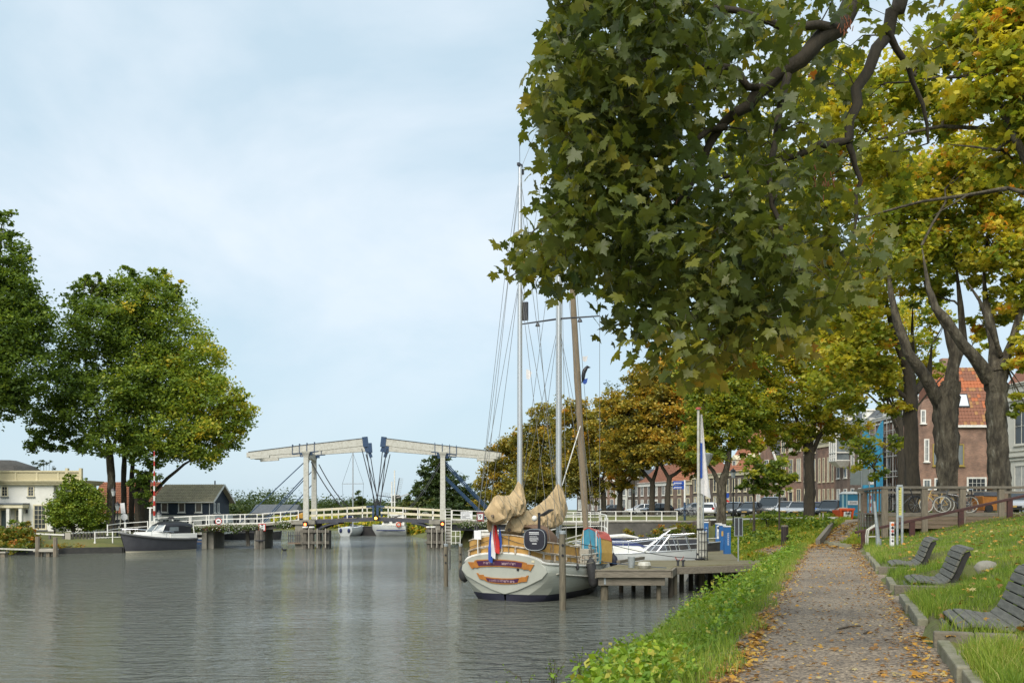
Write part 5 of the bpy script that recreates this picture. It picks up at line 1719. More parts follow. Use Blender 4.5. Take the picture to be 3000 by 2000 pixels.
for nm, m, y0, y1, zt, zb0, zb1 in (('red_stripe', M('flag_red', (.5, .03, .025), (.4, .02, .02), sc=4, rough=.8), .1, -.26, 1.1, -.35, -.55), ('white_stripe', M('flag_white', (.72, .7, .68), (.6, .58, .58), sc=4, rough=.8), .16, -.16, 1.0, -.55, -.75),
         ('blue_stripe', M('flag_blue', (.03, .09, .38), (.025, .07, .3), sc=4, rough=.8), .3, -.3, .55, -.72, -.35)):
 rows = []
 for f in np.linspace(0, 1, 14):
  z = zt + (zb0 - zt) * f
  wd = (.1 + .9 * min(1, f * 1.6)) * (1 - .5 * max(0, f - .75) * 2)
  cy = {'red_stripe': -.1, 'white_stripe': .03, 'blue_stripe': .12}[nm] * (.3 + .7 * f)
  if nm == 'blue_stripe':
   cy = .13 + .06 * f
  hw = {'red_stripe': .18, 'white_stripe': .12, 'blue_stripe': .12}[nm] * wd
  off = {'red_stripe': -.03, 'white_stripe': -.06, 'blue_stripe': -.02}[nm]
  rows.append([(off - .04 * math.sin(k * 1.6 + f * 4), cy - hw + 2 * hw * k / 5, z + .12 * (k / 5 - .5)) for k in range(6)])
 part(nm, MB().loft(rows, closed=False), m, t, smooth=60)
part('blue_stripe', MB().loft([[(.03, -.2, .65), (.03, -.26, .6)], [(.03, -.18, .2), (.03, -.33, .1)], [(.03, -.2, -.05), (.03, -.3, -.2)]], closed=False), MATS['flag_blue'], t, smooth=60)
p = kw(-.25, 1.05, 2.05)
t = thing('small_sign', 'blank white square sign on a short stick at the stern rail', 'sign', p, R(90) - KH)
part('stick', MB().tube([(0, 0, -.2), (0, 0, .45)], .022, 6), white, t)
part('board', MB().box(-.02, -.16, .42, .02, .16, .78), sign_white, t)
t = thing('painted_dinghy', 'blue dinghy with red rim and yellow side stowed on its end on deck', 'dinghy', kw(5.2, -1.75, 1.3), R(90) - KH - R(24))
dblue = M('dinghy_blue', (.07, .3, .42), (.05, .24, .36), sc=3, rough=.5)
dred = M('dinghy_red', (.48, .1, .08), (.4, .09, .07), sc=4, rough=.5)
dyel = M('dinghy_yellow', (.55, .36, .1), (.45, .28, .08), sc=4, rough=.5)
prof = [(-.55, .0), (-.6, .5), (-.54, 1.1), (-.3, 1.42), (.1, 1.55), (.42, 1.45), (.58, 1.05), (.6, .5), (.5, .0)]
part('bottom', MB().prism([(0, y, z) for y, z in prof], (-.25, 0, 0), (-.1, 0, 0)), dblue, t, bevel=.04)
for i in range(len(prof) - 1):
 (y0, z0_), (y1, z1_) = prof[i], prof[i + 1]
 m = dred if i in (2, 3, 4) else (dyel if i < 2 or i > 4 else dblue)
 part('plank', MB().prism([(-.26, y0, z0_), (-.26, y1, z1_), (.75, y1 * .6, z1_ * .85), (.75, y0 * .6, z0_ * .85)], (0, 0, 0), (0, .01, .05)), m, t)
part('lashing', MB().tube([(-.28, .45, 0), (-.29, .4, 1.46), (.2, .3, 1.45)], .02, 5).tube([(-.28, -.42, 0), (-.29, -.42, 1.45), (.2, -.3, 1.4)], .02, 5), white, t)
part('fitting', MB().lathe([(.13, 0), (.1, .03), (.03, .04)], 6, (-.26, 0, .75), ry), wood_pale, t)
def fender(label, c, r_, L, m, tilt=0):
 t = thing('fender', label, 'fender', c, R(90) - KH)
 part('body', MB().lathe([(.04, L / 2 + .08), (.05, L / 2), (r_ * .75, L / 2 - r_ * .4), (r_, L / 2 - r_), (r_, -L / 2 + r_), (r_ * .75, -L / 2 + r_ * .4), (.04, -L / 2)], 14, (0, 0, 0), Matrix.Rotation(tilt, 4, 'X')), m, t, smooth=60)
 part('line', MB().tube([(0, 0, L / 2), (.05, .12, L / 2 + .75)], .015, 5), rope_d, t)
 return t
fender('black rubber fender at the far left of the stern of ketch', kw(.75, 2.26, 1.0), .24, .75, rubber)
fender('long black fender hanging on the right side of the ketch', kw(3.3, -2.45, 1.0), .2, 1.25, rubber, R(-8))
fender('short dark blue fender on the bow side near the pier', kw(6.2, -2.25, 1.35), .19, .6, M('navy_rubber', (.02, .022, .04), rough=.6))
fender('thin hanging black fender block at starboard quarter of ketch', kw(2.35, -2.2, 1.28), .07, .2, rubber)
p = kw(6.9, -2.1, 1.4)
t = thing('bucket', 'ribbed grey metal bucket at the pier end of the ketch', 'bucket', (5.0, 38.6, 1.24))
part('body', MB().lathe([(.13, 0), (.16, .45), (.14, .45), (.12, .05)], 14), galv, t)
t = thing('basket', 'small round wire basket with white rim on pier planks', 'basket', (5.5, 38.3, 1.24))
part('body', MB().lathe([(.2, 0), (.28, .12), (.24, .26), (.2, .26)], 12), white_worn, t)
t = thing('crow', 'dark crow clinging to the furled sail high above the ketch', 'bird', kw(7.3, -.25, 10.05), R(20))
part('body', MB().tube([(0, 0, -.35), (.03, 0, -.1), (.1, 0, .12), (.2, 0, .27), (.26, 0, .33), (.42, 0, .31)], [.03, .08, .11, .085, .075, .012], 8), black, t, smooth=60)
part('wing', MB().loft([[(.05, -.1, .15), (.15, -.11, .15)], [(-.05, -.12, -.2), (.08, -.12, -.2)], [(-.08, -.05, -.45), (-.04, -.05, -.45)]], closed=False), black, t)
for dz, lab in ((10.75, 'small pale tattered pennant just above the crow'), (9.7, 'small blue and white tattered pennant below the crow')):
 t = thing('pennant', lab, 'pennant', kw(7.2, -.2, dz), 0)
 part('cloth', MB().loft([[(.1, 0, .12), (.1, 0, -.1)], [(.25, .03, .1), (.22, .02, -.16)], [(.34, -.02, .14), (.3, 0, -.08)]], closed=False), MATS['flag_white'] if dz > 10 else MATS['flag_blue'], t)
t = thing('pennant', 'small grey pennant on the mizzen rigging', 'pennant', kw(1.5, -.2, 9.3), 0)
part('cloth', MB().loft([[(.05, 0, .2), (.05, 0, -.2)], [(.18, .03, .15), (.16, .02, -.25)], [(.28, -.02, .05), (.2, 0, -.2)]], closed=False), MATS['flag_white'], t)
pile_m = M('mooring_pile_wood', (.17, .145, .1), (.075, .065, .045), sc=4, rough=.9, bump=.8, stretch=(4, 4, .5), contrast=(.3, .7))
def mooring(px, py_top, py_w, wpx, label, cap=True, handle=False):
 Y = EH * FPX / (py_w - HY)
 p = at(px, py_w, Y)
 t = thing('mooring_post', label, 'mooring post', (p.x, p.y, 0))
 z = EH - (py_top - HY) / FPX * Y
 w = wpx / FPX * Y / 2
 part('post', MB().tube([(0, 0, -1.2), (.01, 0, 0), (-.01, 0, z)], [w, w, w * .97], 12), pile_m, t, smooth=50, bevel=.01)
 if cap:
  part('cap', MB().lathe([(w * 1.03, z - .09), (w * 1.03, z + .02), (w * .9, z + .03)], 12), galv, t)
  for k in (.25, .62):
   part('bolt', MB().lathe([(.05, 0), (.04, .03)], 8, (0.0, -w - .0, z - k - .25), Matrix.Rotation(R(90), 4, 'X')), black, t)
 if handle:
  part('handle', MB().tube([(w, 0, z - .25), (w + .1, 0, z - .25), (w + .1, 0, z - 1.2), (w, 0, z - 1.2)], .025, 5), dark_steel, t)
 return t
mooring(1648, 1556, 1786, 20, 'thick wooden mooring post standing in front of the ketch hull')
mooring(1306, 1594, 1716, 13, 'mooring post in open water left of the ketch', cap=True, handle=True)
mooring(1349, 1594, 1700, 11, 'mooring post close behind the left stern corner of the ketch', cap=True)
# pier
PZ = 1.23
pier = thing('pier', 'grey timber pier on piles reaching out from the bank', 'pier', (7.5, 40, 0))
pp = np.array([(3.48, 37.3), (6.35, 37.3), (7.0, 39.6), (12.6, 42.2), (12.4, 44.4), (6.4, 44.5), (4.8, 41.3)])
def band(poly, y):
 xs = []
 for i in range(len(poly)):
  a, c = poly[i], poly[(i + 1) % len(poly)]
  if (a[1] - y) * (c[1] - y) < 0:
   xs.append(a[0] + (c[0] - a[0]) * (y - a[1]) / (c[1] - a[1]))
 return (min(xs), max(xs)) if len(xs) >= 2 else None
mossy = M('mossy_plank', (.2, .17, .115), (.13, .12, .05), sc=2.2, rough=.9, bump=.4, stretch=(.6, 4, 4), c3=(.2, .19, .06))
y = 37.32
while y < 44.4:
 b0, b1 = band(pp, y + .01), band(pp, y + .19)
 if b0 and b1:
  x0, x1 = max(b0[0], b1[0]), min(b0[1], b1[1])
  part('plank', MB().box(x0, y, PZ - .06, x1, y + .185, PZ + random.random() * .008), mossy, pier, world=True)
 y += .2
wt2 = wood_grey
part('fascia_beam', MB().box(3.4, 37.16, .93, 6.42, 37.29, 1.2), wt2, pier, world=True, bevel=.012)
part('edge_board', MB().box(3.36, 37.13, 1.2, 6.46, 37.33, 1.25), wt2, pier, world=True)
part('cross_beam', MB().box(3.5, 37.32, .6, 6.2, 37.55, .91), wt2, pier, world=True, bevel=.015)
part('fascia_beam', MB().beam((6.44, 37.25, 1.06), (7.0, 39.5, 1.06), .1, .3), wt2, pier, world=True)
part('fascia_beam', MB().beam((7.05, 39.55, 1.05), (12.9, 42.25, 1.05), .12, .3), wt2, pier, world=True, bevel=.012)
part('fascia_beam', MB().beam((3.42, 37.3, 1.05), (4.8, 41.3, 1.05), .12, .3), wt2, pier, world=True)
part('kerb_beam', MB().beam((4.75, 41.2, PZ + .1), (6.35, 44.6, PZ + .1), .16, .14), wt2, pier, world=True)
part('bracket', MB().box(3.72, 37.3, .65, 3.8, 37.318, .9), galv, pier, world=True)
dk_pile = M('dark_pile', (.08, .065, .045), (.035, .03, .024), sc=4, rough=.9, bump=.6, stretch=(4, 4, .6))
for px, Yp, r_, ms in ((1771, 37.6, .16, pile_m), (1820, 41.0, .1, dk_pile), (1856, 41.5, .1, dk_pile), (1897, 40.2, .15, dk_pile), (1930, 37.7, .1, pile_m), (1965, 38.4, .11, dk_pile),
      (1978, 39.8, .1, pile_m), (1997, 41.5, .11, dk_pile), (2024, 42.5, .11, dk_pile), (2055, 42.0, .15, pile_m), (2080, 43.5, .12, dk_pile), (2110, 43.5, .12, dk_pile), (2150, 43.5, .12, dk_pile)):
 x = (px - CX) / FPX * Yp
 part('pile', MB().tube([(x, Yp, -1.2), (x, Yp, .93)], r_, 9), ms, pier, world=True, smooth=50)
for px in (1985, 2000):
 x = (px - CX) / FPX * 40
 part('bollard', MB().lathe([(.05, 0), (.05, .2), (.09, .22), (.09, .27)], 8, (x, 39.9, PZ)), dark_steel, pier, world=True)
wk = thing('quay_walkway', 'moss covered plank walkway along the bank behind the flagpoles', 'walkway', (11, 50, 0))
y = 44.6
i = 0
while y < 72:
 f = (y - 44.4) / 21.6
 w = .24 + .006 * i
 part('plank', MB().box(9.0 + 4.9 * f, y, PZ - .07, 10.95 + 4.0 * f, y + w * .93, PZ + .004 + random.random() * .01), mossy, wk, world=True)
 y += w
 i += 1
part('edge_beam', MB().beam((9.0, 44.5, 1.05), (15.0, 72, 1.05), .2, .3), wt2, wk, world=True)
for k in range(12):
 f = k / 11
 part('pile', MB().tube([(9.0 + 6 * f, 44.8 + 27 * f, -1.3), (9.0 + 6 * f, 44.8 + 27 * f, .95)], .13, 7), dk_pile, wk, world=True)
for px, top, rr, lab in ((2046, 1197, .075, 'tall white flagpole with red cap at the pier head'), (2058, 1212, .065, 'second white flagpole just behind the one with red cap')):
 t = thing('flagpole', lab, 'flagpole', ((px - CX) / FPX * 44.7, 44.7 + (0 if px < 2050 else .25), PZ))
 h = EH - (top - HY) / FPX * 44.7 - PZ
 part('pole', MB().tube([(0, 0, 0), (0, 0, h)], [rr, rr * .8], 10), white_worn, t, smooth=60)
 if px < 2050:
  part('cap', MB().lathe([(.13, h - .03), (.13, h + .05), (.06, h + .07)], 12), dred, t)
 part('pole_foot', MB().box(-.14, -.14, 0, .14, .14, .08), dark_steel, t)
 for z in (.25, 1.45):
  part('band', MB().lathe([(rr + .03, z), (rr + .03, z + .08)], 10), black, t)
fx_ = (2050 - CX) / FPX * 44.7
t = thing('harbour_flag', 'pale translucent flag hanging folded beside the flagpole', 'flag', (fx_ + .06, 44.85, 0))
rows = []
for f in np.linspace(0, 1, 14):
 z = 8.35 - 3.9 * f
 w = .08 + .42 * f ** 1.2
 rows.append([(.02 + w * k / 6, .05 * math.sin(k * 1.9 + f * 3), z - .25 * k / 6) for k in range(7)])
part('cloth', MB().loft(rows, closed=False), MATS['flag_white'], t, smooth=60)
part('blue_stripe', MB().loft([[(-.02, -.05, z), (.06, -.06, z), (.1, -.04, z)] for z in np.linspace(6.9, 5.2, 6)], closed=False), MATS['flag_blue'], t, smooth=60)
t = thing('flood_lamp', 'grey cone shaped street lantern beside the flagpoles', 'street lamp', ((2066 - CX) / FPX * 52, 52, PZ))
part('post', MB().tube([(-.1, 0, 0), (-.1, 0, 5.2)], .035, 6), galv, t)
part('shade', MB().lathe([(.06, 4.9), (.32, 5.5), (.34, 5.56), (.1, 5.62)], 10, (.12, 0, 0)), galv, t)
t = thing('wire_rack', 'black wire rack standing round the foot of the flagpoles', 'rack', ((2058 - CX) / FPX * 44.3, 44.2, PZ))
for k in range(4):
 part('upright', MB().tube([(-.2 + k * .14, 0, 0), (-.2 + k * .14, 0, 1.5)], .018, 5), black, t)
for z in (.1, .5, .9, 1.3, 1.5):
 part('bar', MB().tube([(-.22, 0, z), (.24, 0, z)], .018, 5), black, t)
part('drum', MB().lathe([(.17, .15), (.2, .2), (.2, 1.35), (.15, 1.4)], 12, (.05, .25, 0)), white_worn, t)
ped = M('pedestal_blue', (.02, .13, .36), (.025, .1, .28), sc=2, rough=.5, contrast=(.2, .8))
for px, py, lab, mk in ((2130, 1622, 'nearest blue service pedestal with white letters on the quay', 0), (2116, 1611, 'middle blue service pedestal with a yellow sticker', 1), (2105, 1602, 'blue service pedestal covered by a pale poster', 2), (2067, 1591, 'blue service pedestal half hidden behind the flagpoles', 3)):
 Y = (EH - PZ) * FPX / (py - HY)
 t = thing('service_pedestal', lab, 'pedestal', ((px - CX) / FPX * Y, Y, PZ), R(6), group='blue service pedestals on the quay')
 part('body', MB().box(-.17, -.13, 0, .17, .13, 1.48), ped, t, bevel=.01)
 part('cap', MB().box(-.19, -.15, 1.48, .19, .15, 1.55), sign_white, t, bevel=.01)
 if mk in (0, 3):
  mb = MB()
  for q in range(7):
   z = .5 + q * .1
   mb.box(-.03, -.135, z, .06, -.131, z + .02).box(.04, -.135, z + .02, .06, -.131, z + .07).box(-.03, -.135, z + .04, -.01, -.131, z + .065)
  part('lettering', mb, sign_white, t)
 elif mk == 1:
  part('sticker', MB().box(-.1, -.137, .85, .09, -.131, 1.15), dyel, t)
 else:
  part('poster', MB().box(-.16, -.137, .55, .1, -.131, 1.4), sign_white, t)
  part('lettering', MB().lathe([(.08, 0), (.08, .004)], 10, (-.06, -.14, 1.25), rx).box(.03, -.141, .6, .07, -.138, 1.1).box(-.1, -.141, .7, -.06, -.138, 1.0), ink, t)
t = thing('sign_panel', 'grey notice panel on a metal post seen from behind', 'sign', ((2163 - CX) / FPX * 43.6, 43.6, PZ))
part('post', MB().tube([(0, 0, -.3), (0, 0, 2.0)], .035, 8), galv, t)
part('panel', MB().box(-.17, -.05, 1.22, .17, -.02, 2.04), dark_steel, t)
part('frame', MB().box(-.2, -.06, 1.19, -.17, -.01, 2.07).box(.17, -.06, 1.19, .2, -.01, 2.07).box(-.17, -.06, 1.19, .17, -.01, 1.219).box(-.17, -.06, 2.041, .17, -.01, 2.07), galv, t)
part('rib', MB().box(-.02, -.065, 1.22, .03, -.051, 2.04), galv, t)
# boats behind the pier
def yacht(name, label, x0, x1, Y, zd0, zd1, hullm, beam=2.4, deckm=None, over=.55):
 t = thing(name, label, 'boat', ((x0 + x1) / 2, Y, 0))
 L = x1 - x0
 rings = []
 for f in np.linspace(0, 1, 9):
  b = beam / 2 * (.72 + .28 * math.sin(min(f * 2.2, 1.57))) * (1 - max(0, (f - .45) / .55) ** 2.1) + .03
  z = zd0 + (zd1 - zd0) * f ** 1.5
  x = -L / 2 + L * f
  xb = x - over * max(0, (f - .6) / .4)
  rings.append([(x, -b, z), (x - .02, -b * 1.0, z * .6), (xb, -b * .62, .0), (xb - .1, 0, -.35), (xb, b * .62, 0), (x - .02, b, z * .6), (x, b, z)])
 part('hull', MB().loft(rings, closed=False).add([rings[0][i] for i in range(7)], [tuple(range(7))]), hullm, t, smooth=40)
 part('deck', MB().loft([[r[0], r[6]] for r in rings], closed=False), deckm or MATS['gelcoat'], t)
 part('toe_rail', MB().tube([(r[0][0], r[0][1], r[0][2] + .03) for r in rings], .03, 5), alu, t)
 return t, L
pale_hull = M('pale_hull', (.6, .62, .6), (.55, .57, .56), sc=2, rough=.25, coat=.3)
t, L = yacht('white_yacht', 'white sailing yacht hull lying behind the pier with bow to the right', 2.6, 9.4, 47.0, 1.38, 1.62, pale_hull)
part('coachroof', MB().loft([[(-2.2, -.75, 1.4), (1.1, -.55, 1.45), (1.1, .55, 1.45), (-2.2, .75, 1.4)], [(-2.1, -.6, 1.85), (.5, -.42, 1.8), (.5, .42, 1.8), (-2.1, .6, 1.85)]]), MATS['gelcoat'], t, bevel=.08)
for sg in (-1, 1):
 part('guard_rail', MB().tube([(-3, sg * 1.1, 2.0), (0, sg * 1.1, 2.02), (1.6, sg * .8, 2.2), (3.3, sg * .1, 2.42)], .022, 5), chrome, t)
 part('pulpit_rail', MB().tube([(1.2, sg * .95, 1.5), (1.9, sg * .75, 2.35), (3.35, sg * .12, 2.45)], .026, 6), chrome, t)
 for s, b in ((2.0, .72), (2.5, .5), (3.1, .2)):
  part('pulpit_post', MB().tube([(s, sg * b, 1.55), (s - .25, sg * (b + .05), 2.4)], .022, 5), chrome, t)
 for s in (-1.5, -.2):
  part('stanchion', MB().tube([(s, sg * 1.15, 1.4), (s, sg * 1.12, 2.02)], .02, 5), chrome, t)
 part('passerelle', MB().tube([(.6, sg * .3 - .3, 1.55), (2.0, sg * .2 - .3, 2.65)], .03, 5), alu, t)
part('passerelle_seat', MB().cbox((2.0, -.3, 2.68), .65, .45, .06, ry=R(-12)), wood_pale, t)
part('mooring_loop', MB().tube([(2.4 + .2 * math.cos(a), -.75, 1.32 + .2 * math.sin(a)) for a in np.linspace(math.pi, 2 * math.pi, 9)], .022, 5), dred, t)
t2, L = yacht('dark_barge', 'black hulled boat with long dark cover behind the white yacht', 7.0, 12.2, 54.0, 1.55, 1.75, MATS['barge_black'], deckm=black)
part('cover', MB().loft([[(-2.4, -.9, 1.55), (2.0, -.7, 1.65), (2.0, .7, 1.65), (-2.4, .9, 1.55)], [(-2.2, -.5, 2.05), (1.6, -.4, 2.0), (1.6, .4, 2.0), (-2.2, .5, 2.05)]]), black, t2, bevel=.08)
part('grab_rail', MB().tube([(-2.4, -.95, 1.95), (2.2, -.75, 2.0)], .03, 5), white_worn, t2)
t3, L = yacht('covered_boat', 'motor boat under a blue cover with white rolled canopy', 3.8, 8.0, 51.5, 1.35, 1.5, pale_hull)
bluec = M('blue_canvas', (.025, .04, .13), (.02, .03, .1), sc=3, rough=.75, bump=.5)
part('cover', MB().loft([[(-1.5, -.95, 1.42), (1.9, -.7, 1.5), (1.9, .7, 1.5), (-1.5, .95, 1.42)], [(-1.2, -.7, 1.95), (.9, -.5, 1.85), (.9, .5, 1.85), (-1.2, .7, 1.95)], [(-.8, -.3, 2.12), (.2, -.2, 2.02), (.2, .2, 2.02), (-.8, .3, 2.12)]]), bluec, t3, smooth=40)
part('rolled_canopy', MB().tube([(-.8, -.5, 2.15), (.3, -.45, 2.2), (1.1, -.4, 2.1)], [.1, .13, .05], 8), white, t3, smooth=60)
t4 = thing('inflatable_dinghy', 'grey inflatable dinghy lying between the blue cover and yacht', 'dinghy', (7.2, 49.2, 1.3))
part('tube', MB().tube([(-.9, -.5, .1), (.4, -.5, .15), (.9, -.2, .25), (.9, .2, .25), (.4, .5, .15), (-.9, .5, .1)], .22, 8), M('grey_hypalon', (.1, .105, .12), (.14, .14, .15), sc=4, rough=.6), t4, smooth=60)
part('floor', MB().box(-.8, -.4, -.1, .6, .4, -.04), dark_steel, t4)
pn = thing('pontoon', 'low floating pontoon under the inflatable dinghy', 'pontoon', (7.0, 49.3, 0))
part('float', MB().box(-1.4, -.7, -.4, 1.6, .8, 1.0), dark_conc, pn)
part('plank', MB().box(-1.45, -.75, 1.0, 1.65, .85, 1.1), wood_deckb, pn)
def line(label, a, c, sag, r_=.018, m=rope_d):
 a, c = Vector(a), Vector(c)
 t = thing('mooring_line', label, 'rope', a)
 pts = [(c - a) * f + Vector((0, 0, -sag * 4 * f * (1 - f))) for f in np.linspace(0, 1, 12)]
 part('line', MB().tube(pts, r_, 5), m, t)
line('dark mooring line running from the ketch rail across the yacht to the bank', kw(6.9, -1.7, 2.1), (9.0, 44.5, 1.3), .12)
line('pale mooring line from the ketch side round the thick wooden post', kw(5.5, -2.12, 1.45), ((1652 - CX) / FPX * 33.9, 33.95, 1.72), .1, .02, rope)
line('blue mooring line along the pier edge', kw(5.0, -2.14, 1.4), (6.3, 37.6, 1.3), .03, .014, blue_steel)
# benches and kerbs on the lawn side of the path
bench_w = M('bench_slat_wood', (.17, .165, .14), (.08, .08, .066), sc=5, rough=.8, bump=.5, stretch=(5, .7, 5), contrast=(.3, .7), c3=(.3, .29, .25))
bench_d = M('bench_frame_wood', (.035, .033, .03), (.02, .02, .018), sc=5, rough=.85)
BPROF = [(-.06, -.02, 62), (0.03, .11, 25), (.15, .135, 3), (.27, .125, -7), (.39, .105, -9), (.50, .10, 4), (.595, .15, 42), (.665, .25, 62), (.72, .365, 66), (.765, .48, 68), (.81, .6, 66), (.87, .70, 50), (.97, .745, 5)]
def bench(c, label, L=1.75):
 t = thing('bench', label, 'bench', c, math.atan2(PD.y, PD.x) - R(90), group='slatted wooden loungers along the path')
 me = None
 for i, (x, z, a) in enumerate(BPROF):
  mb = MB().cbox((0, 0, 0), .112, L, .045)
  if me is None:
   o = part('slat', mb, bench_w, t, bevel=.012)
   me = o.data
  else:
   o = link('slat', me, t)
   b = o.modifiers.new('bevel', 'BEVEL')
   b.width, b.segments = .012, 2
  o.location = (x, .012 * math.sin(i * 2.3), z)
  o.rotation_euler = (0, R(-a), 0)
 for y in (-L / 2 + .05, L / 2 - .05, 0):
  poly = [(x + .035 * math.sin(R(a)), y, z - .035 * math.cos(R(a)) - .0) for x, z, a in BPROF]
  low = [(x + .12 * math.sin(R(a)) + .01, y, z - .13 * math.cos(R(a))) for x, z, a in BPROF]
  mb = MB().loft([[poly[k], low[k], (low[k][0], y + .05, low[k][2]), (poly[k][0], y + .05, poly[k][2])] for k in range(len(poly))])
  part('side_frame', mb, bench_d, t)
 for x in (.12, .55):
  for y in (-L / 2 + .1, L / 2 - .1):
   part('leg', MB().box(x - .05, y - .04, -.5, x + .05, y + .04, .06), bench_d, t)
 return t
BENCHES = []
for Y, lab in ((11.5, 'nearest wooden slatted lounger at the right edge of photo'), (17.95, 'second wooden slatted lounger along the path'), (23.4, 'farthest wooden slatted lounger in front of the platform')):
 d = 1.45
 x = in_dy(d, Y)
 bench((x, Y, 2.22), lab)
 BENCHES.append((x, Y))
kerb_m = M('kerb_stone', (.27, .25, .19), (.13, .13, .07), sc=3.5, rough=.95, bump=.8, bsc=18, contrast=(.3, .7), c3=(.1, .13, .04))
slab_m = M('concrete_slab', (.2, .175, .13), (.1, .09, .065), sc=4, rough=.95, bump=.7, bsc=22, contrast=(.3, .7))
ks = thing('kerb', 'mossy stone kerb along the right edge of gravel path', 'kerb', (in_dy(1.2, 14), 14, 2.1))
y = 4.6
while y < 31:
 skip = any(yb - 2.0 < y < yb - .1 for yb in SLABS) or y > 18 and random.random() < .4
 if not skip:
  y1 = y + 1.85
  a, c = Vector((in_dy(1.15, y), y, 2.15 - .012 * (y > 12))), Vector((in_dy(1.19 + random.uniform(-.015, .015), y1 + .005), y1 + .005, 2.15 - .012 * (y > 12) + random.uniform(-.03, .01)))
  part('kerb_stone', MB().beam(a, c, .13, .25), kerb_m, ks, world=True, bevel=.018)
 y += 1.87
for Y, lab in ((SLABS[0], 'concrete step slab in front of the nearest lounger'), (SLABS[1], 'concrete step slab in front of the second lounger'), (SLABS[2], 'concrete step slab in front of the farthest lounger')):
 o = Vector((in_dy(1.12, Y), Y, 2.08))
 t = thing('step_slab', lab, 'step', o, math.atan2(PN.y, PN.x), group='concrete step slabs beside the loungers')
 for k in range(2):
  part('block', MB().box(.43 * k, -.06, -.12, .43 * k + .42, .07, .225), slab_m, t, bevel=.02)
for Y, lab in zip(SLABS, ('worn gravel patch in front of the nearest step slab', 'worn gravel patch in front of the second step slab', 'worn gravel patch in front of the farthest step slab')):
 fl = thing('gravel_patch', lab, 'gravel', (in_dy(1.1, Y), Y, 2.1), math.atan2(PN.y, PN.x))
 part('patch', MB().add([(-.15, -.07, .02), (.85, -.07, .02), (.75, -.5, .02), (.5, -1.0, .018), (.2, -1.4, .014), (-.15, -1.5, .014), (-.15, -.07, -.2), (.85, -.07, -.2), (.75, -.5, -.2), (.5, -1.0, -.2), (.2, -1.4, -.2), (-.15, -1.5, -.2)], [(5, 4, 3, 2, 1, 0), (1, 2, 8, 7), (2, 3, 9, 8), (3, 4, 10, 9), (4, 5, 11, 10)]), gravel, fl)
p = hit(2895, 1668)
t = thing('boulder', 'grey half buried boulder in the lawn behind the loungers', 'stone', p)
part('stone', MB().lathe([(.24, -.3), (.27, -.05), (.22, .04), (.12, .09), (.03, .1)], 9, (0, 0, 0), Matrix.Rotation(R(14), 4, 'X')), concrete, t, smooth=30, bevel=.02)
big = [(2950, 1935, 1.1, 'large yellow green maple leaf in the grass at bottom right corner', .97), (2985, 1955, .9, 'second pale green leaf at the bottom right corner', 1.0), (2714, 1877, .95, 'big orange maple leaf lying against the end of the kerb slab', .62), (2722, 1888, .7, 'orange star shaped leaf propped on the nearest step slab', .8), (2785, 1893, .6, 'orange leaf in front of the nearest step slab at right', .7), (2455, 1910, .55, 'curled dry leaf in the middle of path foreground', .35),
  (2210, 1942, .6, 'large yellow leaf at the left path edge in front', .85), (2160, 1960, .6, 'brown curled leaf at the left path edge', .15), (2190, 1920, .5, 'orange leaf at left path edge beside green weeds', .65), (2590, 1977, .5, 'flat pale brown leaf at the bottom of path', .3), (2700, 1990, .75, 'orange leaf at the near kerb foot', .6),
  (2630, 1985, .5, 'olive green leaf at the bottom of path', .98), (2345, 1740, .4, 'yellow leaf on path beside weeds', .88), (2470, 1858, .5, 'curled orange leaf near the twig on path', .5), (2560, 1905, .5, 'thin brown leaf right of the curled dry leaf', .25)]
for px, py, sz, lab, tint in big:
 p = hit(px, py)
 me = leaf_cloud('fallen_leaf', np.array([[0, 0, .0]]), np.array([.19 * sz]), euler_mats(1, .35), np.array([tint]), maple_shape(.5), fallen_m)
 o = link('fallen_leaf', me)
 o.location = (p.x, p.y, p.z + .04)
 tag(o, lab, 'leaf')
twig_m = M('twig_bark', (.06, .045, .03), rough=.9)
for a, c, lab in (((2455, 1848), (2527, 1838), 'long dark twig lying across the path'), ((2531, 1860), (2558, 1857), 'short dark twig right of the long one')):
 p, q = hit(*a), hit(*c)
 t = MB().tube([p + Vector((0, 0, .02)) - p, (p + q) / 2 + Vector((0, .03, .035)) - p, q + Vector((0, 0, .025)) - p], [.014, .013, .007], 6)
 o = part('twig', t, twig_m)
 o.location = p
 tag(o, lab, 'twig')
# wooden platform with its rails
YP = 38.0
def pxl(px):
 return (px - CX) / FPX * YP
pf = thing('wooden_platform', 'raised weathered timber platform with railing on the right', 'platform', (pxl(2590), YP, 3.55))
posts = [2590, 2706, 2817, 2930, 3043, 3156]
top = 1.02
for i, px in enumerate(posts):
 x = pxl(px) - pxl(2590)
 part('post', MB().box(x - .12, -.14, -1.05 if i < 2 else -.6, x + .12, .02, top - .04), wood_greyv, pf, bevel=.012)
 part('rear_post', MB().box(x + .5, 3.6, 0, x + .68, 3.75, .85), wood_deckb, pf)
x1 = pxl(3156) - pxl(2590)
part('top_rail', MB().box(-.14, -.17, top - .04, x1, .05, top + .06), wood_grey, pf, bevel=.012)
part('rear_rail', MB().box(.3, 3.6, .85, x1, 3.75, .95), wood_grey, pf)
for r_ in range(4):
 for i in range(len(posts) - 1):
  xa, xb = pxl(posts[i]) - pxl(2590) + .122, pxl(posts[i + 1]) - pxl(2590) - .122
  z1 = -.0 - r_ * .168
  part('fascia_board', MB().box(xa, -.1 + .012 * (r_ % 2), z1 - .155, xb, -.05, z1), wood_deckb if r_ else wood_grey, pf, bevel=.006)
k = 0
y = -.05
while y < 3.9:
 part('deck_board', MB().box(-.05 + .33 * max(y, 0) * .25, y, -.08, x1, y + .19, -.02), wood_grey, pf)
 y += .2
 k += 1
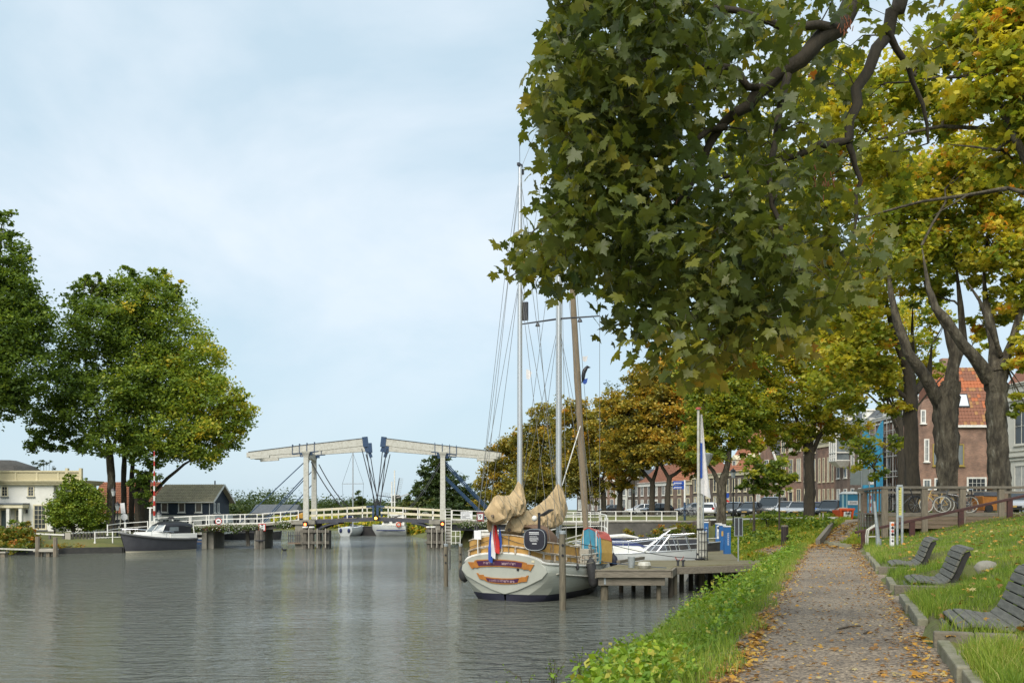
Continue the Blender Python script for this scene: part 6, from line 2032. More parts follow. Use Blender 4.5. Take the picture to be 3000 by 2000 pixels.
A, Bv = Vector((-.05, 0, 0)), Vector((pxl(2590) * 0 + (2515 - CX) / FPX * 44.0 - pxl(2590), 44.0 - YP, 0))
nb = 8
for i in range(nb + 1):
 p = A.lerp(Bv, i / nb)
 if i:
  gz_ = gz1(p.x + pxl(2590), p.y + YP) - 3.55
  part('baluster', MB().cbox((p.x, p.y, (gz_ - .3 + top) / 2), .05, .07, top - gz_ + .3), wood_greyv, pf, bevel=.01)
for r_ in range(4):
 z1 = -.02 - r_ * .17
 part('side_board', MB().beam(A.lerp(Bv, .02) + Vector((.1, .05, z1 - .075)), Bv + Vector((.1, .05, z1 - .075)), .04, .15), wood_pale, pf)
part('side_rail', MB().beam(A + Vector((0, -.1, top + .01)), Bv + Vector((-.05, .12, top + .01)), .26, .1), wood_grey, pf)
for px, lab in ((2536, 'left one of the two red and white striped posts behind the platform slats'), (2549, 'right one of the two red and white striped posts behind the platform slats')):
 p = at(px, 1500, 50)
 t = thing('striped_post', lab, 'post', (p.x, p.y, 3.0))
 h = EH - (1440 - HY) / FPX * 50 - 3.0
 for i in range(8):
  z = h * i / 8
  part('band', MB().lathe([(.07, z), (.07, z + h / 8 - .002)], 10), white if i % 2 else red, t)
YR = 36.0
hr = thing('ramp_handrail', 'dark red two bar handrail sloping up the lawn in front of platform', 'handrail', ((2530 - CX) / 75, YR, 2.2))
def rp_(px, py):
 return Vector(((px - CX) / FPX * YR, YR, EH - (py - HY) / FPX * YR))
for px, pa, pb in ((2531, 1554, 1618), (2672, 1526, 1592), (2815, 1494, 1560), (2958, 1461, 1528), (3101, 1430, 1496)):
 p, q = rp_(px, pa), rp_(px, pb)
 part('post', MB().box(p.x - .1, YR - .06, q.z - .3, p.x + .1, YR + .06, p.z), maroon, hr, world=True, bevel=.01)
part('upper_rail', MB().beam(rp_(2505, 1559), rp_(2600, 1540), .14, .1).beam(rp_(2600, 1540), rp_(3160, 1417), .14, .1), maroon, hr, world=True, bevel=.012)
part('lower_rail', MB().beam(rp_(2512, 1608), rp_(3160, 1476), .14, .1), maroon, hr, world=True, bevel=.012)
part('ground_beam', MB().beam(rp_(2495, 1624), rp_(2560, 1616), .3, .12), maroon, hr, world=True)
ysign = M('yellow_sign_face', (.5, .46, .12), (.42, .4, .12), sc=6, rough=.5)
p = hit(2636, 1597)
t = thing('information_sign', 'tall narrow yellow information sign on two steel posts', 'sign', p)
s_ = p.y / FPX
for dx in (-7, 7):
 part('post', MB().tube([(dx * s_, 0, -.3), (dx * s_, 0, 172 * s_)], .045, 8), galv, t, smooth=50)
part('frame', MB().box(-8 * s_, -.04, 170 * s_, 8 * s_, .04, 177 * s_).box(-7 * s_, -.035, 82 * s_, 7 * s_, .035, 88 * s_), galv, t, bevel=.01)
part('panel', MB().box(-5 * s_, -.03, 88 * s_, 5 * s_, .02, 169 * s_), ysign, t)
mb = MB()
for k in range(9):
 mb.box(-3.2 * s_, -.034, (152 - k * 7) * s_, (random.random() * 3.5) * s_, -.031, (154.5 - k * 7) * s_)
part('lettering', mb, M('olive_print', (.2, .2, .05), rough=.6), t)
part('mark', MB().box(-4.5 * s_, -.035, 162 * s_, 0 * s_, -.031, 167 * s_), ink, t)
p = hit(2613, 1600)
t = thing('sticker_post', 'slim post covered with round stickers beside the yellow sign', 'post', p)
s_ = p.y / FPX
part('post', MB().box(-5 * s_, -.05, -.2, 5 * s_, .05, 72 * s_), sign_white, t)
for k, (m, w) in enumerate(((M('orange_sticker', (.6, .14, .03), rough=.5), 4.5), (ink, 4), (dred, 4), (black, 4.2), (wood_pale, 3.5), (ink, 3))):
 z = (64 - k * 9.5) * s_
 part('sticker', MB().lathe([(w * s_, 0), (w * s_, .01)], 12, (0, -.052, z), rx), m, t)
p = hit(2574, 1600)
t = thing('steel_post', 'leaning grey steel post in front of the platform slats', 'post', p)
s_ = p.y / FPX
part('post', MB().tube([(0, 0, -.2), (-.02, 0, 22 * s_), (-.16, 0, 132 * s_)], [.075, .07, .04], 10), galv, t, smooth=50)
part('sleeve', MB().lathe([(.1, -.1), (.1, 22 * s_)], 10), galv, t)
t = thing('bicycle_stand', 'white tubular bicycle stand by the foot of the platform', 'bicycle rack', hit(2552, 1596))
s_ = t.location.y / FPX
for o in (0, .18):
 part('hoop', MB().tube([(-9 * s_, o, 0), (-10 * s_, o, 25 * s_), (-7 * s_, o, 44 * s_), (2 * s_, o, 50 * s_), (18 * s_, o, 60 * s_)], .03, 6), white_worn, t)
part('crossbar', MB().tube([(-9 * s_, 0, 24 * s_), (13 * s_, 0, 25 * s_), (22 * s_, 0, 5 * s_)], .03, 6), white_worn, t)
p = hit(2299, 1597)
s_ = p.y / FPX
t = thing('litter_bin', 'dark slatted litter bin standing in the grass left of path', 'litter bin', p)
r_ = 9.5 * s_
part('liner', MB().lathe([(r_ * .85, .05), (r_ * .85, 56 * s_)], 10), black, t)
for k in range(12):
 a = 2 * math.pi * k / 12
 part('slat', MB().cbox((r_ * math.cos(a), r_ * math.sin(a), 27 * s_), .03, r_ * .42, 56 * s_, rz=a), M('bin_slat', (.05, .035, .03), (.03, .022, .02), sc=5, rough=.6), t)
part('rim', MB().lathe([(r_ * 1.1, 55 * s_), (r_ * 1.1, 59 * s_), (r_ * .7, 59.5 * s_)], 12), wood_grey, t)
p, q = hit(2396, 1598), hit(2441, 1537)
t = thing('ramp_edging', 'timber edging beam on the left of the gravel ramp', 'edging', p)
part('beam', MB().beam((0, 0, .12), (q - p) + Vector((0, 0, .12)), .2, .32), wood_grey, t, bevel=.015)
p = hit(2410, 1592)
t = thing('stone_edging', 'low stone edging across the foot of the grass beside ramp', 'edging', p)
for k in range(5):
 q = hit(2412 + k * 16, 1592 + k * 3.5)
 part('stone', MB().cbox(q - p + Vector((0, 0, .05)), .5, .2, .24, rz=R(-15)), kerb_m, t, bevel=.02)
for px, py, lab in ((2406, 1533, 'short pale wooden stake by the tree on the bank'),):
 p = hit(px, py)
 t = thing('stake', lab, 'stake', p)
 for dx in (-.12, .12):
  part('stake', MB().box(dx - .04, -.04, -.2, dx + .04, .04, .75), wood_pale, t)
g = thing('guard_rail', 'low white guard rail on short posts along the street edge', 'guard rail', (20.7, 80, 2.0))
pts = [at(2452, 1516, 66), at(2330, 1517, 72), at(2200, 1519, 80), at(2042, 1522, 88)]
for a, c in zip(pts, pts[1:]):
 part('rail', MB().beam(a, c, .07, .13), white, g, world=True)
 n = 4
 for k in range(n):
  q = a.lerp(c, k / n)
  part('post', MB().box(q.x - .08, q.y - .08, gz1(q.x, q.y) - .3, q.x + .08, q.y + .08, q.z + .05), wood_greyv, g, world=True)
orange = M('skip_orange', (.62, .09, .02), (.5, .07, .02), sc=3, rough=.5)
p = at(2478, 1526, 70)
t = thing('waste_skip', 'bright orange waste skip with a white notice by the ramp top', 'skip', (p.x, p.y, p.z))
k = 70 / FPX
part('bin', MB().loft([[(-20 * k, -.3, 0), (12 * k, -.3, 0), (20 * k, 1.4, 0), (-16 * k, 1.4, 0)], [(-24 * k, -.5, 33 * k), (16 * k, -.5, 33 * k), (28 * k, 1.7, 33 * k), (-18 * k, 1.7, 33 * k)]]), orange, t, bevel=.02)
part('rim', MB().box(-26 * k, -.62, 32 * k, 18 * k, -.42, 38 * k).beam((17 * k, -.5, 35 * k), (28 * k, 1.7, 35 * k), .15, .15), orange, t, bevel=.01)
for x in (-19, -2, 11):
 part('rib', MB().beam((x * k, -.36, 0), ((x * 1.2) * k, -.58, 32 * k), .12, .08, up=(0, 1, 0)), orange, t)
part('notice', MB().prism([(-14 * k, -.46, 12 * k), (7 * k, -.46, 12 * k), (7 * k, -.57, 28 * k), (-14 * k, -.57, 28 * k)], (0, -.05, 0), (0, -.02, 0)), sign_white, t)
part('lettering', MB().box(-9 * k, -.63, 21 * k, -6 * k, -.61, 27 * k).box(-4 * k, -.63, 20 * k, 0 * k, -.61, 26 * k).box(1 * k, -.63, 21 * k, 5 * k, -.61, 27 * k), ink, t)
part('load', MB().ball((0, .6, 34 * k), 17 * k, .8, 7 * k, 9, 5), wood_pale, t)
p = at(2491, 1500, 76)
k = 76 / FPX
t = thing('portable_toilet', 'blue portable toilet cabin with white roof behind the orange skip', 'portable toilet', (p.x, p.y, 2.9), R(-8))
cab = M('cabin_blue', (.03, .22, .36), (.025, .18, .3), sc=3, rough=.45)
zt = EH - (1446 - HY) * k - 2.9
part('cabin', MB().box(-22 * k, 0, 0, 26 * k, 1.2, zt), cab, t, bevel=.03)
part('corner_post', MB().box(-23 * k, -.04, 0, -18 * k, .1, zt).box(-12 * k, -.04, 0, -8 * k, 0.02, zt), M('cabin_pale', (.3, .5, .55), rough=.5), t)
part('roof', MB().loft([[(-24 * k, -.1, zt), (28 * k, -.1, zt), (28 * k, 1.3, zt), (-24 * k, 1.3, zt)], [(-15 * k, .2, zt + .2), (18 * k, .2, zt + .2), (18 * k, 1.0, zt + .2), (-15 * k, 1.0, zt + .2)]]), white, t)
part('panel', MB().box(-7 * k, -.03, zt - 32 * k, 24 * k, -.004, zt - 20 * k), sign_white, t)
text('lettering', 'ZEKE', 9 * k, ink, t, (8 * k, -.034, zt - 26 * k))
p = at(2526, 1500, 84)
k = 84 / FPX
t = thing('road_sign', 'large grey road sign seen from behind on two posts', 'sign', (p.x, p.y, 2.95))
zt, zb = EH - (1372 - HY) * k - 2.95, EH - (1420 - HY) * k - 2.95
part('panel', MB().box(-35 * k, -.03, zb, 34 * k, .03, zt), M('sign_back_grey', (.2, .23, .22), (.16, .19, .18), sc=2, rough=.6), t)
for x in (-3, 20):
 part('post', MB().tube([(x * k, -.08, -.3), (x * k, -.08, zt + .3)], .05, 6), galv, t)
part('plate', MB().box(18 * k, -.06, zb + 2 * k, 33 * k, -.035, zb + 9 * k), sign_white, t)
p = at(2006, 1500, 98)
k = 98 / FPX
t = thing('direction_sign', 'blue direction signs with white arrows on a white post', 'sign', (p.x, p.y, 2.8))
part('post', MB().tube([(0, 0, -.3), (0, 0, EH - (1405 - HY) * k - 2.8)], .1, 8), white, t)
part('post_foot', MB().tube([(0, 0, -.3), (0, 0, 1.6)], .12, 8), blue_steel, t)
sb = M('sign_blue', (.015, .06, .3), rough=.4)
for z0, z1 in ((1408, 1420), (1422, 1432)):
 za, zb = EH - (z0 - HY) * k - 2.8, EH - (z1 - HY) * k - 2.8
 part('blade', MB().prism([(-2 * k, 0, zb), (-2 * k, 0, za), (-33 * k, 0, za), (-36 * k, 0, (za + zb) / 2), (-33 * k, 0, zb)], (0, -.06, 0), (0, -.02, 0)), sb, t)
 part('arrow', MB().prism([(-33 * k, 0, zb + .25 * (za - zb)), (-30 * k, 0, zb + .65 * (za - zb)), (-28.5 * k, 0, zb + .5 * (za - zb)), (-31.5 * k, 0, zb + .1 * (za - zb))], (0, -.075, 0), (0, -.061, 0)), sign_white, t)
 mb = MB()
 x = -28 * k
 while x < -9 * k:
  mb.box(x, -.072, zb + .3 * (za - zb), x + .06, -.061, zb + .62 * (za - zb))
  x += .1
 part('lettering', mb, sign_white, t)
lantern(1856, 1425, 1505, 118, 'black lantern lamp among trunks of the far golden trees')
lantern(2148, 1378, 1520, 80, 'dark lantern lamp post in front of the orange dormer house', h=5.4)
p = at(2128, 1505, 96)
t = thing('no_entry_sign', 'red no entry sign right of the tree trunk by the parked cars', 'sign', (p.x, p.y, 2.85))
zc2 = EH - (1472 - HY) / FPX * 96 - 2.85
part('post', MB().tube([(0, 0, -.2), (0, 0, zc2 + 1.2)], .04, 6), galv, t)
part('disc', MB().lathe([(.33, 0), (.33, .03)], 16, (0, -.05, zc2), rx), red, t)
part('bar', MB().box(-.22, -.09, zc2 - .06, .22, -.082, zc2 + .06), sign_white, t)
part('plate', MB().box(-.25, -.08, zc2 + .5, .25, -.05, zc2 + 1.0), sb, t)
# cars
carglass = M('car_glass', (.02, .025, .028), rough=.05, spec=.9)
tyre_m = M('tyre', (.018, .018, .018), rough=.8)
lampc = M('headlamp_glass', (.7, .72, .74), rough=.1)
lampr = M('tail_lamp', (.35, .02, .02), rough=.2)
def car_paint(name, c):
 return M(name, c, rough=.22, coat=.6, spec=.6)
def car(label, x, y, z, rz, paint, L=4.2, Wd=1.76, H=1.48, van=False):
 t = thing('parked_car' if not van else 'parked_van', label, 'van' if van else 'car', (x, y, z), rz, group='cars parked along the street')
 h = Wd / 2
 belt = .92 if not van else 1.12
 if van:
  st = [(L / 2, .5, .62, .9), (L / 2 - .1, .42, .9, 1), (L / 2 - .75, .4, 1.1, 1), (0, .38, belt, 1), (-L / 2 + .1, .4, belt, 1), (-L / 2, .45, belt - .1, .98)]
  g0 = [(L / 2 - .85, belt, 1), (L / 2 - 1.55, H - .08, .88), (L / 2 - 1.9, H, .86), (-L / 2 + .2, H, .88), (-L / 2 + .05, belt, 1)]
 else:
  st = [(L / 2, .42, .6, .8), (L / 2 - .15, .32, .72, .94), (L / 2 - .95, .28, .9, 1), (0, .26, belt, 1), (-L / 2 + .5, .28, belt + .03, 1), (-L / 2 + .08, .34, .9, .95), (-L / 2, .45, .72, .86)]
  g0 = [(L / 2 - 1.05, belt - .02, .93), (L / 2 - 1.75, H - .06, .75), (L / 2 - 2.1, H, .72), (-L / 2 + .95, H - .03, .72), (-L / 2 + .45, H - .22, .74), (-L / 2 + .12, belt, .9)]
 rings = [[(s, -h * w * .96, zb), (s, -h * w, (zb + zt) / 2), (s, -h * w * .93, zt), (s, h * w * .93, zt), (s, h * w, (zb + zt) / 2), (s, h * w * .96, zb)] for s, zb, zt, w in st]
 part('body', MB().loft(rings), paint, t, smooth=50, bevel=.03)
 top = [(s, zz_, w) for s, zz_, w in g0]
 rows = [[(s, -h * w, zz_ if i in (0, len(top) - 1) else zz_ - .05), (s, h * w, zz_ if i in (0, len(top) - 1) else zz_ - .05)] for i, (s, zz_, w) in enumerate(top)]
 mb = MB().loft(rows, closed=False)
 for sg in (0, 1):
  mb.add([r[sg] for r in rows] + [(rows[-1][sg][0], (-1, 1)[sg] * h * .93, belt - .1), (rows[0][sg][0], (-1, 1)[sg] * h * .93, belt - .1)], [tuple(range(len(rows) + 2))])
 part('window', mb, carglass, t)
 mid = [p for p in top if p[1] > H - .3]
 part('roof', MB().loft([[(s, -h * w * 1.01, zz_ - .06), (s, -h * w * .8, zz_ + .012), (s, h * w * .8, zz_ + .012), (s, h * w * 1.01, zz_ - .06)] for s, zz_, w in mid], closed=False), paint, t, smooth=50)
 for sg in (-1, 1):
  for a, c in ((0, 1), (-2, -1)):
   p, q = top[a], top[c]
   part('pillar', MB().beam((p[0], sg * h * p[2] * .99, p[1]), (q[0], sg * h * q[2] * .99, q[1] - .03), .08, .07), paint, t)
  part('pillar', MB().beam((-.1, sg * h * .95, belt), (-.2, sg * h * .75, H - .06), .06, .1), paint, t)
  part('mirror', MB().cbox((L / 2 - 1.25, sg * (h + .06), belt + .04), .14, .16, .13), paint, t, bevel=.03)
  part('headlight', MB().cbox((L / 2 - .12, sg * h * .68, .66 if not van else .85), .16, .36, .15, rz=-sg * R(18)), lampc, t, bevel=.02)
  part('tail_light', MB().cbox((-L / 2 + .03, sg * h * .75, .82), .08, .28, .2), lampr, t)
  for s in (L * .31, -L * .3):
   w = part('wheel', MB().lathe([(.2, -.1), (.31, -.1), (.32, 0), (.31, .1), (.2, .1)], 16, (s, sg * (h - .1), .31), Matrix.Rotation(R(90), 4, 'X')), tyre_m, t)
   part('rim', MB().lathe([(.19, 0), (.17, .03), (.04, .05)], 10, (s, sg * (h + .005), .31), Matrix.Rotation(sg * R(-90), 4, 'X')), alu, w)
 part('grille', MB().cbox((L / 2 + .0, 0, .45), .06, Wd * .6, .16), black, t)
 part('number_plate', MB().cbox((L / 2 + .02, 0, .5), .05, .5, .11), dyel, t)
 return t
ch, sil, dkg = car_paint('car_charcoal', (.022, .024, .028)), car_paint('car_silver', (.42, .43, .44)), car_paint('car_grey', (.08, .085, .09))
wht, blu = car_paint('car_white', (.72, .72, .72)), car_paint('car_blue', (.02, .07, .3))
CZ = 2.92
for px, Y, rz, pt, lab, kw_ in ((2078, 99, 70, wht, 'white hatchback parked facing away left of the dark tree trunk', {}), (2152, 94, 232, dkg, 'dark grey car parked right of the left tree trunk', {}), (2200, 92, 238, ch, 'black car parked left of the grey van', {}),
        (2262, 94, 240, dkg, 'tall grey van parked with its front to the river', dict(L=4.9, Wd=1.95, H=2.0, van=True)), (2304, 90, 245, sil, 'silver car parked between the grey van and another silver car', {}), (2340, 89, 245, sil, 'silver car parked just left of the big tree trunk', {}),
        (2390, 95, 250, blu, 'blue car mostly hidden behind the big tree trunk', {}), (2434, 80, 236, ch, 'black car parked between the big trunk and orange skip', dict(L=4.3, H=1.55)), (2972, 62, 120, blu, 'blue car parked beyond the platform at far right', {}), (2998, 58, 225, sil, 'silver car cut off by the right edge beyond platform', {}),
        (1790, 150, 200, ch, 'dark car far off behind the white bridge railing', {}), (1880, 128, 190, wht, 'white car behind the white railing by the far trees', {}), (1925, 120, 200, ch, 'dark car beside the white one behind the railing', {}), (2030, 112, 195, sil, 'pale car behind the bicycles near the blue signs', {})):
 p = at(px, 1500, Y)
 car(lab, p.x, p.y, max(CZ, gz1(p.x, p.y) + .04), R(rz), pt, **kw_)
# bicycles
def bicycle(label, loc, rz, frame, rim=black, group=None):
 t = thing('bicycle', label, 'bicycle', loc, rz, group)
 for x, nm in ((-.52, 'wheel'), (.52, 'wheel')):
  ring = [(x + .33 * math.cos(a), 0, .35 + .33 * math.sin(a)) for a in np.linspace(0, 2 * math.pi, 25)]
  w = part(nm, MB().tube(ring, .022, 5, cap=False), rim, t)
  mb = MB()
  for a in np.linspace(0, math.pi, 6)[:-1]:
   mb.tube([(x + .32 * math.cos(a), 0, .35 + .32 * math.sin(a)), (x - .32 * math.cos(a), 0, .35 - .32 * math.sin(a))], .005, 3)
  sp = part('spokes', mb, galv, w)
  sp['kind'] = 'stuff'
  g = [(x + .38 * math.cos(a), 0, .35 + .38 * math.sin(a)) for a in np.linspace(.1, 2.6, 10)]
  part('mudguard', MB().tube(g, .018, 4), frame, t)
 F_ = MB()
 for a, c in (((-.52, .35), (-.12, .33)), ((-.12, .33), (-.25, .85)), ((-.52, .35), (-.2, .72)), ((-.2, .7), (.3, .8)), ((-.12, .33), (.33, .72)), ((.27, 1.0), (.52, .35))):
  F_.tube([(a[0], 0, a[1]), (c[0], 0, c[1])], .02, 6)
 part('frame', F_, frame, t)
 part('handlebar', MB().tube([(.1, -.28, 1.05), (.27, -.24, 1.08), (.3, 0, 1.02), (.27, .24, 1.08), (.1, .28, 1.05)], .015, 5), chrome, t)
 part('saddle', MB().loft([[(-.42, -.1, .9), (-.42, .1, .9), (-.42, .08, .95), (-.42, -.08, .95)], [(-.15, -.03, .9), (-.15, .03, .9), (-.15, .02, .94), (-.15, -.02, .94)]]), black, t)
 part('carrier', MB().box(-.75, -.08, .72, -.35, .08, .75), black, t)
 part('crank', MB().lathe([(.09, -.02), (.09, .02)], 10, (-.12, 0, .33), rx), dark_steel, t)
 return t
PFZ = 3.535
bicycle('black bicycle standing on the platform behind the yellow sign', ((2650 - CX) / FPX * 39.4, 39.4, PFZ), R(10), black)
bicycle('bicycle with pale tyres standing in the middle of the platform', ((2800 - CX) / FPX * 39.3, 39.3, PFZ), R(155), dkg, white_worn)
bicycle('dark bicycle with a child seat right of the pale tyred bicycle', ((2835 - CX) / FPX * 40.3, 40.3, PFZ), R(35), black)
bicycle('low bicycle with a yellow fork behind the platform post', ((2745 - CX) / FPX * 40.8, 40.8, PFZ), R(190), dyel, white_worn)
bicycle('dark bicycle against the blue sign post beside the street', ((1996 - CX) / FPX * 96, 96, 2.86), R(20), black, group='bicycles parked near the blue signs')
bicycle('dark bicycle parked right of the blue sign post', ((2018 - CX) / FPX * 97, 97, 2.86), R(-15), black, group='bicycles parked near the blue signs')
bicycle('bicycle leaning beside the white hatchback', ((2036 - CX) / FPX * 94, 94, 2.86), R(25), dkg, group='bicycles parked near the blue signs')
t = thing('cargo_box', 'orange wooden cargo box with dark lid on the platform', 'box', ((2888 - CX) / FPX * 40.2, 40.2, PFZ), R(8))
part('box', MB().loft([[(-.3, -.3, .1), (.35, -.3, .1), (.35, .4, .1), (-.3, .4, .1)], [(-.4, -.35, .72), (.42, -.35, .72), (.42, .45, .72), (-.4, .45, .72)]]), gilt, t, bevel=.02)
part('lid', MB().loft([[(-.35, -.38, .722), (.48, -.38, .722), (.48, .48, .722), (-.35, .48, .722)], [(-.25, -.2, .9), (.38, -.2, .9), (.38, .4, .9), (-.25, .4, .9)]]), dark_steel, t)
part('wheel', MB().lathe([(.18, -.03), (.18, .03)], 14, (-.1, -.36, .19), rx), tyre_m, t)
part('handle', MB().tube([(-.5, 0, 1.05), (.3, 0, 1.05)], .025, 5), gilt, t)
# houses along the street
br_red = brick_mat('red_brown_brick', (.3, .165, .115), (.2, .115, .085), (.32, .28, .24))
br_brown = brick_mat('brown_brick', (.2, .135, .105), (.14, .095, .078), (.25, .22, .19))
br_dark = brick_mat('dark_brick', (.12, .095, .08), (.085, .07, .06), (.16, .145, .13))
br_pink = brick_mat('weathered_pink_brick', (.3, .165, .11), (.2, .11, .08), (.33, .28, .23))
stone_w = M('stone_white_house', (.6, .59, .52), (.53, .52, .46), sc=1, rough=.7)
blind = M('window_blind', (.45, .45, .42), (.32, .33, .32), sc=2, rough=.5)
def row_house(label, a, c, depth, eave, wallm, floors, nwin, roof=None, roofm=None, ridge=None, trim=None, wfrac=.5, ground=None, zb=2.85, cornice=True, ny=2, dormers=0):
 """terraced house: facade from ground point a (nearer, right) to c (farther, left)"""
 trim = trim or cream
 a, c = Vector((*a, 0)), Vector((*c, 0))
 d = a - c
 w = d.length
 t = thing('house', label, 'house', (c.x, c.y, zb), math.atan2(d.y, d.x), 'row houses facing the river along the street')
 h = eave - zb
 part('wall', MB().box(.02, 0, -.6, w - .02, depth, h), wallm, t)
 if cornice:
  part('cornice', MB().box(-.05, -.28, h, w + .05, .3, h + .16).box(0, -.16, h - .5, w, -.003, h - .003).box(-.08, -.38, h + .163, w + .08, .35, h + .26), trim, t)
 pitch = w / nwin
 for fi, (z0, z1) in enumerate(floors):
  for i in range(nwin):
   x0 = pitch * (i + .5 - wfrac / 2)
   if fi == 0 and ground and i in ground:
    part('door', MB().box(x0 + .1, -.04, -.2, x0 + pitch * wfrac - .1, -.003, z1 - .5), dark_steel, t)
    part('door_surround', MB().box(x0 - .05, -.12, -.2, x0 + .09, -.005, z1).box(x0 + pitch * wfrac - .09, -.12, -.2, x0 + pitch * wfrac + .05, -.005, z1).box(x0 - .1, -.2, z1 - .4, x0 + pitch * wfrac + .1, -.005, z1 - .003), trim, t)
   else:
    window(t, trim, glass_dark if (i + fi) % 3 else blind, x0, x0 + pitch * wfrac, z0, z1, 0, 1 if pitch * wfrac < 1.0 else 2, ny, fw_=.1, depth=.07)
 part('plinth', MB().box(0, -.07, -.6, w, -.004, .35), dark_conc, t)
 if roof == 'side':
  rf = part('roof', MB().prism([(0, -.35, h + .1), (0, depth / 2, ridge - zb), (0, depth + .3, h + .1)], (0, 0, 0), (w, 0, 0)), roofm, t)
  sl = Vector((0, depth / 2 + .35, ridge - zb - h - .1))
  mb = MB()
  tiles_mesh(mb, (0, -.35, h + .1), (1, 0, 0), sl.normalized(), w, sl.length, .3, .4, (0, -sl.normalized().z, sl.normalized().y))
  o = part('tiles', mb, roofm, rf)
  o['kind'] = 'stuff'
  for k in range(dormers):
   x = w * (k + .5) / dormers
   part('dormer', MB().box(x - .75, .35, h + .4, x + .75, 2.6, h + 2.0).prism([(x - .95, 0, h + 2.0), (x + .95, 0, h + 2.0), (x, 0, h + 2.75)], (0, .2, 0), (0, 3.2, 0)), trim, t)
   window(t, white, glass_dark, x - .5, x + .5, h + .6, h + 1.85, .35, 2, 2)
 elif roof == 'gable':
  rz_ = ridge - zb
  part('gable', MB().prism([(0.03, 0, h), (w - .03, 0, h), (w / 2, 0, rz_)], (0, .01, 0), (0, .3, 0)), wallm, t)
  rf = part('roof', MB().prism([(-.25, 0, h - .1), (w / 2, 0, rz_ + .1), (w + .25, 0, h - .1), (w + .25, 0, h - .3), (w / 2, 0, rz_ - .1), (-.25, 0, h - .3)], (0, .31, 0), (0, depth, 0)), roofm, t)
  mb = MB()
  for sg, x0 in ((1, -.25), (-1, w + .25)):
   s_ = Vector((sg * (w / 2 + .25), 0, rz_ - h + .2))
   u_ = s_.normalized()
   tiles_mesh(mb, (x0, .31 if sg > 0 else depth, h - .1), (0, 1, 0) if sg > 0 else (0, -1, 0), u_, depth - .3, s_.length, .3, .4, (-u_.z * sg * 1, 0, abs(u_.x)))
  o = part('tiles', mb, roofm, rf)
  o['kind'] = 'stuff'
  part('bargeboard', MB().beam((-.28, -.06, h - .12), (w / 2, -.06, rz_ + .1), .14, .3).beam((w + .28, -.06, h - .12), (w / 2, -.06, rz_ + .1), .14, .3), trim, t)
  window(t, white, glass_dark, w / 2 - .55, w / 2 + .55, h + .5, h + 2.1, 0, 2, 2)
 elif roof == 'mansard':
  rz_ = ridge - zb
  part('roof', MB().loft([[(0, 0.1, h + .26), (w, .1, h + .26), (w, depth, h + .26), (0, depth, h + .26)], [(.2, 1.4, rz_), (w - .2, 1.4, rz_), (w - .2, depth - 1, rz_), (.2, depth - 1, rz_)]]), roofm, t)
  for k in range(dormers):
   x = w * (k + .5) / dormers
   part('dormer', MB().box(x - .6, .25, h + .3, x + .6, 2, rz_ - .2).box(x - .75, .15, rz_ - .2, x + .75, 2.1, rz_ - .02), trim, t)
   window(t, white, glass_dark, x - .42, x + .42, h + .55, rz_ - .45, .25, 2, 1)
 part('chimney', MB().box(w * .7, depth * .45, h, w * .7 + .9, depth * .45 + .7, (ridge or eave + 1.5) - zb + .9), br_brown, t)
 return t
def rp2(px, Y):
 return ((px - CX) / FPX * Y, Y)
N_ = {2555: 104, 2482: 111, 2447: 115, 2395: 120, 2352: 126, 2285: 132, 2210: 139, 2125: 147, 2028: 157, 1955: 165, 1872: 175, 1838: 180, 1802: 185, 1765: 190, 1728: 196, 1690: 203}
P_ = {k: rp2(k, v) for k, v in N_.items()}
def ez(py, Y):
 return EH - (py - HY) / FPX * Y
fl2 = [(.7, 3.4), (4.3, 7.1)]
row_house('brick house with white frieze and white oriel bay at its corner', P_[2555], P_[2447], 9, ez(1238, 107), br_brown, [(.7, 3.3), (4.6, 7.6)], 5, 'mansard', tile_gr, ez(1200, 107), white, .45, dormers=2)
row_house('brick house with tall arched windows left of the white oriel', P_[2447], P_[2395], 9, ez(1296, 117), br_red, [(.6, 3.4), (4.3, 7.4)], 4, 'mansard', tile_gr, ez(1245, 117), cream, .42, dormers=2)
row_house('narrow cream fronted brick house behind the big trunk', P_[2395], P_[2352], 9, ez(1262, 123), br_brown, [(.4, 3.6), (4.6, 7.4), (8.2, 10.2)], 2, 'mansard', tile_gr, ez(1240, 123), cream, .5)
row_house('tall brown brick house with three storeys of cream windows', P_[2352], P_[2285], 9, ez(1245, 129), br_red, [(.4, 3.6), (4.7, 7.8), (8.8, 10.9)], 3, 'mansard', tile_gr, ez(1225, 129), cream, .55, ground=(1,))
row_house('red brick house with pointed gable and grey tiled roof', P_[2285], P_[2210], 10, ez(1388, 135), br_red, [(.6, 3.0), (3.6, 5.2)], 3, 'gable', tile_gr, ez(1268, 135), white, .45, cornice=False)
row_house('house with steep orange tiled roof and two white dormers', P_[2210], P_[2125], 9, ez(1382, 143), br_dark, [(.6, 2.8), (3.5, 5.6)], 5, 'side', tile_or, ez(1262, 148), cream, .45, dormers=2)
row_house('dark brick house with broad cream cornice left of the flagpoles trunk', P_[2125], P_[2028], 9, ez(1392, 152), br_dark, [(.6, 2.9), (3.6, 5.9)], 5, 'mansard', tile_rd, ez(1360, 152), cream, .42, ground=(2,))
row_house('brick house with orange tiled roof behind blue direction signs', P_[2028], P_[1955], 9, ez(1412, 161), br_brown, [(.6, 2.7), (3.3, 5.2)], 3, 'side', tile_or, ez(1335, 166), cream, .4)
row_house('brown brick house with red roof behind two forked trunks', P_[1955], P_[1872], 9, ez(1416, 170), br_brown, [(.6, 2.6), (3.3, 5.2)], 4, 'side', tile_rd, ez(1362, 175), white, .4, ground=(2,))
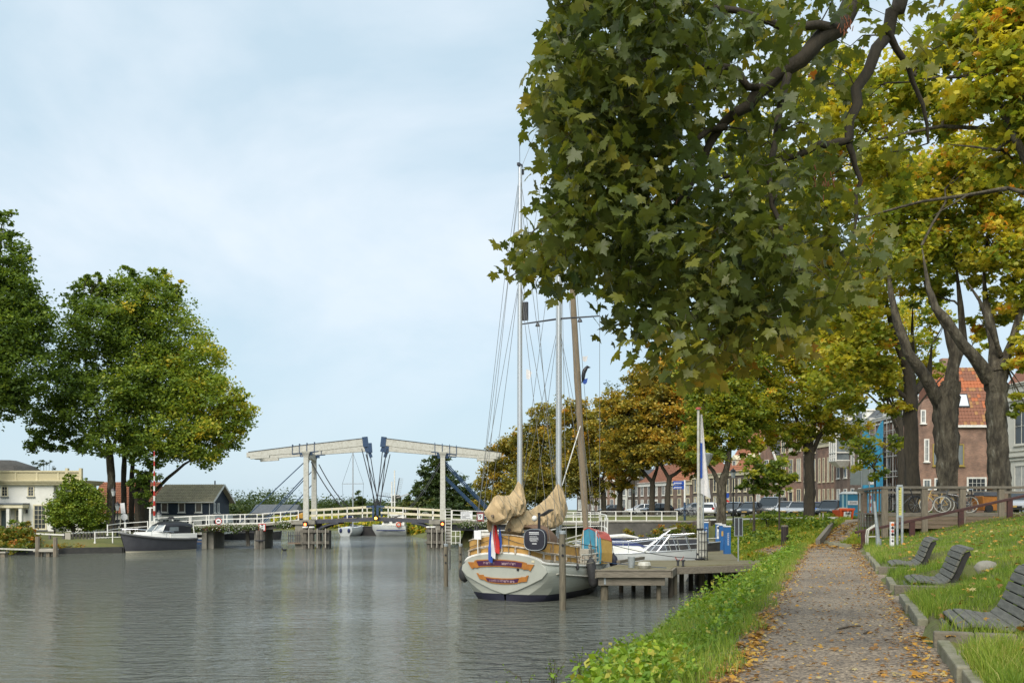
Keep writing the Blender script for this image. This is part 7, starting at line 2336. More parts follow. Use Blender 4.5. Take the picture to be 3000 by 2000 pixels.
row_house('narrow dark house with white windows right of the small yellow tree', P_[1872], P_[1838], 9, ez(1402, 178), br_dark, [(.6, 2.6), (3.3, 5.3)], 2, 'gable', tile_gr, ez(1375, 178), white, .5, cornice=False)
row_house('narrow pale plastered house among the far row', P_[1838], P_[1802], 9, ez(1410, 183), stone_w, [(.6, 2.8), (3.5, 5.6)], 2, 'gable', tile_gr, ez(1385, 183), white, .5, cornice=False)
row_house('narrow red brick house in the far row', P_[1802], P_[1765], 9, ez(1414, 188), br_red, [(.6, 2.8), (3.5, 5.6)], 2, 'gable', tile_rd, ez(1390, 188), white, .5, cornice=False)
row_house('brown house in far row right of the striped barrier', P_[1765], P_[1728], 9, ez(1420, 193), br_brown, [(.6, 2.8), (3.5, 5.4)], 2, 'side', tile_rd, ez(1395, 196), white, .5)
row_house('last dark house of the row behind the furled headsail', P_[1728], P_[1690], 9, ez(1425, 200), br_dark, [(.6, 2.8), (3.5, 5.4)], 2, 'side', tile_rd, ez(1400, 204), white, .5)
o = P_[2447]
t = thing('oriel_bay', 'white timber oriel bay with crossed panels on the brick house corner', 'bay window', (*rp2(2466, 111.5), ez(1352, 111.5)), math.atan2(P_[2482][1] - P_[2447][1], P_[2482][0] - P_[2447][0]) + R(180 - 180))
hb = ez(1243, 111.5) - ez(1352, 111.5)
part('floor', MB().loft([[(-.5, -.4, -.7), (.5, -.4, -.7), (.5, .6, -.7), (-.5, .6, -.7)], [(-1.1, -1.2, 0), (1.1, -1.2, 0), (1.1, .6, 0), (-1.1, .6, 0)]]), white, t)
part('glazing', MB().box(-.95, -1.05, .1, .95, .55, hb - .1), glass_pale, t)
for x in (-1.05, -.36, .36, 1.05):
 part('mullion', MB().box(x - .07, -1.16, 0, x + .07, -1.02, hb), white, t)
for y in (-.4, .4):
 part('mullion', MB().box(-1.12, y - .06, 0, -.98, y + .06, hb), white, t)
for z in (.05, 1.0, 2.9, hb - .12):
 part('transom', MB().box(-1.14, -1.18, z, 1.14, .55, z + .12), white, t)
for x0 in (-1.05, -.36, .36):
 part('cross', MB().beam((x0 + .08, -1.12, .15), (x0 + .62, -1.12, 1.0), .05, .07).beam((x0 + .62, -1.12, .15), (x0 + .08, -1.12, 1.0), .05, .07), white, t)
part('roof', MB().loft([[(-1.2, -1.3, hb), (1.2, -1.3, hb), (1.2, .6, hb), (-1.2, .6, hb)], [(-.5, -.5, hb + .5), (.5, -.5, hb + .5), (.5, .6, hb + .5), (-.5, .6, hb + .5)]]), tile_gr, t)
row_house('brick house under scaffolding behind the blue sheet', rp2(2692, 92), rp2(2557, 103.5), 9, ez(1222, 98), br_red, [(.6, 3.6), (4.6, 7.6)], 4, 'mansard', tile_gr, ez(1170, 98), white, .42, dormers=2)
A_, B_ = Vector((*rp2(2680, 91.2), 0)), Vector((*rp2(2556, 101.6), 0))
t = thing('scaffolding', 'steel scaffolding in front of the brick house', 'scaffolding', (B_.x, B_.y, 2.9))
tube_m = M('scaffold_tube', (.5, .5, .48), (.38, .38, .36), sc=5, rough=.4, metal=.3)
d = (A_ - B_)
nrm_ = Vector((-d.y, d.x, 0)).normalized() * -1
hs = ez(1225, 96) - 2.9
for i in range(8):
 for off in (0, -.9):
  p = d * (i / 7) + nrm_ * off * -1
  part('standard', MB().tube([(p.x, p.y, -.3), (p.x, p.y, hs)], .045, 5), tube_m, t)
for z in (2.0, 4.1, 6.2, 8.3, hs - .1):
 for off in (0, -.9):
  for dz in (0, .55):
   a, c = nrm_ * off * -1, d + nrm_ * off * -1
   part('ledger', MB().tube([(a.x, a.y, z + dz), (c.x, c.y, z + dz)], .04, 5), tube_m, t)
 part('board', MB().beam(Vector((0, 0, z - .05)) + nrm_ * .45, d + Vector((0, 0, z - .05)) + nrm_ * .45, .8, .05), wood_pale, t)
t = thing('blue_sheet', 'bright blue builders sheet hanging on the scaffolding', 'sheet', (B_.x, B_.y, 2.9))
rows = []
for f in np.linspace(-.02, .52, 16):
 p = d * f
 s_ = .12 * math.sin(f * 40) + .07 * math.sin(f * 93)
 top_ = hs - .2 - 1.5 * math.sin(min(max(f + .02, 0) / .54, 1) * math.pi) ** 2
 rows.append([(p.x + nrm_.x * (1.05 + s_ * k / 6), p.y + nrm_.y * (1.05 + s_ * k / 6), top_ * (1 - k / 8)) for k in range(9)])
part('sheet', MB().loft(rows, closed=False), M('blue_netting', (.04, .32, .5), (.03, .25, .42), sc=2, rough=.8), t, smooth=60)
t = thing('loose_tarp', 'loose white and blue tarpaulin flapping on scaffold top', 'tarpaulin', (B_.x + d.x * .75, B_.y + d.y * .75, ez(1290, 94)))
part('cloth', MB().loft([[(-1.2, 0, .1), (-1, .2, -.5)], [(-.3, -.3, .5), (-.3, .1, -.3)], [(.5, 0, 1.0), (.5, .2, -.4)], [(1.4, -.2, 1.6), (1.4, .1, -.2)]], closed=False), MATS['flag_white'], t)
part('blue_cloth', MB().loft([[(-1.0, -.15, .1), (-.9, -.1, -.5)], [(0, -.2, .3), (0, -.2, -.4)]], closed=False), MATS['flag_blue'], t)
YB = 88.0
t = thing('brick_house', 'weathered pink brick house with orange pantile roof and skylight', 'house', (*rp2(2692, YB), 2.9))
k = YB / FPX
w = (2905 - 2692) * k
h = ez(1252, YB) - 2.9
part('wall', MB().box(0, 0, -.6, w, 4.2, h), br_pink, t)
part('gutter', MB().box((2740 - 2692) * k, -.3, h, w + .1, -.003, h + .22), white, t)
part('downpipe', MB().tube([(w - .12, -.12, -.3), (w - .12, -.12, h)], .07, 6), white, t)
zr1, zr0 = ez(1085, 92) - 2.9, h + .2
part('left_gable', MB().prism([(0, 0, h), ((2745 - 2692) * k, 0, h), ((2745 - 2692) * k, 0, h + 1.6), ((2735 - 2692) * k, 0, h + 2.9), (.3, 0, h + 2.6)], (0, .02, 0), (0, 4, 0)), br_pink, t)
part('bargeboard', MB().beam(((2735 - 2692) * k, -.05, h + 3.0), ((2748 - 2692) * k, -.05, h + .3), .12, .3), white, t)
xl = (2744 - 2692) * k
up = Vector((0, 2.6, zr1 - zr0))
rf = part('roof', MB().prism([(0, -.2, zr0), (0, 2.4, zr1), (0, 3.4, zr1), (0, 4.4, zr0)], (xl, 0, 0), (w + .1, 0, 0)), tile_rd, t)
u_ = up.normalized()
nrm = Vector((0, -u_.z, u_.y))
nu, nv = 17, 17
tw, thh = (w + .1 - xl) / nu, up.length / nv
mb = MB().add([(0, 0, .03), (tw * .3, -.0, .03), (tw * .55, 0, .1), (tw * .8, 0, .075), (tw * 1.02, 0, .03), (0, thh * 1.08, 0), (tw * .3, thh * 1.08, 0), (tw * .55, thh * 1.08, .06), (tw * .8, thh * 1.08, .04), (tw * 1.02, thh * 1.08, 0), (0, 0, 0), (tw, 0, 0)],
    [(0, 1, 6, 5), (1, 2, 7, 6), (2, 3, 8, 7), (3, 4, 9, 8), (10, 11, 4, 3, 2, 1, 0)])
mats_t = [M('pantile_orange', (.42, .13, .045), (.34, .1, .04), sc=3, rough=.75), M('pantile_brown', (.25, .1, .055), (.18, .08, .05), sc=3, rough=.8), M('pantile_ochre', (.38, .2, .07), (.26, .13, .055), sc=3, rough=.8)]
mesh_t = []
for m in mats_t:
 me = bpy.data.meshes.new('tile')
 me.from_pydata(mb.v, [], mb.f)
 fin(me, m, 60)
 mesh_t.append(me)
ang = math.atan2(u_.z, u_.y)
for j in range(nv):
 for i in range(nu):
  if 6 <= i <= 10 and 5 <= j <= 8:
   continue
  r_ = random.random()
  band_ = 0 if nv - 6 <= j <= nv - 5 else (1 if r_ < .7 else (2 if j < 4 or r_ > .85 else 0))
  o = link('tile', mesh_t[band_], rf)
  p = Vector((xl + tw * i, -.2, zr0)) + u_ * (thh * j) + nrm * (.02 + random.random() * .012)
  o.location = p
  o.rotation_euler = (ang, 0, R(random.uniform(-.6, .6)))
c0 = Vector((xl + tw * 6.1, -.2, zr0)) + u_ * (thh * 5.1) + nrm * .1
mx_ = Matrix.Translation(c0) @ Matrix.Rotation(ang, 4, 'X')
sk = MB().box(0, 0, -.1, tw * 4.8, thh * 3.9, .06)
part('skylight', sk.tf(mx_), dark_steel, rf)
part('skylight_pane', MB().box(.12, .12, .06, tw * 4.8 - .12, thh * 3.9 - .12, .08).tf(mx_), M('sky_pane', (.6, .62, .65), rough=.15), rf)
for pa, pb, y0, y1, ny in ((2707, 2722, 1352, 1285, 3), (2704, 2727, 1432, 1403, 1), (2737, 2757, 1432, 1400, 1), (2697, 2712, 1240, 1200, 2)):
 window(t, white, glass_pale, (pa - 2692) * k, (pb - 2692) * k, ez(y0, YB) - 2.9, ez(y1, YB) - 2.9, 0, 2, ny, fw_=.12)
window(t, white, glass_dark, (2832 - 2692) * k, (2890 - 2692) * k, ez(1445, YB) - 2.9, ez(1397, YB) - 2.9, 0, 4, 3, fw_=.16)
window(t, M('ochre_frame', (.3, .22, .05), rough=.6), M('boarded_panel', (.17, .19, .19), (.14, .16, .16), sc=2, rough=.6), (2732 - 2692) * k, (2824 - 2692) * k, ez(1364, YB) - 2.9, ez(1300, YB) - 2.9, 0, 1, 1, fw_=.1)
part('chimney', MB().box(w * .5, 2.6, zr1 - 1, w * .5 + .9, 3.3, zr1 + 1.0), br_pink, t)
a, c = Vector((43.0, 55.0)), Vector(rp2(2944, 76))
row_house('grand white stuccoed house with moulded cornices at the right edge', (a.x, a.y), (c.x, c.y), 10, ez(1130, 74), stone_w, [(1.0, 4.4), (6.0, 9.0)], 5, 'mansard', tile_rd, ez(1040, 72), stone_w, .42, ny=2)
d2 = (a - c).normalized()
t = thing('house_moulding', 'moulded white string courses across the grand white house', 'moulding', (c.x, c.y, 2.85), math.atan2(d2.y, d2.x))
for z, hh, dd in ((5.05, .18, .2), (4.75, .12, .1), (9.6, .14, .15), (5.5, .1, .1)):
 part('string_course', MB().box(0, -dd - .003, z, (a - c).length, -.003, z + hh), stone_w, t)
YW = 480.0
k = YW / FPX
p = at(1160, 1458, YW)
t = thing('windmill', 'far windmill with dark sails behind the drawbridge', 'windmill', (p.x, p.y, .8))
hz_ = p.z - .8
part('tower', MB().lathe([(4.2, -.5), (3.2, hz_ * .5), (2.3, hz_ - 1.0)], 8, (0, 3.4, 0)), dark_conc, t)
part('cap', MB().ball((0, 3.2, hz_), 2.6, 3.2, 2.0, 10, 6), M('mill_cap', (.06, .06, .06), (.1, .09, .07), sc=1, rough=.9), t)
part('axle', MB().tube([(0, -.6, hz_), (0, 3, hz_)], .4, 8), black, t)
for ang, m in ((80, dark_steel), (18, wood_pale), (172, dark_steel), (-10 - 95, dark_steel)):
 a_ = R(ang)
 dx, dz = math.cos(a_), math.sin(a_)
 s_ = part('sail', MB().beam((dx * .3, -.3, hz_ + dz * .3), (dx * 10.5, -.3, hz_ + dz * 10.5), .4, .45, up=(0, 1, 0)), m, t)
 nx_, nz_ = (dz, -dx)
 mb = MB()
 for q in range(9):
  r_ = 2.5 + q * 1.0
  mb.beam((dx * r_, -.25, hz_ + dz * r_), (dx * r_ + nx_ * 1.9, -.25, hz_ + dz * r_ + nz_ * 1.9), .07, .07, up=(0, 1, 0))
 for q in (.6, 1.2, 1.9):
  mb.beam((dx * 2.5 + nx_ * q, -.25, hz_ + dz * 2.5 + nz_ * q), (dx * 10.5 + nx_ * q, -.25, hz_ + dz * 10.5 + nz_ * q), .06, .06, up=(0, 1, 0))
 o = part('lattice', mb, wood_grey, s_)
 o['kind'] = 'stuff'
t, L = yacht('sailing_yacht', 'white sailing yacht seen from its stern beyond the drawbridge', -24.6, -19.6, 128, 1.1, 1.35, pale_hull, beam=2.8)
t.rotation_euler = (0, 0, R(75))
part('mast', MB().tube([(0, 0, 1.2), (0, 0, EH - (1310 - HY) / FPX * 128)], .09, 7), alu, t)
part('spreader', MB().tube([(0, -1.6, 7.2), (0, 1.6, 7.2)], .05, 5), alu, t)
part('boom_cover', MB().tube([(-.2, 0, 2.6), (-2.6, 0, 2.5)], .2, 7), bluec, t)
for sg in (-1, 1):
 part('shroud', MB().tube([(0, sg * 1.3, 1.2), (0, sg * 1.6, 7.2), (0, 0, 11.5)], .02, 4), rope_d, t)
 part('stern_rail', MB().tube([(-2.4, sg * 1.0, 1.1), (-2.4, sg * 1.0, 1.9), (-.8, sg * 1.3, 1.9)], .03, 5), chrome, t)
 part('fender', MB().ball((-2.6, sg * .6, .75), .2, .2, .3), bluec, t)
punt('barge', 'dark hulled barge bow between the white yacht and motor yacht', 1088, 1568, 129, 6.5, 2.4, 1.3, MATS['barge_black'], R(160))
t, L = yacht('motor_yacht', 'white motor yacht with cabin windows moored beyond drawbridge', -19.3, -14.6, 127.5, 1.35, 1.5, pale_hull, beam=3.0)
t.rotation_euler = (0, 0, R(180))
part('cabin', MB().loft([[(-2.2, -1.2, 1.4), (1.0, -1.0, 1.45), (1.0, 1.0, 1.45), (-2.2, 1.2, 1.4)], [(-2.2, -1.1, 2.7), (.5, -.9, 2.5), (.5, .9, 2.5), (-2.2, 1.1, 2.7)]]), MATS['gelcoat'], t, bevel=.05)
part('wheelhouse', MB().box(-1.9, -.95, 2.7, -.1, .95, 3.3), MATS['gelcoat'], t, bevel=.05)
for x0, x1 in ((-1.9, -1.4), (-1.0, -.5), (-.1, .7)):
 part('window', MB().box(x0, 1.0, 1.85, x1, 1.25, 2.3), glass_dark, t)
part('rubbing_band', MB().box(-2.3, 1.36, .7, 1.6, 1.48, .85), bluec, t)
t6 = thing('life_ring', 'orange life ring on the motor yacht beyond the bridge', 'life ring', at(1168, 1536, 126))
part('ring', MB().tube([(.28 * math.cos(a), 0, .28 * math.sin(a)) for a in np.linspace(0, 2 * math.pi, 15)], .09, 6, cap=False), orange, t6)
t = thing('white_hoarding', 'white notice hoarding on the far bank beyond the bridge', 'sign', at(1220, 1540, 132))
part('board', MB().box(-1.35, 0, -.75, 1.35, .06, .9), sign_white, t)
part('mark', MB().box(.3, -.01, .0, .9, -.003, .15).box(-1.1, -.01, .3, -.2, -.003, .4), bluec, t)
for x in (-1.2, 1.2):
 part('post', MB().box(x - .06, .07, -2.0, x + .06, .17, .9), wood_greyv, t)
for px, py, Y, lab in ((1156, 1377, 127, 'tall white mast beyond the drawbridge beside the windmill'), (1148, 1410, 128, 'shorter white mast left of the tall white one')):
 p = at(px, py, Y)
 t = thing('boat_mast', lab, 'mast', (p.x, p.y, 0))
 part('mast', MB().tube([(0, 0, .5), (0, 0, p.z)], .1, 7), white, t)
 part('spreader', MB().tube([(-.6, 0, p.z * .62), (.6, 0, p.z * .62)], .04, 5), white, t)
t = thing('duck', 'dark duck swimming left of the bridge pylon pier', 'bird', (*at(834, 1611, 82)[:2], 0), R(200))
part('body', MB().tube([(-.22, 0, .1), (-.1, 0, .07), (.1, 0, .07), (.2, 0, .12), (.22, 0, .24), (.3, 0, .25)], [.02, .09, .1, .06, .05, .015], 8), black, t, smooth=60)
# trees
bark_d = M('dark_bark', (.065, .052, .035), (.028, .024, .017), sc=7, rough=.95, bump=1.5, stretch=(1.5, 1.5, .4), contrast=(.3, .7), c3=(.1, .095, .05))
bark_p = M('plane_bark', (.034, .028, .019), (.1, .085, .058), sc=3.2, rough=.95, bump=4, bsc=9, stretch=(1.3, 1.3, .4), detail=10, contrast=(.4, .58), c3=(.2, .19, .15))
L_GREEN = [(0, (0.055, 0.095, 0.022)), (.4, (0.13, 0.19, 0.03)), (.7, (0.224, 0.272, 0.0352)), (.9, (0.432, 0.368, 0.048)), (1, (0.6, 0.384, 0.048))]
L_GOLD = [(0, (0.0816, 0.09, 0.0252)), (.3, (0.216, 0.206, 0.036)), (.6, (0.432, 0.312, 0.042)), (.85, (0.552, 0.312, 0.042)), (1, (0.504, 0.204, 0.036))]
L_OLIVE = [(0, (0.0672, 0.106, 0.023)), (.4, (0.192, 0.25, 0.0346)), (.7, (0.461, 0.422, 0.0538)), (.9, (0.6, 0.518, 0.0672)), (1, (0.576, 0.25, 0.0384))]
L_DARK = [(0, (0.027, 0.0473, 0.0162)), (.6, (0.0607, 0.0945, 0.027)), (1, (0.135, 0.149, 0.0405))]
lm_green, lm_gold = leaf_mat('poplar_leaf', [(p, tuple(min(v * 1.22, .6) for v in c)) for p, c in L_GREEN], transl=.42), leaf_mat('golden_leaf', L_GOLD)
lm_olive, lm_dark = leaf_mat('olive_leaf', L_OLIVE, transl=.5), leaf_mat('dark_leaf', L_DARK)
def blob(px, py, Y, rx_, rz_, dep=None):
 c = at(px, py, Y)
 k = Y / FPX
 return (c.x, c.y, c.z, rx_ * k, dep or max(rx_, rz_) * k * .9, rz_ * k, rx_ * rz_ * math.pi)
def crown(name, blobs, dens, size, mat, root, tmean, tsd, shape=DIAMOND, spread=.135, shell=.42, seed=1, tilt=1.15, tgrad=None):
 rg = np.random.default_rng(seed)
 Cs, Ts = [], []
 for bx, by, bz_, rx_, ry_, rz_, area in blobs:
  n = int(area * dens * 2.0)
  nc = max(6, n // 42)
  dr = rg.standard_normal((nc, 3))
  dr /= np.linalg.norm(dr, axis=1)[:, None]
  rr = (shell + (1 - shell) * rg.random(nc) ** .6) * (1 + .17 * rg.standard_normal(nc))
  cc = dr * rr[:, None] * np.array([rx_, ry_, rz_]) + np.array([bx, by, bz_])
  idx = rg.integers(0, nc, n)
  sp = spread * (rx_ + rz_) * .5
  off = rg.standard_normal((n, 3)) * np.array([sp, sp, sp * .62])
  Cs.append(cc[idx] + off)
  tcl = rg.standard_normal(nc) * tsd
  Ts.append(tmean + tcl[idx] + .11 * rg.standard_normal(n) + .1 * (cc[idx, 2] - bz_) / rz_)
 C, T = np.concatenate(Cs), np.concatenate(Ts)
 if tgrad is not None:
  T = T + tgrad(C)
 n = len(C)
 ow = np.array(origin_of(root))
 me = leaf_cloud(name, C - ow, size * (.65 + .7 * rg.random(n)), euler_mats(n, tilt, rg), np.clip(T, 0, 1), shape, mat)
 return link(name, me, root)
def curve_pts(a, c, sag, n=6, wob=0, rg=None):
 a, c = Vector(a), Vector(c)
 out = []
 for i in range(n):
  f = i / (n - 1)
  p = a.lerp(c, f) + Vector((0, 0, sag * math.sin(math.pi * f)))
  if wob and 0 < i < n - 1:
   p += Vector(rg.standard_normal(3)) * wob
  out.append(p)
 return out
def tree(name, label, px, py_base, Y, trunk, blobs, dens, size, mat, bark=None, tm=.4, ts=.16, limbs=None, group=None, shape=DIAMOND, r_top=.5, seed=1, auto=True, nsub=5, z=None, **kw_):
 """trunk: list of (px, py, width_px); limbs: lists of (px, py, dY, width_px); blobs: (px, py, dY, rx, rz)"""
 rg = np.random.default_rng(seed)
 bark = bark or bark_d
 b = at(px, py_base, Y)
 z0 = gz1(b.x, b.y) if z is None else z
 t = thing(name, label, 'tree', (b.x, b.y, z0), 0, group)
 k = Y / FPX
 pts, rad = [Vector((b.x, b.y, z0 - .4))], [trunk[0][2] * k * .5 * 1.55]
 for x, y, w in trunk:
  p = at(x, y, Y)
  if p.z < z0 + .05:
   p.z = z0 + .05
  pts.append(p)
  rad.append(w * k / 2)
 P2, R2 = [], []
 for i in range(len(pts) - 1):
  for f in (0, .17, .33, .5, .66, .83):
   P2.append(pts[i].lerp(pts[i + 1], f) + Vector(rg.standard_normal(3)) * rad[i] * .035)
   R2.append((rad[i] + (rad[i + 1] - rad[i]) * f) * (1 + .03 * rg.standard_normal()))
 P2.append(pts[-1])
 R2.append(rad[-1])
 tb = MB().tube(P2, R2, 18)
 for i in range(len(P2)):
  for q in range(18):
   v = Vector(tb.v[i * 18 + q])
   tb.v[i * 18 + q] = tuple(v + (v - P2[i]) * (.09 * math.sin(q * 2.1 + i * .35 + seed) + .05 * rg.standard_normal()))
 part('trunk', tb, bark, t, world=True, smooth=60)
 top = pts[-1]
 LP = []
 for lb in limbs or []:
  lp = [at(x, y, Y + dy) for x, y, dy, w in lb]
  lr = [w * k / 2 for *_, w in lb]
  LP.append(lp[1:])
  lr[-1] *= .35
  Pq, Rq = [], []
  for i in range(len(lp) - 1):
   for f in (0, .5):
    Pq.append(lp[i].lerp(lp[i + 1], f) + Vector(rg.standard_normal(3)) * lr[i] * .12)
    Rq.append((lr[i] * (1 - f) + lr[i + 1] * f) * (1 + .05 * rg.standard_normal()))
  Pq.append(lp[-1])
  Rq.append(lr[-1])
  part('limb', MB().tube(Pq, Rq, 8), bark, t, world=True, smooth=70)
 B = [blob(x, y, Y + dy, a, c) for x, y, dy, a, c in blobs]
 if auto:
  for bl in B:
   c = Vector(bl[:3])
   r0 = max(rad[-1] * .45, .05)
   start = pts[-2].lerp(top, rg.random() * .6 + .4)
   if limbs:
    r0 = max(rad[-1] * .14, .035)
    start = min((q for l_ in LP for q in l_), key=lambda q: (q - c).length * (1 + .5 * rg.random()))
   mb = MB()
   main = curve_pts(start, c, bl[5] * .15, 6, bl[3] * .08, rg)
   mb.tube(main, list(np.linspace(r0, r0 * .35, 6)), 6)
   for _ in range(nsub):
    d = Vector(rg.standard_normal(3)).normalized()
    e = c + Vector((d.x * bl[3], d.y * bl[4], abs(d.z) * bl[5] if rg.random() < .7 else d.z * bl[5])) * .85
    mb.tube(curve_pts(main[int(rg.integers(2, 6))], e, bl[5] * .08, 4, bl[3] * .05, rg), [r0 * .35, r0 * .28, r0 * .2, r0 * .08], 5)
   part('limb', mb, bark, t, world=True, smooth=70)
 crown('crown', B, dens, size, mat, t, tm, ts, shape, seed=seed + 10, **kw_)
 return t
GL = 'tall trees in a clump on the left bank'
yl = lambda C: .16 * np.clip((C[:, 0] + 38) / 8, -1, 1.4)
tree('tree', 'tree with the thickest pale trunk in the left bank clump', 325, 1530, 97, [(325, 1515, 25), (327, 1420, 22), (322, 1340, 20), (318, 1290, 17)],
  [(300, 960, 0, 110, 100), (225, 1080, 0, 90, 95), (145, 1215, -1, 75, 80), (290, 1180, -1, 120, 110), (250, 880, 1, 65, 60), (330, 1290, -2, 80, 60), (120, 1290, 0, 50, 45), (215, 1290, 0, 55, 40), (250, 825, 0, 20, 34), (300, 850, 0, 24, 40), (285, 815, 0, 12, 26)], .085, .34, lm_green, bark_p, .36, .15,
  [[(322, 1345, 0, 12), (260, 1280, 0, 10), (190, 1220, 0, 7), (130, 1170, 0, 4)], [(324, 1330, 0, 12), (350, 1260, -.5, 9), (390, 1200, -1, 6)], [(318, 1290, 0, 12), (270, 1180, 0, 9), (250, 1050, 0, 6), (245, 930, 0, 3)]], GL, seed=11, tgrad=yl)
tree('tree', 'second tree from the left in the left bank clump', 364, 1535, 99, [(364, 1520, 15), (362, 1400, 14), (366, 1300, 12)], [(370, 880, 0, 85, 75), (390, 1010, 0, 110, 110), (420, 1140, -1, 110, 110), (375, 812, 0, 18, 36), (345, 840, 0, 22, 34)], .085, .34, lm_green, bark_d, .4, .15, None, GL, seed=12, tgrad=yl)
tree('tree', 'slim third trunk in the left bank clump', 385, 1535, 101, [(385, 1520, 14), (386, 1400, 13), (392, 1300, 11)], [(455, 870, 0, 80, 75), (490, 990, 0, 110, 105), (500, 1120, 0, 120, 110), (440, 812, 0, 18, 34), (470, 815, 0, 20, 34), (520, 850, 0, 22, 34)], .085, .34, lm_green, bark_d, .42, .15, None, GL, seed=13, tgrad=yl)
tree('tree', 'broad tree leaning right over the dark blue house', 420, 1535, 100, [(418, 1520, 30), (425, 1440, 26), (435, 1380, 20)], [(585, 1060, 0, 85, 90), (600, 1180, -1, 110, 110), (660, 1240, 0, 75, 80), (690, 1190, 0, 50, 50), (580, 1310, -1, 85, 70), (500, 1260, -2, 110, 90), (430, 1300, -3, 70, 65)], .09, .34, lm_green, bark_d, .44, .16,
  [[(440, 1450, 0, 12), (490, 1400, -.5, 10), (540, 1360, -1, 8), (590, 1330, -1, 5)], [(430, 1400, 0, 12), (500, 1280, 0, 9), (570, 1200, 0, 5)]], GL, seed=14, tgrad=yl)
tree('tree', 'low suckering tree with leafy trunk left of barrier pole', 404, 1535, 98, [(404, 1520, 18), (402, 1440, 16), (410, 1380, 12)], [(405, 1420, -1, 28, 50), (425, 1450, -1, 20, 40), (440, 1390, -1, 40, 45)], .08, .3, lm_green, bark_d, .25, .1, None, GL, seed=15)
tree('poplar_tree', 'tall dark poplar cut off by the left edge of photo', -40, 1540, 90, [(-40, 1500, 40), (-35, 1200, 30), (-20, 900, 18)],
  [(5, 660, 0, 30, 60), (10, 760, 0, 65, 85), (50, 860, 0, 75, 85), (20, 960, 0, 115, 100), (90, 960, 0, 65, 90), (60, 1070, 0, 110, 100), (-80, 850, 0, 90, 170), (-60, 1120, 0, 110, 120), (10, 1170, 0, 70, 60)], .095, .32, lm_green, bark_d, .2, .1, seed=16)
con_m = leaf_mat('conifer_spray', [(0, (.05, .09, .012)), (.45, (.15, .22, .02)), (1, (.36, .36, .03))], transl=.2)
t = tree('conifer_bush', 'dense yellow green conifer bush beside the white villa', 215, 1565, 84, [(215, 1560, 10), (215, 1500, 8), (212, 1430, 5)], [(205, 1500, 0, 65, 52), (212, 1445, 0, 45, 42), (205, 1410, 0, 14, 24), (178, 1510, 0, 38, 40), (250, 1520, 0, 40, 34)], .3, .2, con_m, tm=.42, ts=.15, spread=.14, shell=.5, seed=21, nsub=2)
t = tree('conifer_bush', 'smaller conifer bush right behind the first one', 268, 1562, 86, [(268, 1558, 9), (268, 1500, 6), (266, 1450, 4)], [(268, 1500, 0, 42, 50), (262, 1450, 0, 28, 30), (285, 1520, 0, 24, 34)], .3, .2, con_m, tm=.5, ts=.15, spread=.14, shell=.5, seed=22, nsub=2)
def bush(name, label, blobs, Y, dens, size, mat, tm, ts, seed, cat='shrub', shape=DIAMOND):
 B = [blob(x, y, Y + dy, a, c) for x, y, dy, a, c in blobs]
 o = Vector((B[0][0], B[0][1], gz1(B[0][0], B[0][1])))
 t = thing(name, label, cat, o)
 mb = MB()
 rg = np.random.default_rng(seed)
 for bl in B:
  for _ in range(4):
   d = rg.standard_normal(3) * .5
   mb.tube([(bl[0], bl[1], gz1(bl[0], bl[1]) - .1), (bl[0] + d[0] * bl[3], bl[1] + d[1] * bl[4], bl[2] + abs(d[2]) * bl[5])], [.04, .012], 5)
 part('stem', mb, bark_d, t, world=True)
 crown('foliage', B, dens, size, mat, t, tm, ts, shape, spread=.2, shell=.4, seed=seed)
 return t
hedge_m = leaf_mat('hedge_leaf', [(0, (.035, .07, .012)), (.45, (.11, .15, .02)), (.7, (.26, .22, .03)), (1, (.38, .13, .02))])
bush('hedge', 'wide autumn coloured hedge at far left waterline', [(15, 1580, 0, 48, 34), (62, 1582, 0, 42, 34), (90, 1592, -1, 18, 26), (-30, 1580, 0, 40, 35), (45, 1602, -2, 60, 14)], 77, .5, .22, hedge_m, .5, .22, 31, 'hedge')
bush('shrub', 'round dark green shrub in front of the villa porch', [(52, 1536, 0, 18, 15)], 86, .3, .17, lm_green, .3, .1, 32)
bush('shrub', 'loose pale shrub beside the tall villa window', [(82, 1540, 0, 15, 18)], 86, .15, .15, hedge_m, .4, .15, 33)
bush('shrub', 'small dark round topiary near the villa corner', [(160, 1545, 0, 10, 8)], 85, .3, .14, lm_dark, .3, .1, 34)
bush('shrub', 'bare twiggy bush tops above the villa parapet', [(110, 1362, 0, 14, 14), (135, 1358, 0, 10, 20), (158, 1372, 0, 6, 8)], 104, .12, .18, lm_dark, .4, .1, 35)
bush('leaf_bank', 'low brown autumn ground plants between jetty and cruiser', [(205, 1600, 0, 45, 9), (290, 1602, 3, 30, 8), (160, 1602, -2, 25, 8)], 77, .25, .14, hedge_m, .75, .15, 36)
bush('shrub', 'yellow green waterside shrub under the left bridge span', [(510, 1568, 0, 22, 20), (545, 1572, 0, 16, 14)], 103, .2, .22, hedge_m, .45, .15, 37)
bush('shrub', 'pale tree tops just right of the dark blue house', [(668, 1492, 0, 22, 16), (640, 1494, 0, 18, 18), (700, 1500, 0, 16, 10)], 160, .2, .4, lm_dark, .5, .2, 38)
GG = 'golden autumn trees in the row along the far quay'
tree('autumn_tree', 'leftmost golden tree beside the right bridge beam', 1490, 1520, 150, [(1490, 1515, 14), (1492, 1450, 12), (1488, 1410, 9)], [(1445, 1420, 0, 50, 55), (1470, 1350, 0, 60, 60), (1440, 1470, -2, 55, 40), (1510, 1310, 0, 55, 50), (1530, 1420, -3, 60, 70)], .17, .4, lm_gold, tm=.36, ts=.17, group=GG, seed=41)
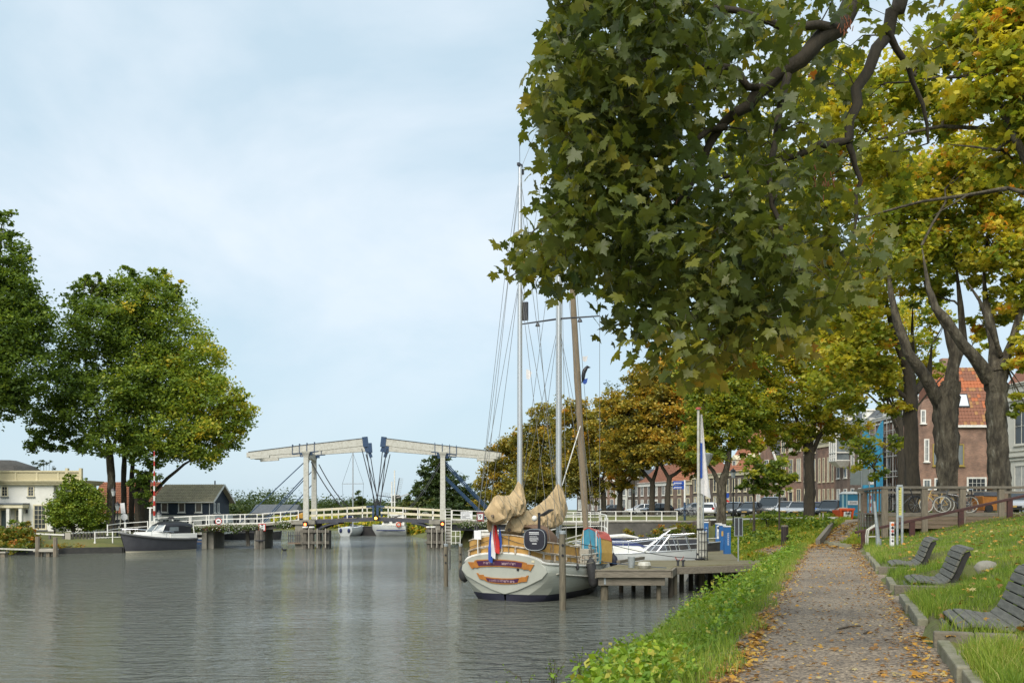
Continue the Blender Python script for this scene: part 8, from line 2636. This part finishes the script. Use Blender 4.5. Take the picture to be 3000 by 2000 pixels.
tree('autumn_tree', 'second golden tree from the bridge behind the mizzen mast', 1580, 1520, 144, [(1580, 1515, 15), (1582, 1450, 13), (1585, 1400, 9)], [(1560, 1290, 0, 60, 55), (1600, 1240, 0, 55, 55), (1590, 1350, 0, 80, 75), (1570, 1430, -3, 75, 60), (1640, 1400, -3, 60, 70)], .17, .4, lm_gold, tm=.26, ts=.15, group=GG, seed=42)
tree('autumn_tree', 'third golden brown tree behind the main mast', 1770, 1520, 132, [(1770, 1515, 16), (1768, 1450, 14), (1762, 1410, 11)], [(1680, 1215, 0, 60, 45), (1700, 1280, 0, 80, 70), (1740, 1350, 0, 80, 70), (1690, 1380, 0, 70, 70), (1760, 1250, 0, 70, 70), (1730, 1430, 0, 50, 40)], .16, .38, lm_gold, tm=.36, ts=.16, group=GG, seed=43)
tree('autumn_tree', 'small yellow crowned tree with a short dark trunk', 1815, 1515, 116, [(1815, 1510, 17), (1816, 1460, 15), (1818, 1432, 12)], [(1830, 1390, 0, 38, 45), (1810, 1410, 0, 34, 34), (1850, 1360, 0, 38, 40)], .16, .36, lm_gold, tm=.52, ts=.14, group=GG, seed=44,
  limbs=[[(1815, 1440, 0, 9), (1795, 1420, 0, 7), (1780, 1405, 0, 4)], [(1818, 1440, 0, 9), (1845, 1410, 0, 6), (1860, 1390, 0, 3)]])
tree('autumn_tree', 'golden tree with the left one of two forked trunks', 1910, 1515, 110, [(1910, 1508, 17), (1911, 1440, 15), (1912, 1400, 14)], [(1850, 1220, 0, 75, 60), (1880, 1290, 0, 85, 70), (1830, 1290, 0, 50, 50), (1905, 1150, 0, 70, 60), (1870, 1340, -1, 60, 40), (1800, 1200, 1, 60, 60), (1890, 1110, 1, 60, 50), (1790, 1330, 2, 50, 50)], .16, .36, lm_gold, tm=.38, ts=.17, group=GG, seed=45,
  limbs=[[(1910, 1410, 0, 12), (1885, 1380, 0, 9), (1860, 1340, 0, 6)], [(1912, 1405, 0, 12), (1925, 1370, 0, 9), (1930, 1320, 0, 5)]])
tree('autumn_tree', 'orange topped tree with the right one of two forked trunks', 1956, 1515, 108, [(1954, 1508, 17), (1956, 1440, 15), (1962, 1395, 14)], [(1950, 1190, 0, 75, 70), (1990, 1260, 0, 75, 70), (1960, 1310, -1, 80, 50), (2020, 1200, 0, 60, 70), (1970, 1110, 0, 60, 55), (2010, 1330, -1, 50, 50), (2010, 1130, 1, 70, 60), (1960, 1070, 1, 50, 45), (2050, 1270, 1, 50, 60), (2035, 1370, 0, 40, 35)], .16, .36, lm_gold, tm=.46, ts=.2, group=GG, seed=46,
  limbs=[[(1960, 1400, 0, 12), (1935, 1360, 0, 9), (1925, 1300, 0, 5)], [(1962, 1398, 0, 12), (1995, 1375, 0, 9), (2020, 1340, 0, 5)]])
tree('bare_tree', 'almost bare tree top rising behind the golden row', 1855, 1500, 160, [(1855, 1480, 12), (1855, 1250, 9), (1852, 1200, 6)], [(1850, 1140, 0, 75, 55), (1800, 1160, 0, 35, 35), (1900, 1120, 0, 40, 40)], .012, .35, lm_dark, tm=.5, ts=.2, seed=47, nsub=26)
GO = 'olive green street trees on the bank'
tree('street_tree', 'olive tree with knobbly trunk behind the blue pedestals', 2113, 1538, 70, [(2113, 1534, 30), (2113, 1480, 27), (2115, 1420, 26), (2125, 1385, 22)],
  [(2120, 1250, 0, 80, 70), (2070, 1190, 0, 75, 80), (2160, 1180, 0, 90, 80), (2090, 1320, 0, 60, 40), (2180, 1290, 0, 55, 50), (2110, 1110, 0, 80, 60), (2040, 1290, 0, 40, 60), (2050, 1090, 1, 80, 70), (2170, 1050, 1, 100, 60), (2200, 1220, 1, 70, 70)], .085, .27, lm_olive, bark_p, .46, .15,
  [[(2112, 1425, 0, 15), (2090, 1380, 0, 12), (2070, 1350, 0, 9), (2062, 1290, 0, 6)], [(2125, 1390, 0, 20), (2135, 1340, 0, 15), (2140, 1270, 0, 9)]], GO, seed=51, nsub=4)
tree('street_tree', 'olive tree with a straight dark trunk left of the gravel ramp', 2370, 1526, 73, [(2370, 1522, 33), (2372, 1440, 28), (2370, 1360, 28), (2372, 1310, 30)],
  [(2330, 1150, 0, 105, 80), (2245, 1210, 0, 80, 75), (2440, 1170, 0, 100, 75), (2480, 1260, 0, 70, 40), (2290, 1270, 0, 75, 45), (2400, 1240, 0, 80, 50), (2230, 1110, 0, 80, 75), (2390, 1060, 0, 110, 75), (2330, 1290, 0, 45, 30), (2270, 1020, 1, 100, 60), (2480, 1080, 1, 90, 70)], .075, .27, lm_olive, bark_d, .54, .16,
  [[(2365, 1315, 0, 22), (2350, 1260, 0, 15), (2320, 1200, 0, 9)], [(2378, 1325, 0, 16), (2400, 1280, 0, 13), (2425, 1250, 0, 9), (2470, 1220, 0, 5)], [(2372, 1310, 0, 20), (2385, 1250, 0, 14), (2390, 1150, 0, 8)]], GO, seed=52, nsub=4)
GY = 'young staked trees on the bank'
tree('young_tree', 'young green tree with thin pale trunk before the dormer house', 2209, 1540, 66, [(2209, 1535, 7), (2208, 1470, 6), (2208, 1400, 5)], [(2210, 1380, 0, 30, 45), (2175, 1420, 0, 22, 16), (2230, 1430, 0, 36, 22), (2240, 1380, 0, 22, 26), (2205, 1430, 0, 24, 20)], .07, .26, lm_olive, bark_p, .26, .14, None, GY, LOBED, seed=53, spread=.24, nsub=3)
tree('young_tree', 'young leafy tree with a dark thin trunk before the grey van', 2283, 1545, 64, [(2283, 1538, 5), (2283, 1450, 5), (2285, 1400, 4)], [(2285, 1370, 0, 34, 36), (2310, 1400, 0, 30, 26), (2265, 1410, 0, 24, 24), (2290, 1430, 0, 24, 14)], .07, .26, lm_olive, bark_d, .3, .15, None, GY, LOBED, seed=54, spread=.24, nsub=3)
tree('young_tree', 'sparse young tree in front of the blue builders sheet', 2566, 1500, 58, [(2566, 1495, 5), (2563, 1400, 5), (2560, 1350, 4)], [(2555, 1310, 0, 40, 40), (2520, 1350, 0, 34, 30), (2610, 1300, 0, 36, 30), (2570, 1380, 0, 30, 22), (2500, 1300, 0, 24, 28)], .025, .26, lm_olive, bark_p, .4, .2, None, GY, LOBED, seed=55, spread=.3, nsub=4)
GB = 'big limes behind the wooden platform'
kb = dict(group=GB, shape=LOBED, nsub=5, spread=.2, shell=.35)
tree('large_tree', 'darkest trunk of the three big trees behind the platform', 2676, 1500, 47, [(2676, 1495, 46), (2672, 1400, 40), (2668, 1250, 38), (2668, 1160, 36), (2664, 1100, 32)],
  [(2560, 1000, 0, 90, 75), (2480, 1080, 0, 95, 70), (2520, 900, 0, 90, 80), (2590, 1100, 0, 70, 50), (2460, 960, 2, 90, 80), (2550, 780, 2, 100, 85), (2620, 1190, 0, 45, 35), (2470, 1190, 2, 60, 35)], .036, .26, lm_olive, bark_d, .58, .15,
  [[(2662, 1170, 0, 16), (2600, 1130, 0, 12), (2540, 1090, 0, 8), (2470, 1080, 0, 4)], [(2664, 1100, 0, 26), (2625, 1000, 0, 20), (2600, 900, 0, 14), (2580, 800, 0, 8)], [(2680, 1150, 0, 22), (2720, 1100, 1, 18), (2730, 1010, 1, 10)], [(2668, 1110, 0, 20), (2672, 1000, .5, 14), (2674, 900, .5, 8)]], seed=61, **kb)
tree('large_tree', 'middle one of the three big trees with a thick left limb', 2775, 1500, 44.5, [(2775, 1495, 62), (2775, 1400, 56), (2772, 1280, 66), (2772, 1180, 66), (2785, 1120, 54)],
  [(2690, 740, 0, 105, 95), (2790, 640, 0, 115, 100), (2640, 620, 0, 100, 100), (2850, 800, 1, 60, 45), (2720, 540, 0, 110, 100), (2700, 860, 2, 70, 40), (2800, 760, 2, 70, 40), (2600, 500, 1, 100, 100)], .033, .26, lm_olive, bark_p, .56, .15,
  [[(2755, 1190, 0, 40), (2715, 1110, -.4, 34), (2660, 1030, -.6, 28), (2630, 950, -.6, 24), (2610, 860, -.4, 16), (2600, 740, 0, 9)], [(2790, 1130, 0, 44), (2800, 1040, 0, 32), (2775, 960, 0, 22), (2730, 880, 0, 15), (2700, 800, 0, 9)], [(2795, 1090, 0, 26), (2820, 1000, .5, 24), (2815, 900, .5, 18), (2800, 760, .5, 10)]], seed=62, **kb)
tree('large_tree', 'rightmost of the three big trees by the white house', 2925, 1500, 42.5, [(2928, 1495, 64), (2926, 1400, 58), (2922, 1280, 54), (2920, 1180, 56), (2918, 1090, 62)],
  [(2920, 720, 0, 95, 90), (2985, 850, 0, 70, 80), (2960, 580, 0, 105, 100), (3010, 1040, -1, 45, 80), (2860, 470, 0, 110, 100), (3000, 1180, -1, 30, 40), (3060, 700, 0, 90, 150), (2940, 920, 3, 60, 45), (2880, 950, 3, 40, 40)], .033, .26, lm_olive, bark_p, .6, .16,
  [[(2900, 1110, 0, 46), (2850, 1040, -.3, 34), (2790, 960, -.4, 28), (2740, 900, -.4, 24), (2720, 840, -.2, 14), (2700, 720, 0, 8)], [(2935, 1080, 0, 34), (2965, 1000, 0, 24), (2990, 910, 0, 20), (3020, 780, 0, 12)], [(2918, 1090, 0, 40), (2915, 1010, .5, 30), (2890, 900, .8, 20), (2880, 760, 1, 10)], [(2930, 1040, 0, 18), (2900, 960, -.5, 14), (2870, 880, -.5, 10), (2830, 820, -.5, 6)]], seed=63, **kb)
tree('large_tree', 'bright leafy tree overhanging the upper right corner of photo', 3200, 1440, 27, [(3190, 1500, 100), (3180, 1100, 85), (3150, 700, 70)],
  [(2860, 250, 0, 100, 95), (2940, 130, 0, 105, 100), (2990, 300, 0, 85, 100), (2850, 60, 1, 110, 90), (3010, 40, 0, 90, 110), (2780, 170, 2, 90, 90), (2990, 470, 1, 70, 80), (3080, 300, 0, 100, 200), (2760, 350, 2, 70, 70), (2650, 260, 3, 120, 110), (2520, 400, 3, 120, 100), (2380, 500, 4, 120, 90), (2260, 640, 4, 110, 90), (2440, 620, 4, 110, 80), (2600, 520, 3, 90, 90), (2340, 780, 5, 100, 80), (2480, 780, 5, 80, 70), (2420, 250, 4, 120, 100), (2200, 430, 4, 100, 100)], .013, .25, lm_olive, bark_p, .58, .15,
  [[(3150, 720, 0, 50), (3060, 560, 0, 30), (2960, 380, 0, 22), (2890, 220, 0, 18), (2850, 60, 0, 14)], [(3120, 620, 0, 30), (3040, 330, 0, 24), (2970, 120, 0, 20), (2940, -40, 0, 14)], [(2970, 400, 0, 14), (2920, 440, .5, 10), (2850, 430, .5, 6), (2760, 420, 1, 3)], [(2960, 380, .5, 14), (2760, 370, 1.5, 11), (2560, 410, 2.5, 8), (2380, 510, 3.5, 4)], [(2950, 555, 0, 12), (2700, 590, 2, 9), (2480, 650, 3, 6), (2350, 760, 4, 3)], [(2890, 220, 0, 12), (2700, 230, 2, 9), (2450, 270, 3.5, 5)],
  [(3060, 580, 0, 16), (2950, 550, 0, 11), (2840, 570, .5, 7), (2720, 640, 1, 3)]], shape=LOBED, spread=.26, shell=.3, seed=64, nsub=4)
tree('street_tree', 'leafy olive tree behind the darkest big trunk near the scaffolding', 2640, 1500, 64, [(2640, 1495, 22), (2640, 1350, 20), (2636, 1230, 16)],
  [(2560, 1080, 0, 90, 70), (2640, 1000, 0, 90, 70), (2480, 1010, 0, 90, 80), (2700, 1080, 0, 60, 45), (2540, 930, 0, 100, 75), (2640, 1150, 0, 70, 50), (2760, 960, 2, 50, 60), (2850, 1010, 3, 45, 40), (2680, 900, 2, 80, 70), (2460, 880, 2, 90, 80), (2400, 960, 2, 90, 80)], .04, .27, lm_olive, bark_d, .56, .15, None, GO, seed=56, nsub=3)
tree('dark_tree', 'big dark green tree behind the right bridge pylon', 1300, 1520, 172, [(1300, 1510, 14), (1300, 1450, 11)], [(1275, 1380, 0, 42, 45), (1260, 1440, 0, 48, 45), (1320, 1440, 0, 60, 55), (1300, 1490, -3, 80, 35), (1360, 1480, 0, 45, 45), (1280, 1345, 0, 20, 20)], .2, .55, lm_dark, tm=.4, ts=.15, seed=71)
tree('willow_tree', 'drooping willow between the windmill and dark tree', 1215, 1530, 168, [(1215, 1525, 9), (1215, 1490, 7)], [(1200, 1490, 0, 32, 30), (1240, 1485, 0, 32, 32), (1170, 1500, 0, 24, 24), (1215, 1520, -2, 60, 16)], .2, .5, lm_dark, tm=.65, ts=.15, seed=72)
tree('willow_tree', 'low willows above the moored motor yacht', 1125, 1535, 165, [(1125, 1530, 8), (1125, 1505, 6)], [(1110, 1512, 0, 34, 22), (1150, 1515, 0, 28, 18), (1080, 1520, 0, 22, 18), (1030, 1518, 0, 30, 16)], .2, .45, lm_dark, tm=.6, ts=.15, seed=73)
tree('far_tree', 'single round far tree left of the hanging bridge rods', 1050, 1505, 260, [(1050, 1500, 5), (1050, 1475, 3)], [(1050, 1460, 0, 20, 22), (1045, 1480, 0, 20, 12)], .35, .6, lm_dark, tm=.6, ts=.15, seed=74)
B = []
rg = np.random.default_rng(5)
for px in np.arange(560, 1420, 13):
 Yt = 430 + 90 * rg.random()
 h = 5 + 4 * rg.random() + (5 if 725 < px < 770 or 800 < px < 830 else 0)
 c = at(px, 1490, Yt)
 B.append((c.x, c.y, h * .48, 7 + 5 * rg.random(), 5, h * .52, 420))
root = thing('treeline', 'far line of trees on the horizon beyond the river', 'wood', (0, 450, 0))
o = crown('trees', B, .9, 1.0, lm_dark, root, .45, .2, spread=.3, seed=76)
o['kind'] = root['kind'] = 'stuff'
n = 9000
X_ = np.concatenate([rg.uniform(-62, -20, 6000), rg.uniform(-26, -12, 3000)])
Y_ = np.concatenate([np.interp(X_[:6000], [-62, -30, -20], [173, 162, 150]) + rg.uniform(-1, 6, 6000), np.interp(X_[6000:], [-26, -12], [152, 124]) + rg.uniform(0, 5, 3000)])
C = np.stack([X_, Y_, np.maximum(gz(X_, Y_), 0) + rg.uniform(0, 1.4, n)], -1)
me = leaf_cloud('reeds', C, .5 + .4 * rg.random(n), euler_mats(n, 1.4, rg), rg.random(n), DIAMOND, lm_olive)
tag(link('reeds', me), 'green brown reeds along the far shore of the river', 'reeds', kind='stuff')
bush('shrub', 'yellow green weeds growing at the foot of the quay wall', [(1850, 1565, 0, 30, 14), (1930, 1562, 0, 40, 18), (1985, 1552, 0, 40, 18), (2030, 1560, -6, 36, 22)], 84, .12, .24, hedge_m, .5, .16, 39)
bush('shrub', 'green bank plants under the right end of the bridge', [(1385, 1560, 0, 40, 14), (1440, 1556, 0, 30, 14)], 96, .15, .24, lm_green, .5, .12, 40)
bush('weed_clump', 'tall dark green weeds around the foot of the ramp trunk', [(2420, 1518, 0, 36, 12), (2250, 1520, 3, 40, 14), (2320, 1530, 0, 30, 10)], 68, .14, .2, lm_green, .4, .12, 43)
# the maple overhead
maple_m = leaf_mat('maple_leaf', [(0, (.042, .066, .022)), (.4, (.105, .13, .028)), (.7, (.21, .2, .032)), (.88, (.33, .21, .03)), (1, (.34, .11, .025))], rough=.42, transl=.45, spec=.4)
mt = thing('maple_tree', 'dark maple with large leaves overhanging the path from upper right', 'tree', (8.8, 10.6, gz1(8.8, 10.6)))
mw = Vector(mt.location)
part('trunk', MB().tube([(8.8, 10.6, 2.6), (8.75, 10.6, 5), (8.6, 10.5, 7.5), (8.3, 10.4, 10), (8, 10.4, 13)], [.42, .34, .3, .24, .12], 12), bark_p, mt, world=True, smooth=70)
skel = [[(0, 0, 0)] * 0]
LIMBS = [[(2700, -330, 9.6, .11), (2540, -60, 9.3, .085), (2450, 90, 9.3, .075), (2340, 190, 9.3, .062), (2215, 275, 9.4, .052), (2120, 370, 9.5, .04), (2050, 480, 9.6, .03), (2010, 580, 9.6, .018)],
   [(2800, -300, 10.2, .09), (2650, -20, 10, .07), (2600, 90, 10, .055), (2510, 260, 10, .048), (2485, 410, 10, .042), (2400, 435, 10, .032), (2270, 485, 10, .024), (2120, 520, 10, .014)],
   [(2215, 275, 9.4, .034), (2150, 200, 9.3, .026), (2000, 190, 9.2, .02), (1800, 160, 9.2, .012)], [(2120, 370, 9.5, .03), (1990, 440, 9.4, .022), (1850, 470, 9.3, .017), (1700, 520, 9.2, .011), (1560, 680, 9.2, .006)],
   [(2310, 215, 9.3, .034), (2275, 380, 9.2, .028), (2260, 520, 9.1, .022), (2285, 720, 9, .016), (2310, 850, 9, .009)], [(2050, 480, 9.6, .022), (1960, 620, 9.6, .016), (1900, 800, 9.6, .01)], [(2485, 410, 10, .03), (2520, 520, 10.1, .02), (2500, 700, 10.2, .012)],
   [(2450, 90, 9.3, .04), (2250, 60, 9, .028), (2000, 20, 8.9, .02), (1750, -20, 9, .012)], [(2600, 90, 10, .034), (2680, 250, 10.3, .022), (2720, 420, 10.5, .012)], [(1850, 470, 9.3, .014), (1780, 350, 9.2, .01), (1620, 330, 9.2, .006)]]
nodes, nrad = [], []
for L_ in LIMBS:
 P = [at(x, y, d) for x, y, d, r_ in L_]
 rr = [q[3] * 1.25 for q in L_]
 Pq, Rq = [], []
 for i in range(len(P) - 1):
  for f in (0, .33, .66):
   Pq.append(P[i].lerp(P[i + 1], f) + Vector(rg.standard_normal(3)) * .025)
   Rq.append(rr[i] + (rr[i + 1] - rr[i]) * f)
 Pq.append(P[-1])
 Rq.append(rr[-1])
 nodes += [tuple(p) for p in Pq]
 nrad += Rq
 part('branch', MB().tube(Pq, Rq, 7), bark_d, mt, world=True, smooth=70)
part('branch', MB().tube([(8.6, 10.5, 7.6), (7.3, 10.2, 9.4), at(2800, -300, 10.2)], [.16, .12, .09], 8).tube([(8.5, 10.5, 8.2), (7, 10, 10), at(2700, -330, 9.6)], [.17, .14, .11], 8), bark_d, mt, world=True, smooth=70)
POLY = [(1650, -260), (1640, 60), (1620, 150), (1580, 270), (1560, 340), (1610, 420), (1655, 470), (1630, 560), (1610, 640), (1530, 720), (1590, 770), (1640, 815), (1740, 800), (1800, 840), (1790, 910), (1860, 985), (1910, 985), (1960, 1050), (2060, 1085), (2120, 1040), (2200, 1020), (2340, 1000), (2420, 910),
  (2560, 800), (2690, 660), (2720, 520), (2790, 320), (2820, 180), (2800, -260)]
def inpoly(x, y):
 c = False
 for i in range(len(POLY)):
  (xa, ya), (xb, yb) = POLY[i], POLY[i - 1]
  if (ya > y) != (yb > y) and x < (xb - xa) * (y - ya) / (yb - ya) + xa:
   c = not c
 return c
cl = []
rg = np.random.default_rng(42)
while len(cl) < 900:
 x, y = rg.uniform(1470, 2830), rg.uniform(-260, 1090)
 if not inpoly(x, y):
  continue
 if x > 2250 and rg.random() < min(.8, (x - 2250) / 420):
  continue
 if x > 1980 and y < 660 and rg.random() < (.45 if x < 2100 else .72):
  continue
 if y < -20 and rg.random() < .5:
  continue
 cl.append((x, y, rg.uniform(8.0, 11.4)))
cl += [(1510, 745, 9.2), (1535, 735, 9.1), (1570, 690, 9.3), (1605, 310, 9.2), (1600, 345, 9.1), (1615, 290, 9.2), (1590, 530, 9.2), (1625, 60, 9.0), (1635, 20, 9), (1950, 1045, 9.3), (2060, 1070, 9.4), (1805, 905, 9.3), (1860, 960, 9.4), (1580, 780, 9.2), (1620, 800, 9.2)]
pts = [at(*c) for c in cl]
nodesA = [Vector(n) for n in nodes]
order = sorted(range(len(pts)), key=lambda i: min((pts[i] - n).length for n in nodesA))
tree_n = np.array(nodes)
tw_r = list(nrad)
mb = MB()
for i in order:
 p = pts[i]
 d = np.linalg.norm(tree_n - np.array(p), axis=1) + np.where(np.array(tw_r) < .006, .12, 0)
 j = int(d.argmin())
 q = Vector(tree_n[j])
 r0 = min(tw_r[j] * .6, .009)
 r0 = max(r0, .0035)
 m1 = q.lerp(p, .5) + Vector((rg.normal(0, .04), rg.normal(0, .04), .05 + rg.normal(0, .03)))
 mb.tube([q, m1, p], [r0, r0 * .85, r0 * .6], 4, cap=False)
 tree_n = np.vstack([tree_n, np.array(m1)[None], np.array(p)[None]])
 tw_r += [r0 * .85, r0 * .7]
o = part('twigs', mb, bark_d, mt, world=True)
o['kind'] = 'stuff'
NL = 11
C = np.repeat(np.array([tuple(p) for p in pts]), NL, axis=0)
n = len(C)
C = C + np.clip(rg.standard_normal((n, 3)), -1.5, 1.5) * np.array([.14, .14, .12]) + np.array([0, 0, -.05])
pxs = CX + FPX * C[:, 0] / C[:, 1]
pys = HY - FPX * (C[:, 2] - EH) / C[:, 1]
rot = euler_mats(n, 1.0, rg)
drop = euler_mats(n, .9, rg)
rot = np.einsum('nij,njk->nik', drop, rot)
az = rg.random(n) * 2 * np.pi
td = np.stack([np.cos(az) * .75, np.sin(az) * .75, -.35 - .75 * rg.random(n)], -1)
td /= np.linalg.norm(td, axis=1)[:, None]
nn = rg.standard_normal((n, 3)) * .55 + np.stack([np.cos(az) * .5, np.sin(az) * .5, np.full(n, .7)], -1)
nn -= (nn * td).sum(1)[:, None] * td
nn /= np.linalg.norm(nn, axis=1)[:, None]
hang = np.stack([np.cross(td, nn), td, nn], -1)
rot = np.where((rg.random(n) < .8)[:, None, None], hang, rot)
tint = np.clip(.34 + np.repeat(rg.standard_normal(len(pts)) * .13, NL) + .08 * rg.standard_normal(n) + .2 * np.clip((1640 - pxs) / 130, 0, 1) + np.clip((pys - 900) / 500, 0, .25) + np.clip((pxs - 2200) / 2500, 0, .2), 0, 1)
size = .075 + .07 * rg.random(n)
inview = (pxs > 1450) & (pxs < 2990) & (pys > 5) & (pys < 1100)
edge = np.where(inview, size / C[:, 1] - .004 * (pxs > 2100), -1)
big300 = set(np.argsort(-edge)[:298].tolist())
rest = np.array([i for i in range(n) if i not in big300])
shapes = [maple_shape(b) for b in (.15, .35, .6)]
ow = np.array(mw)
vs, ls, ts_, off = [], [], [], 0
for k, sh in enumerate(shapes):
 sel = rest[k::3]
 sv, sf = sh
 v = np.einsum('nij,kj->nki', rot[sel], sv) * size[sel].reshape(-1, 1, 1) + (C[sel] - ow)[:, None, :]
 vs.append(v.reshape(-1, 3))
 ls.append((sf[None] + (np.arange(len(sel)) * len(sv))[:, None, None]).reshape(-1) + off)
 ts_.append(np.repeat(tint[sel], len(sv)))
 off += len(sel) * len(sv)
lo = np.concatenate(ls)
me = np_mesh('foliage', np.concatenate(vs), lo, np.full(len(lo) // 3, 3), maple_m, {'tint': np.concatenate(ts_)})
o = link('foliage', me, mt)
o['kind'] = 'stuff'
meshes = {}
for i in sorted(big300):
 key = (int(tint[i] * 9), i % 3)
 if key not in meshes:
  meshes[key] = leaf_cloud('leaf', np.zeros((1, 3)), np.ones(1), np.eye(3)[None], np.array([(key[0] + .5) / 10]), shapes[key[1]], maple_m)
 o = link('leaf', meshes[key], mt)
 m = Matrix(rot[i].tolist()).to_4x4() @ Matrix.Scale(float(size[i]), 4)
 o.matrix_local = Matrix.Translation(Vector(C[i] - ow)) @ m
key_m = M('maple_keys', (.3, .1, .045), (.2, .07, .03), sc=8, rough=.8)
for x, y in ((2480, 60), (2410, 540), (1910, 520), (1960, 590)):
 p = at(x, y, 9.1)
 mb = MB()
 for _ in range(22):
  d = Vector((rg.normal(0, .05), rg.normal(0, .05), rg.normal(0, .07)))
  mb.beam(p + d, p + d + Vector((rg.normal(0, .012), 0, -.05)), .016, .004)
 o = part('seed_bunch', mb, key_m, mt, world=True)
 o['kind'] = 'stuff'
# stalks at the water's edge in the foreground
stalk_m = M('dry_stalk', (.09, .07, .035), (.05, .045, .02), sc=9, rough=.9)
for px, py, h, lab in ((1470, 1990, .42, 'small dark seed head at bottom left of the verge'), (1545, 1950, .5, 'single dry stalk with a brown seed head'), (1620, 1925, .62, 'branched dry stalk with pale fluffy seed heads'), (1700, 1890, .55, 'bare twiggy stem beside pale seed heads'), (1780, 1900, .5, 'reddish twiggy weed at the edge of the green verge')):
 Y = 15.2
 p = at(px, 2010, Y)
 t = thing('weed_stalk', lab, 'plant', (p.x, p.y, p.z))
 mb = MB()
 tips = []
 top = EH - (py - HY) / FPX * Y - p.z
 for b in range(3 if px in (1545, 1470) else 7):
  e = Vector((rg.normal(0, .16), rg.normal(0, .12), top * (.55 + .45 * rg.random())))
  mb.tube([(0, 0, -.5), (e.x * .3, e.y * .3, e.z * .5), e], [.009, .006, .003], 4)
  tips.append(e)
 part('stem', mb, stalk_m, t)
 nl = 60 if px > 1600 else 14
 src = np.array([tuple(tips[i % len(tips)]) for i in range(nl)]) * rg.uniform(.4, 1.05, (nl, 1)) + rg.standard_normal((nl, 3)) * .025
 o = link('foliage', leaf_cloud('foliage', src, .03 + .03 * rg.random(nl), euler_mats(nl, 1.4, rg), .15 + .3 * rg.random(nl), DIAMOND, bankweed_m), t)
 o['kind'] = 'stuff'
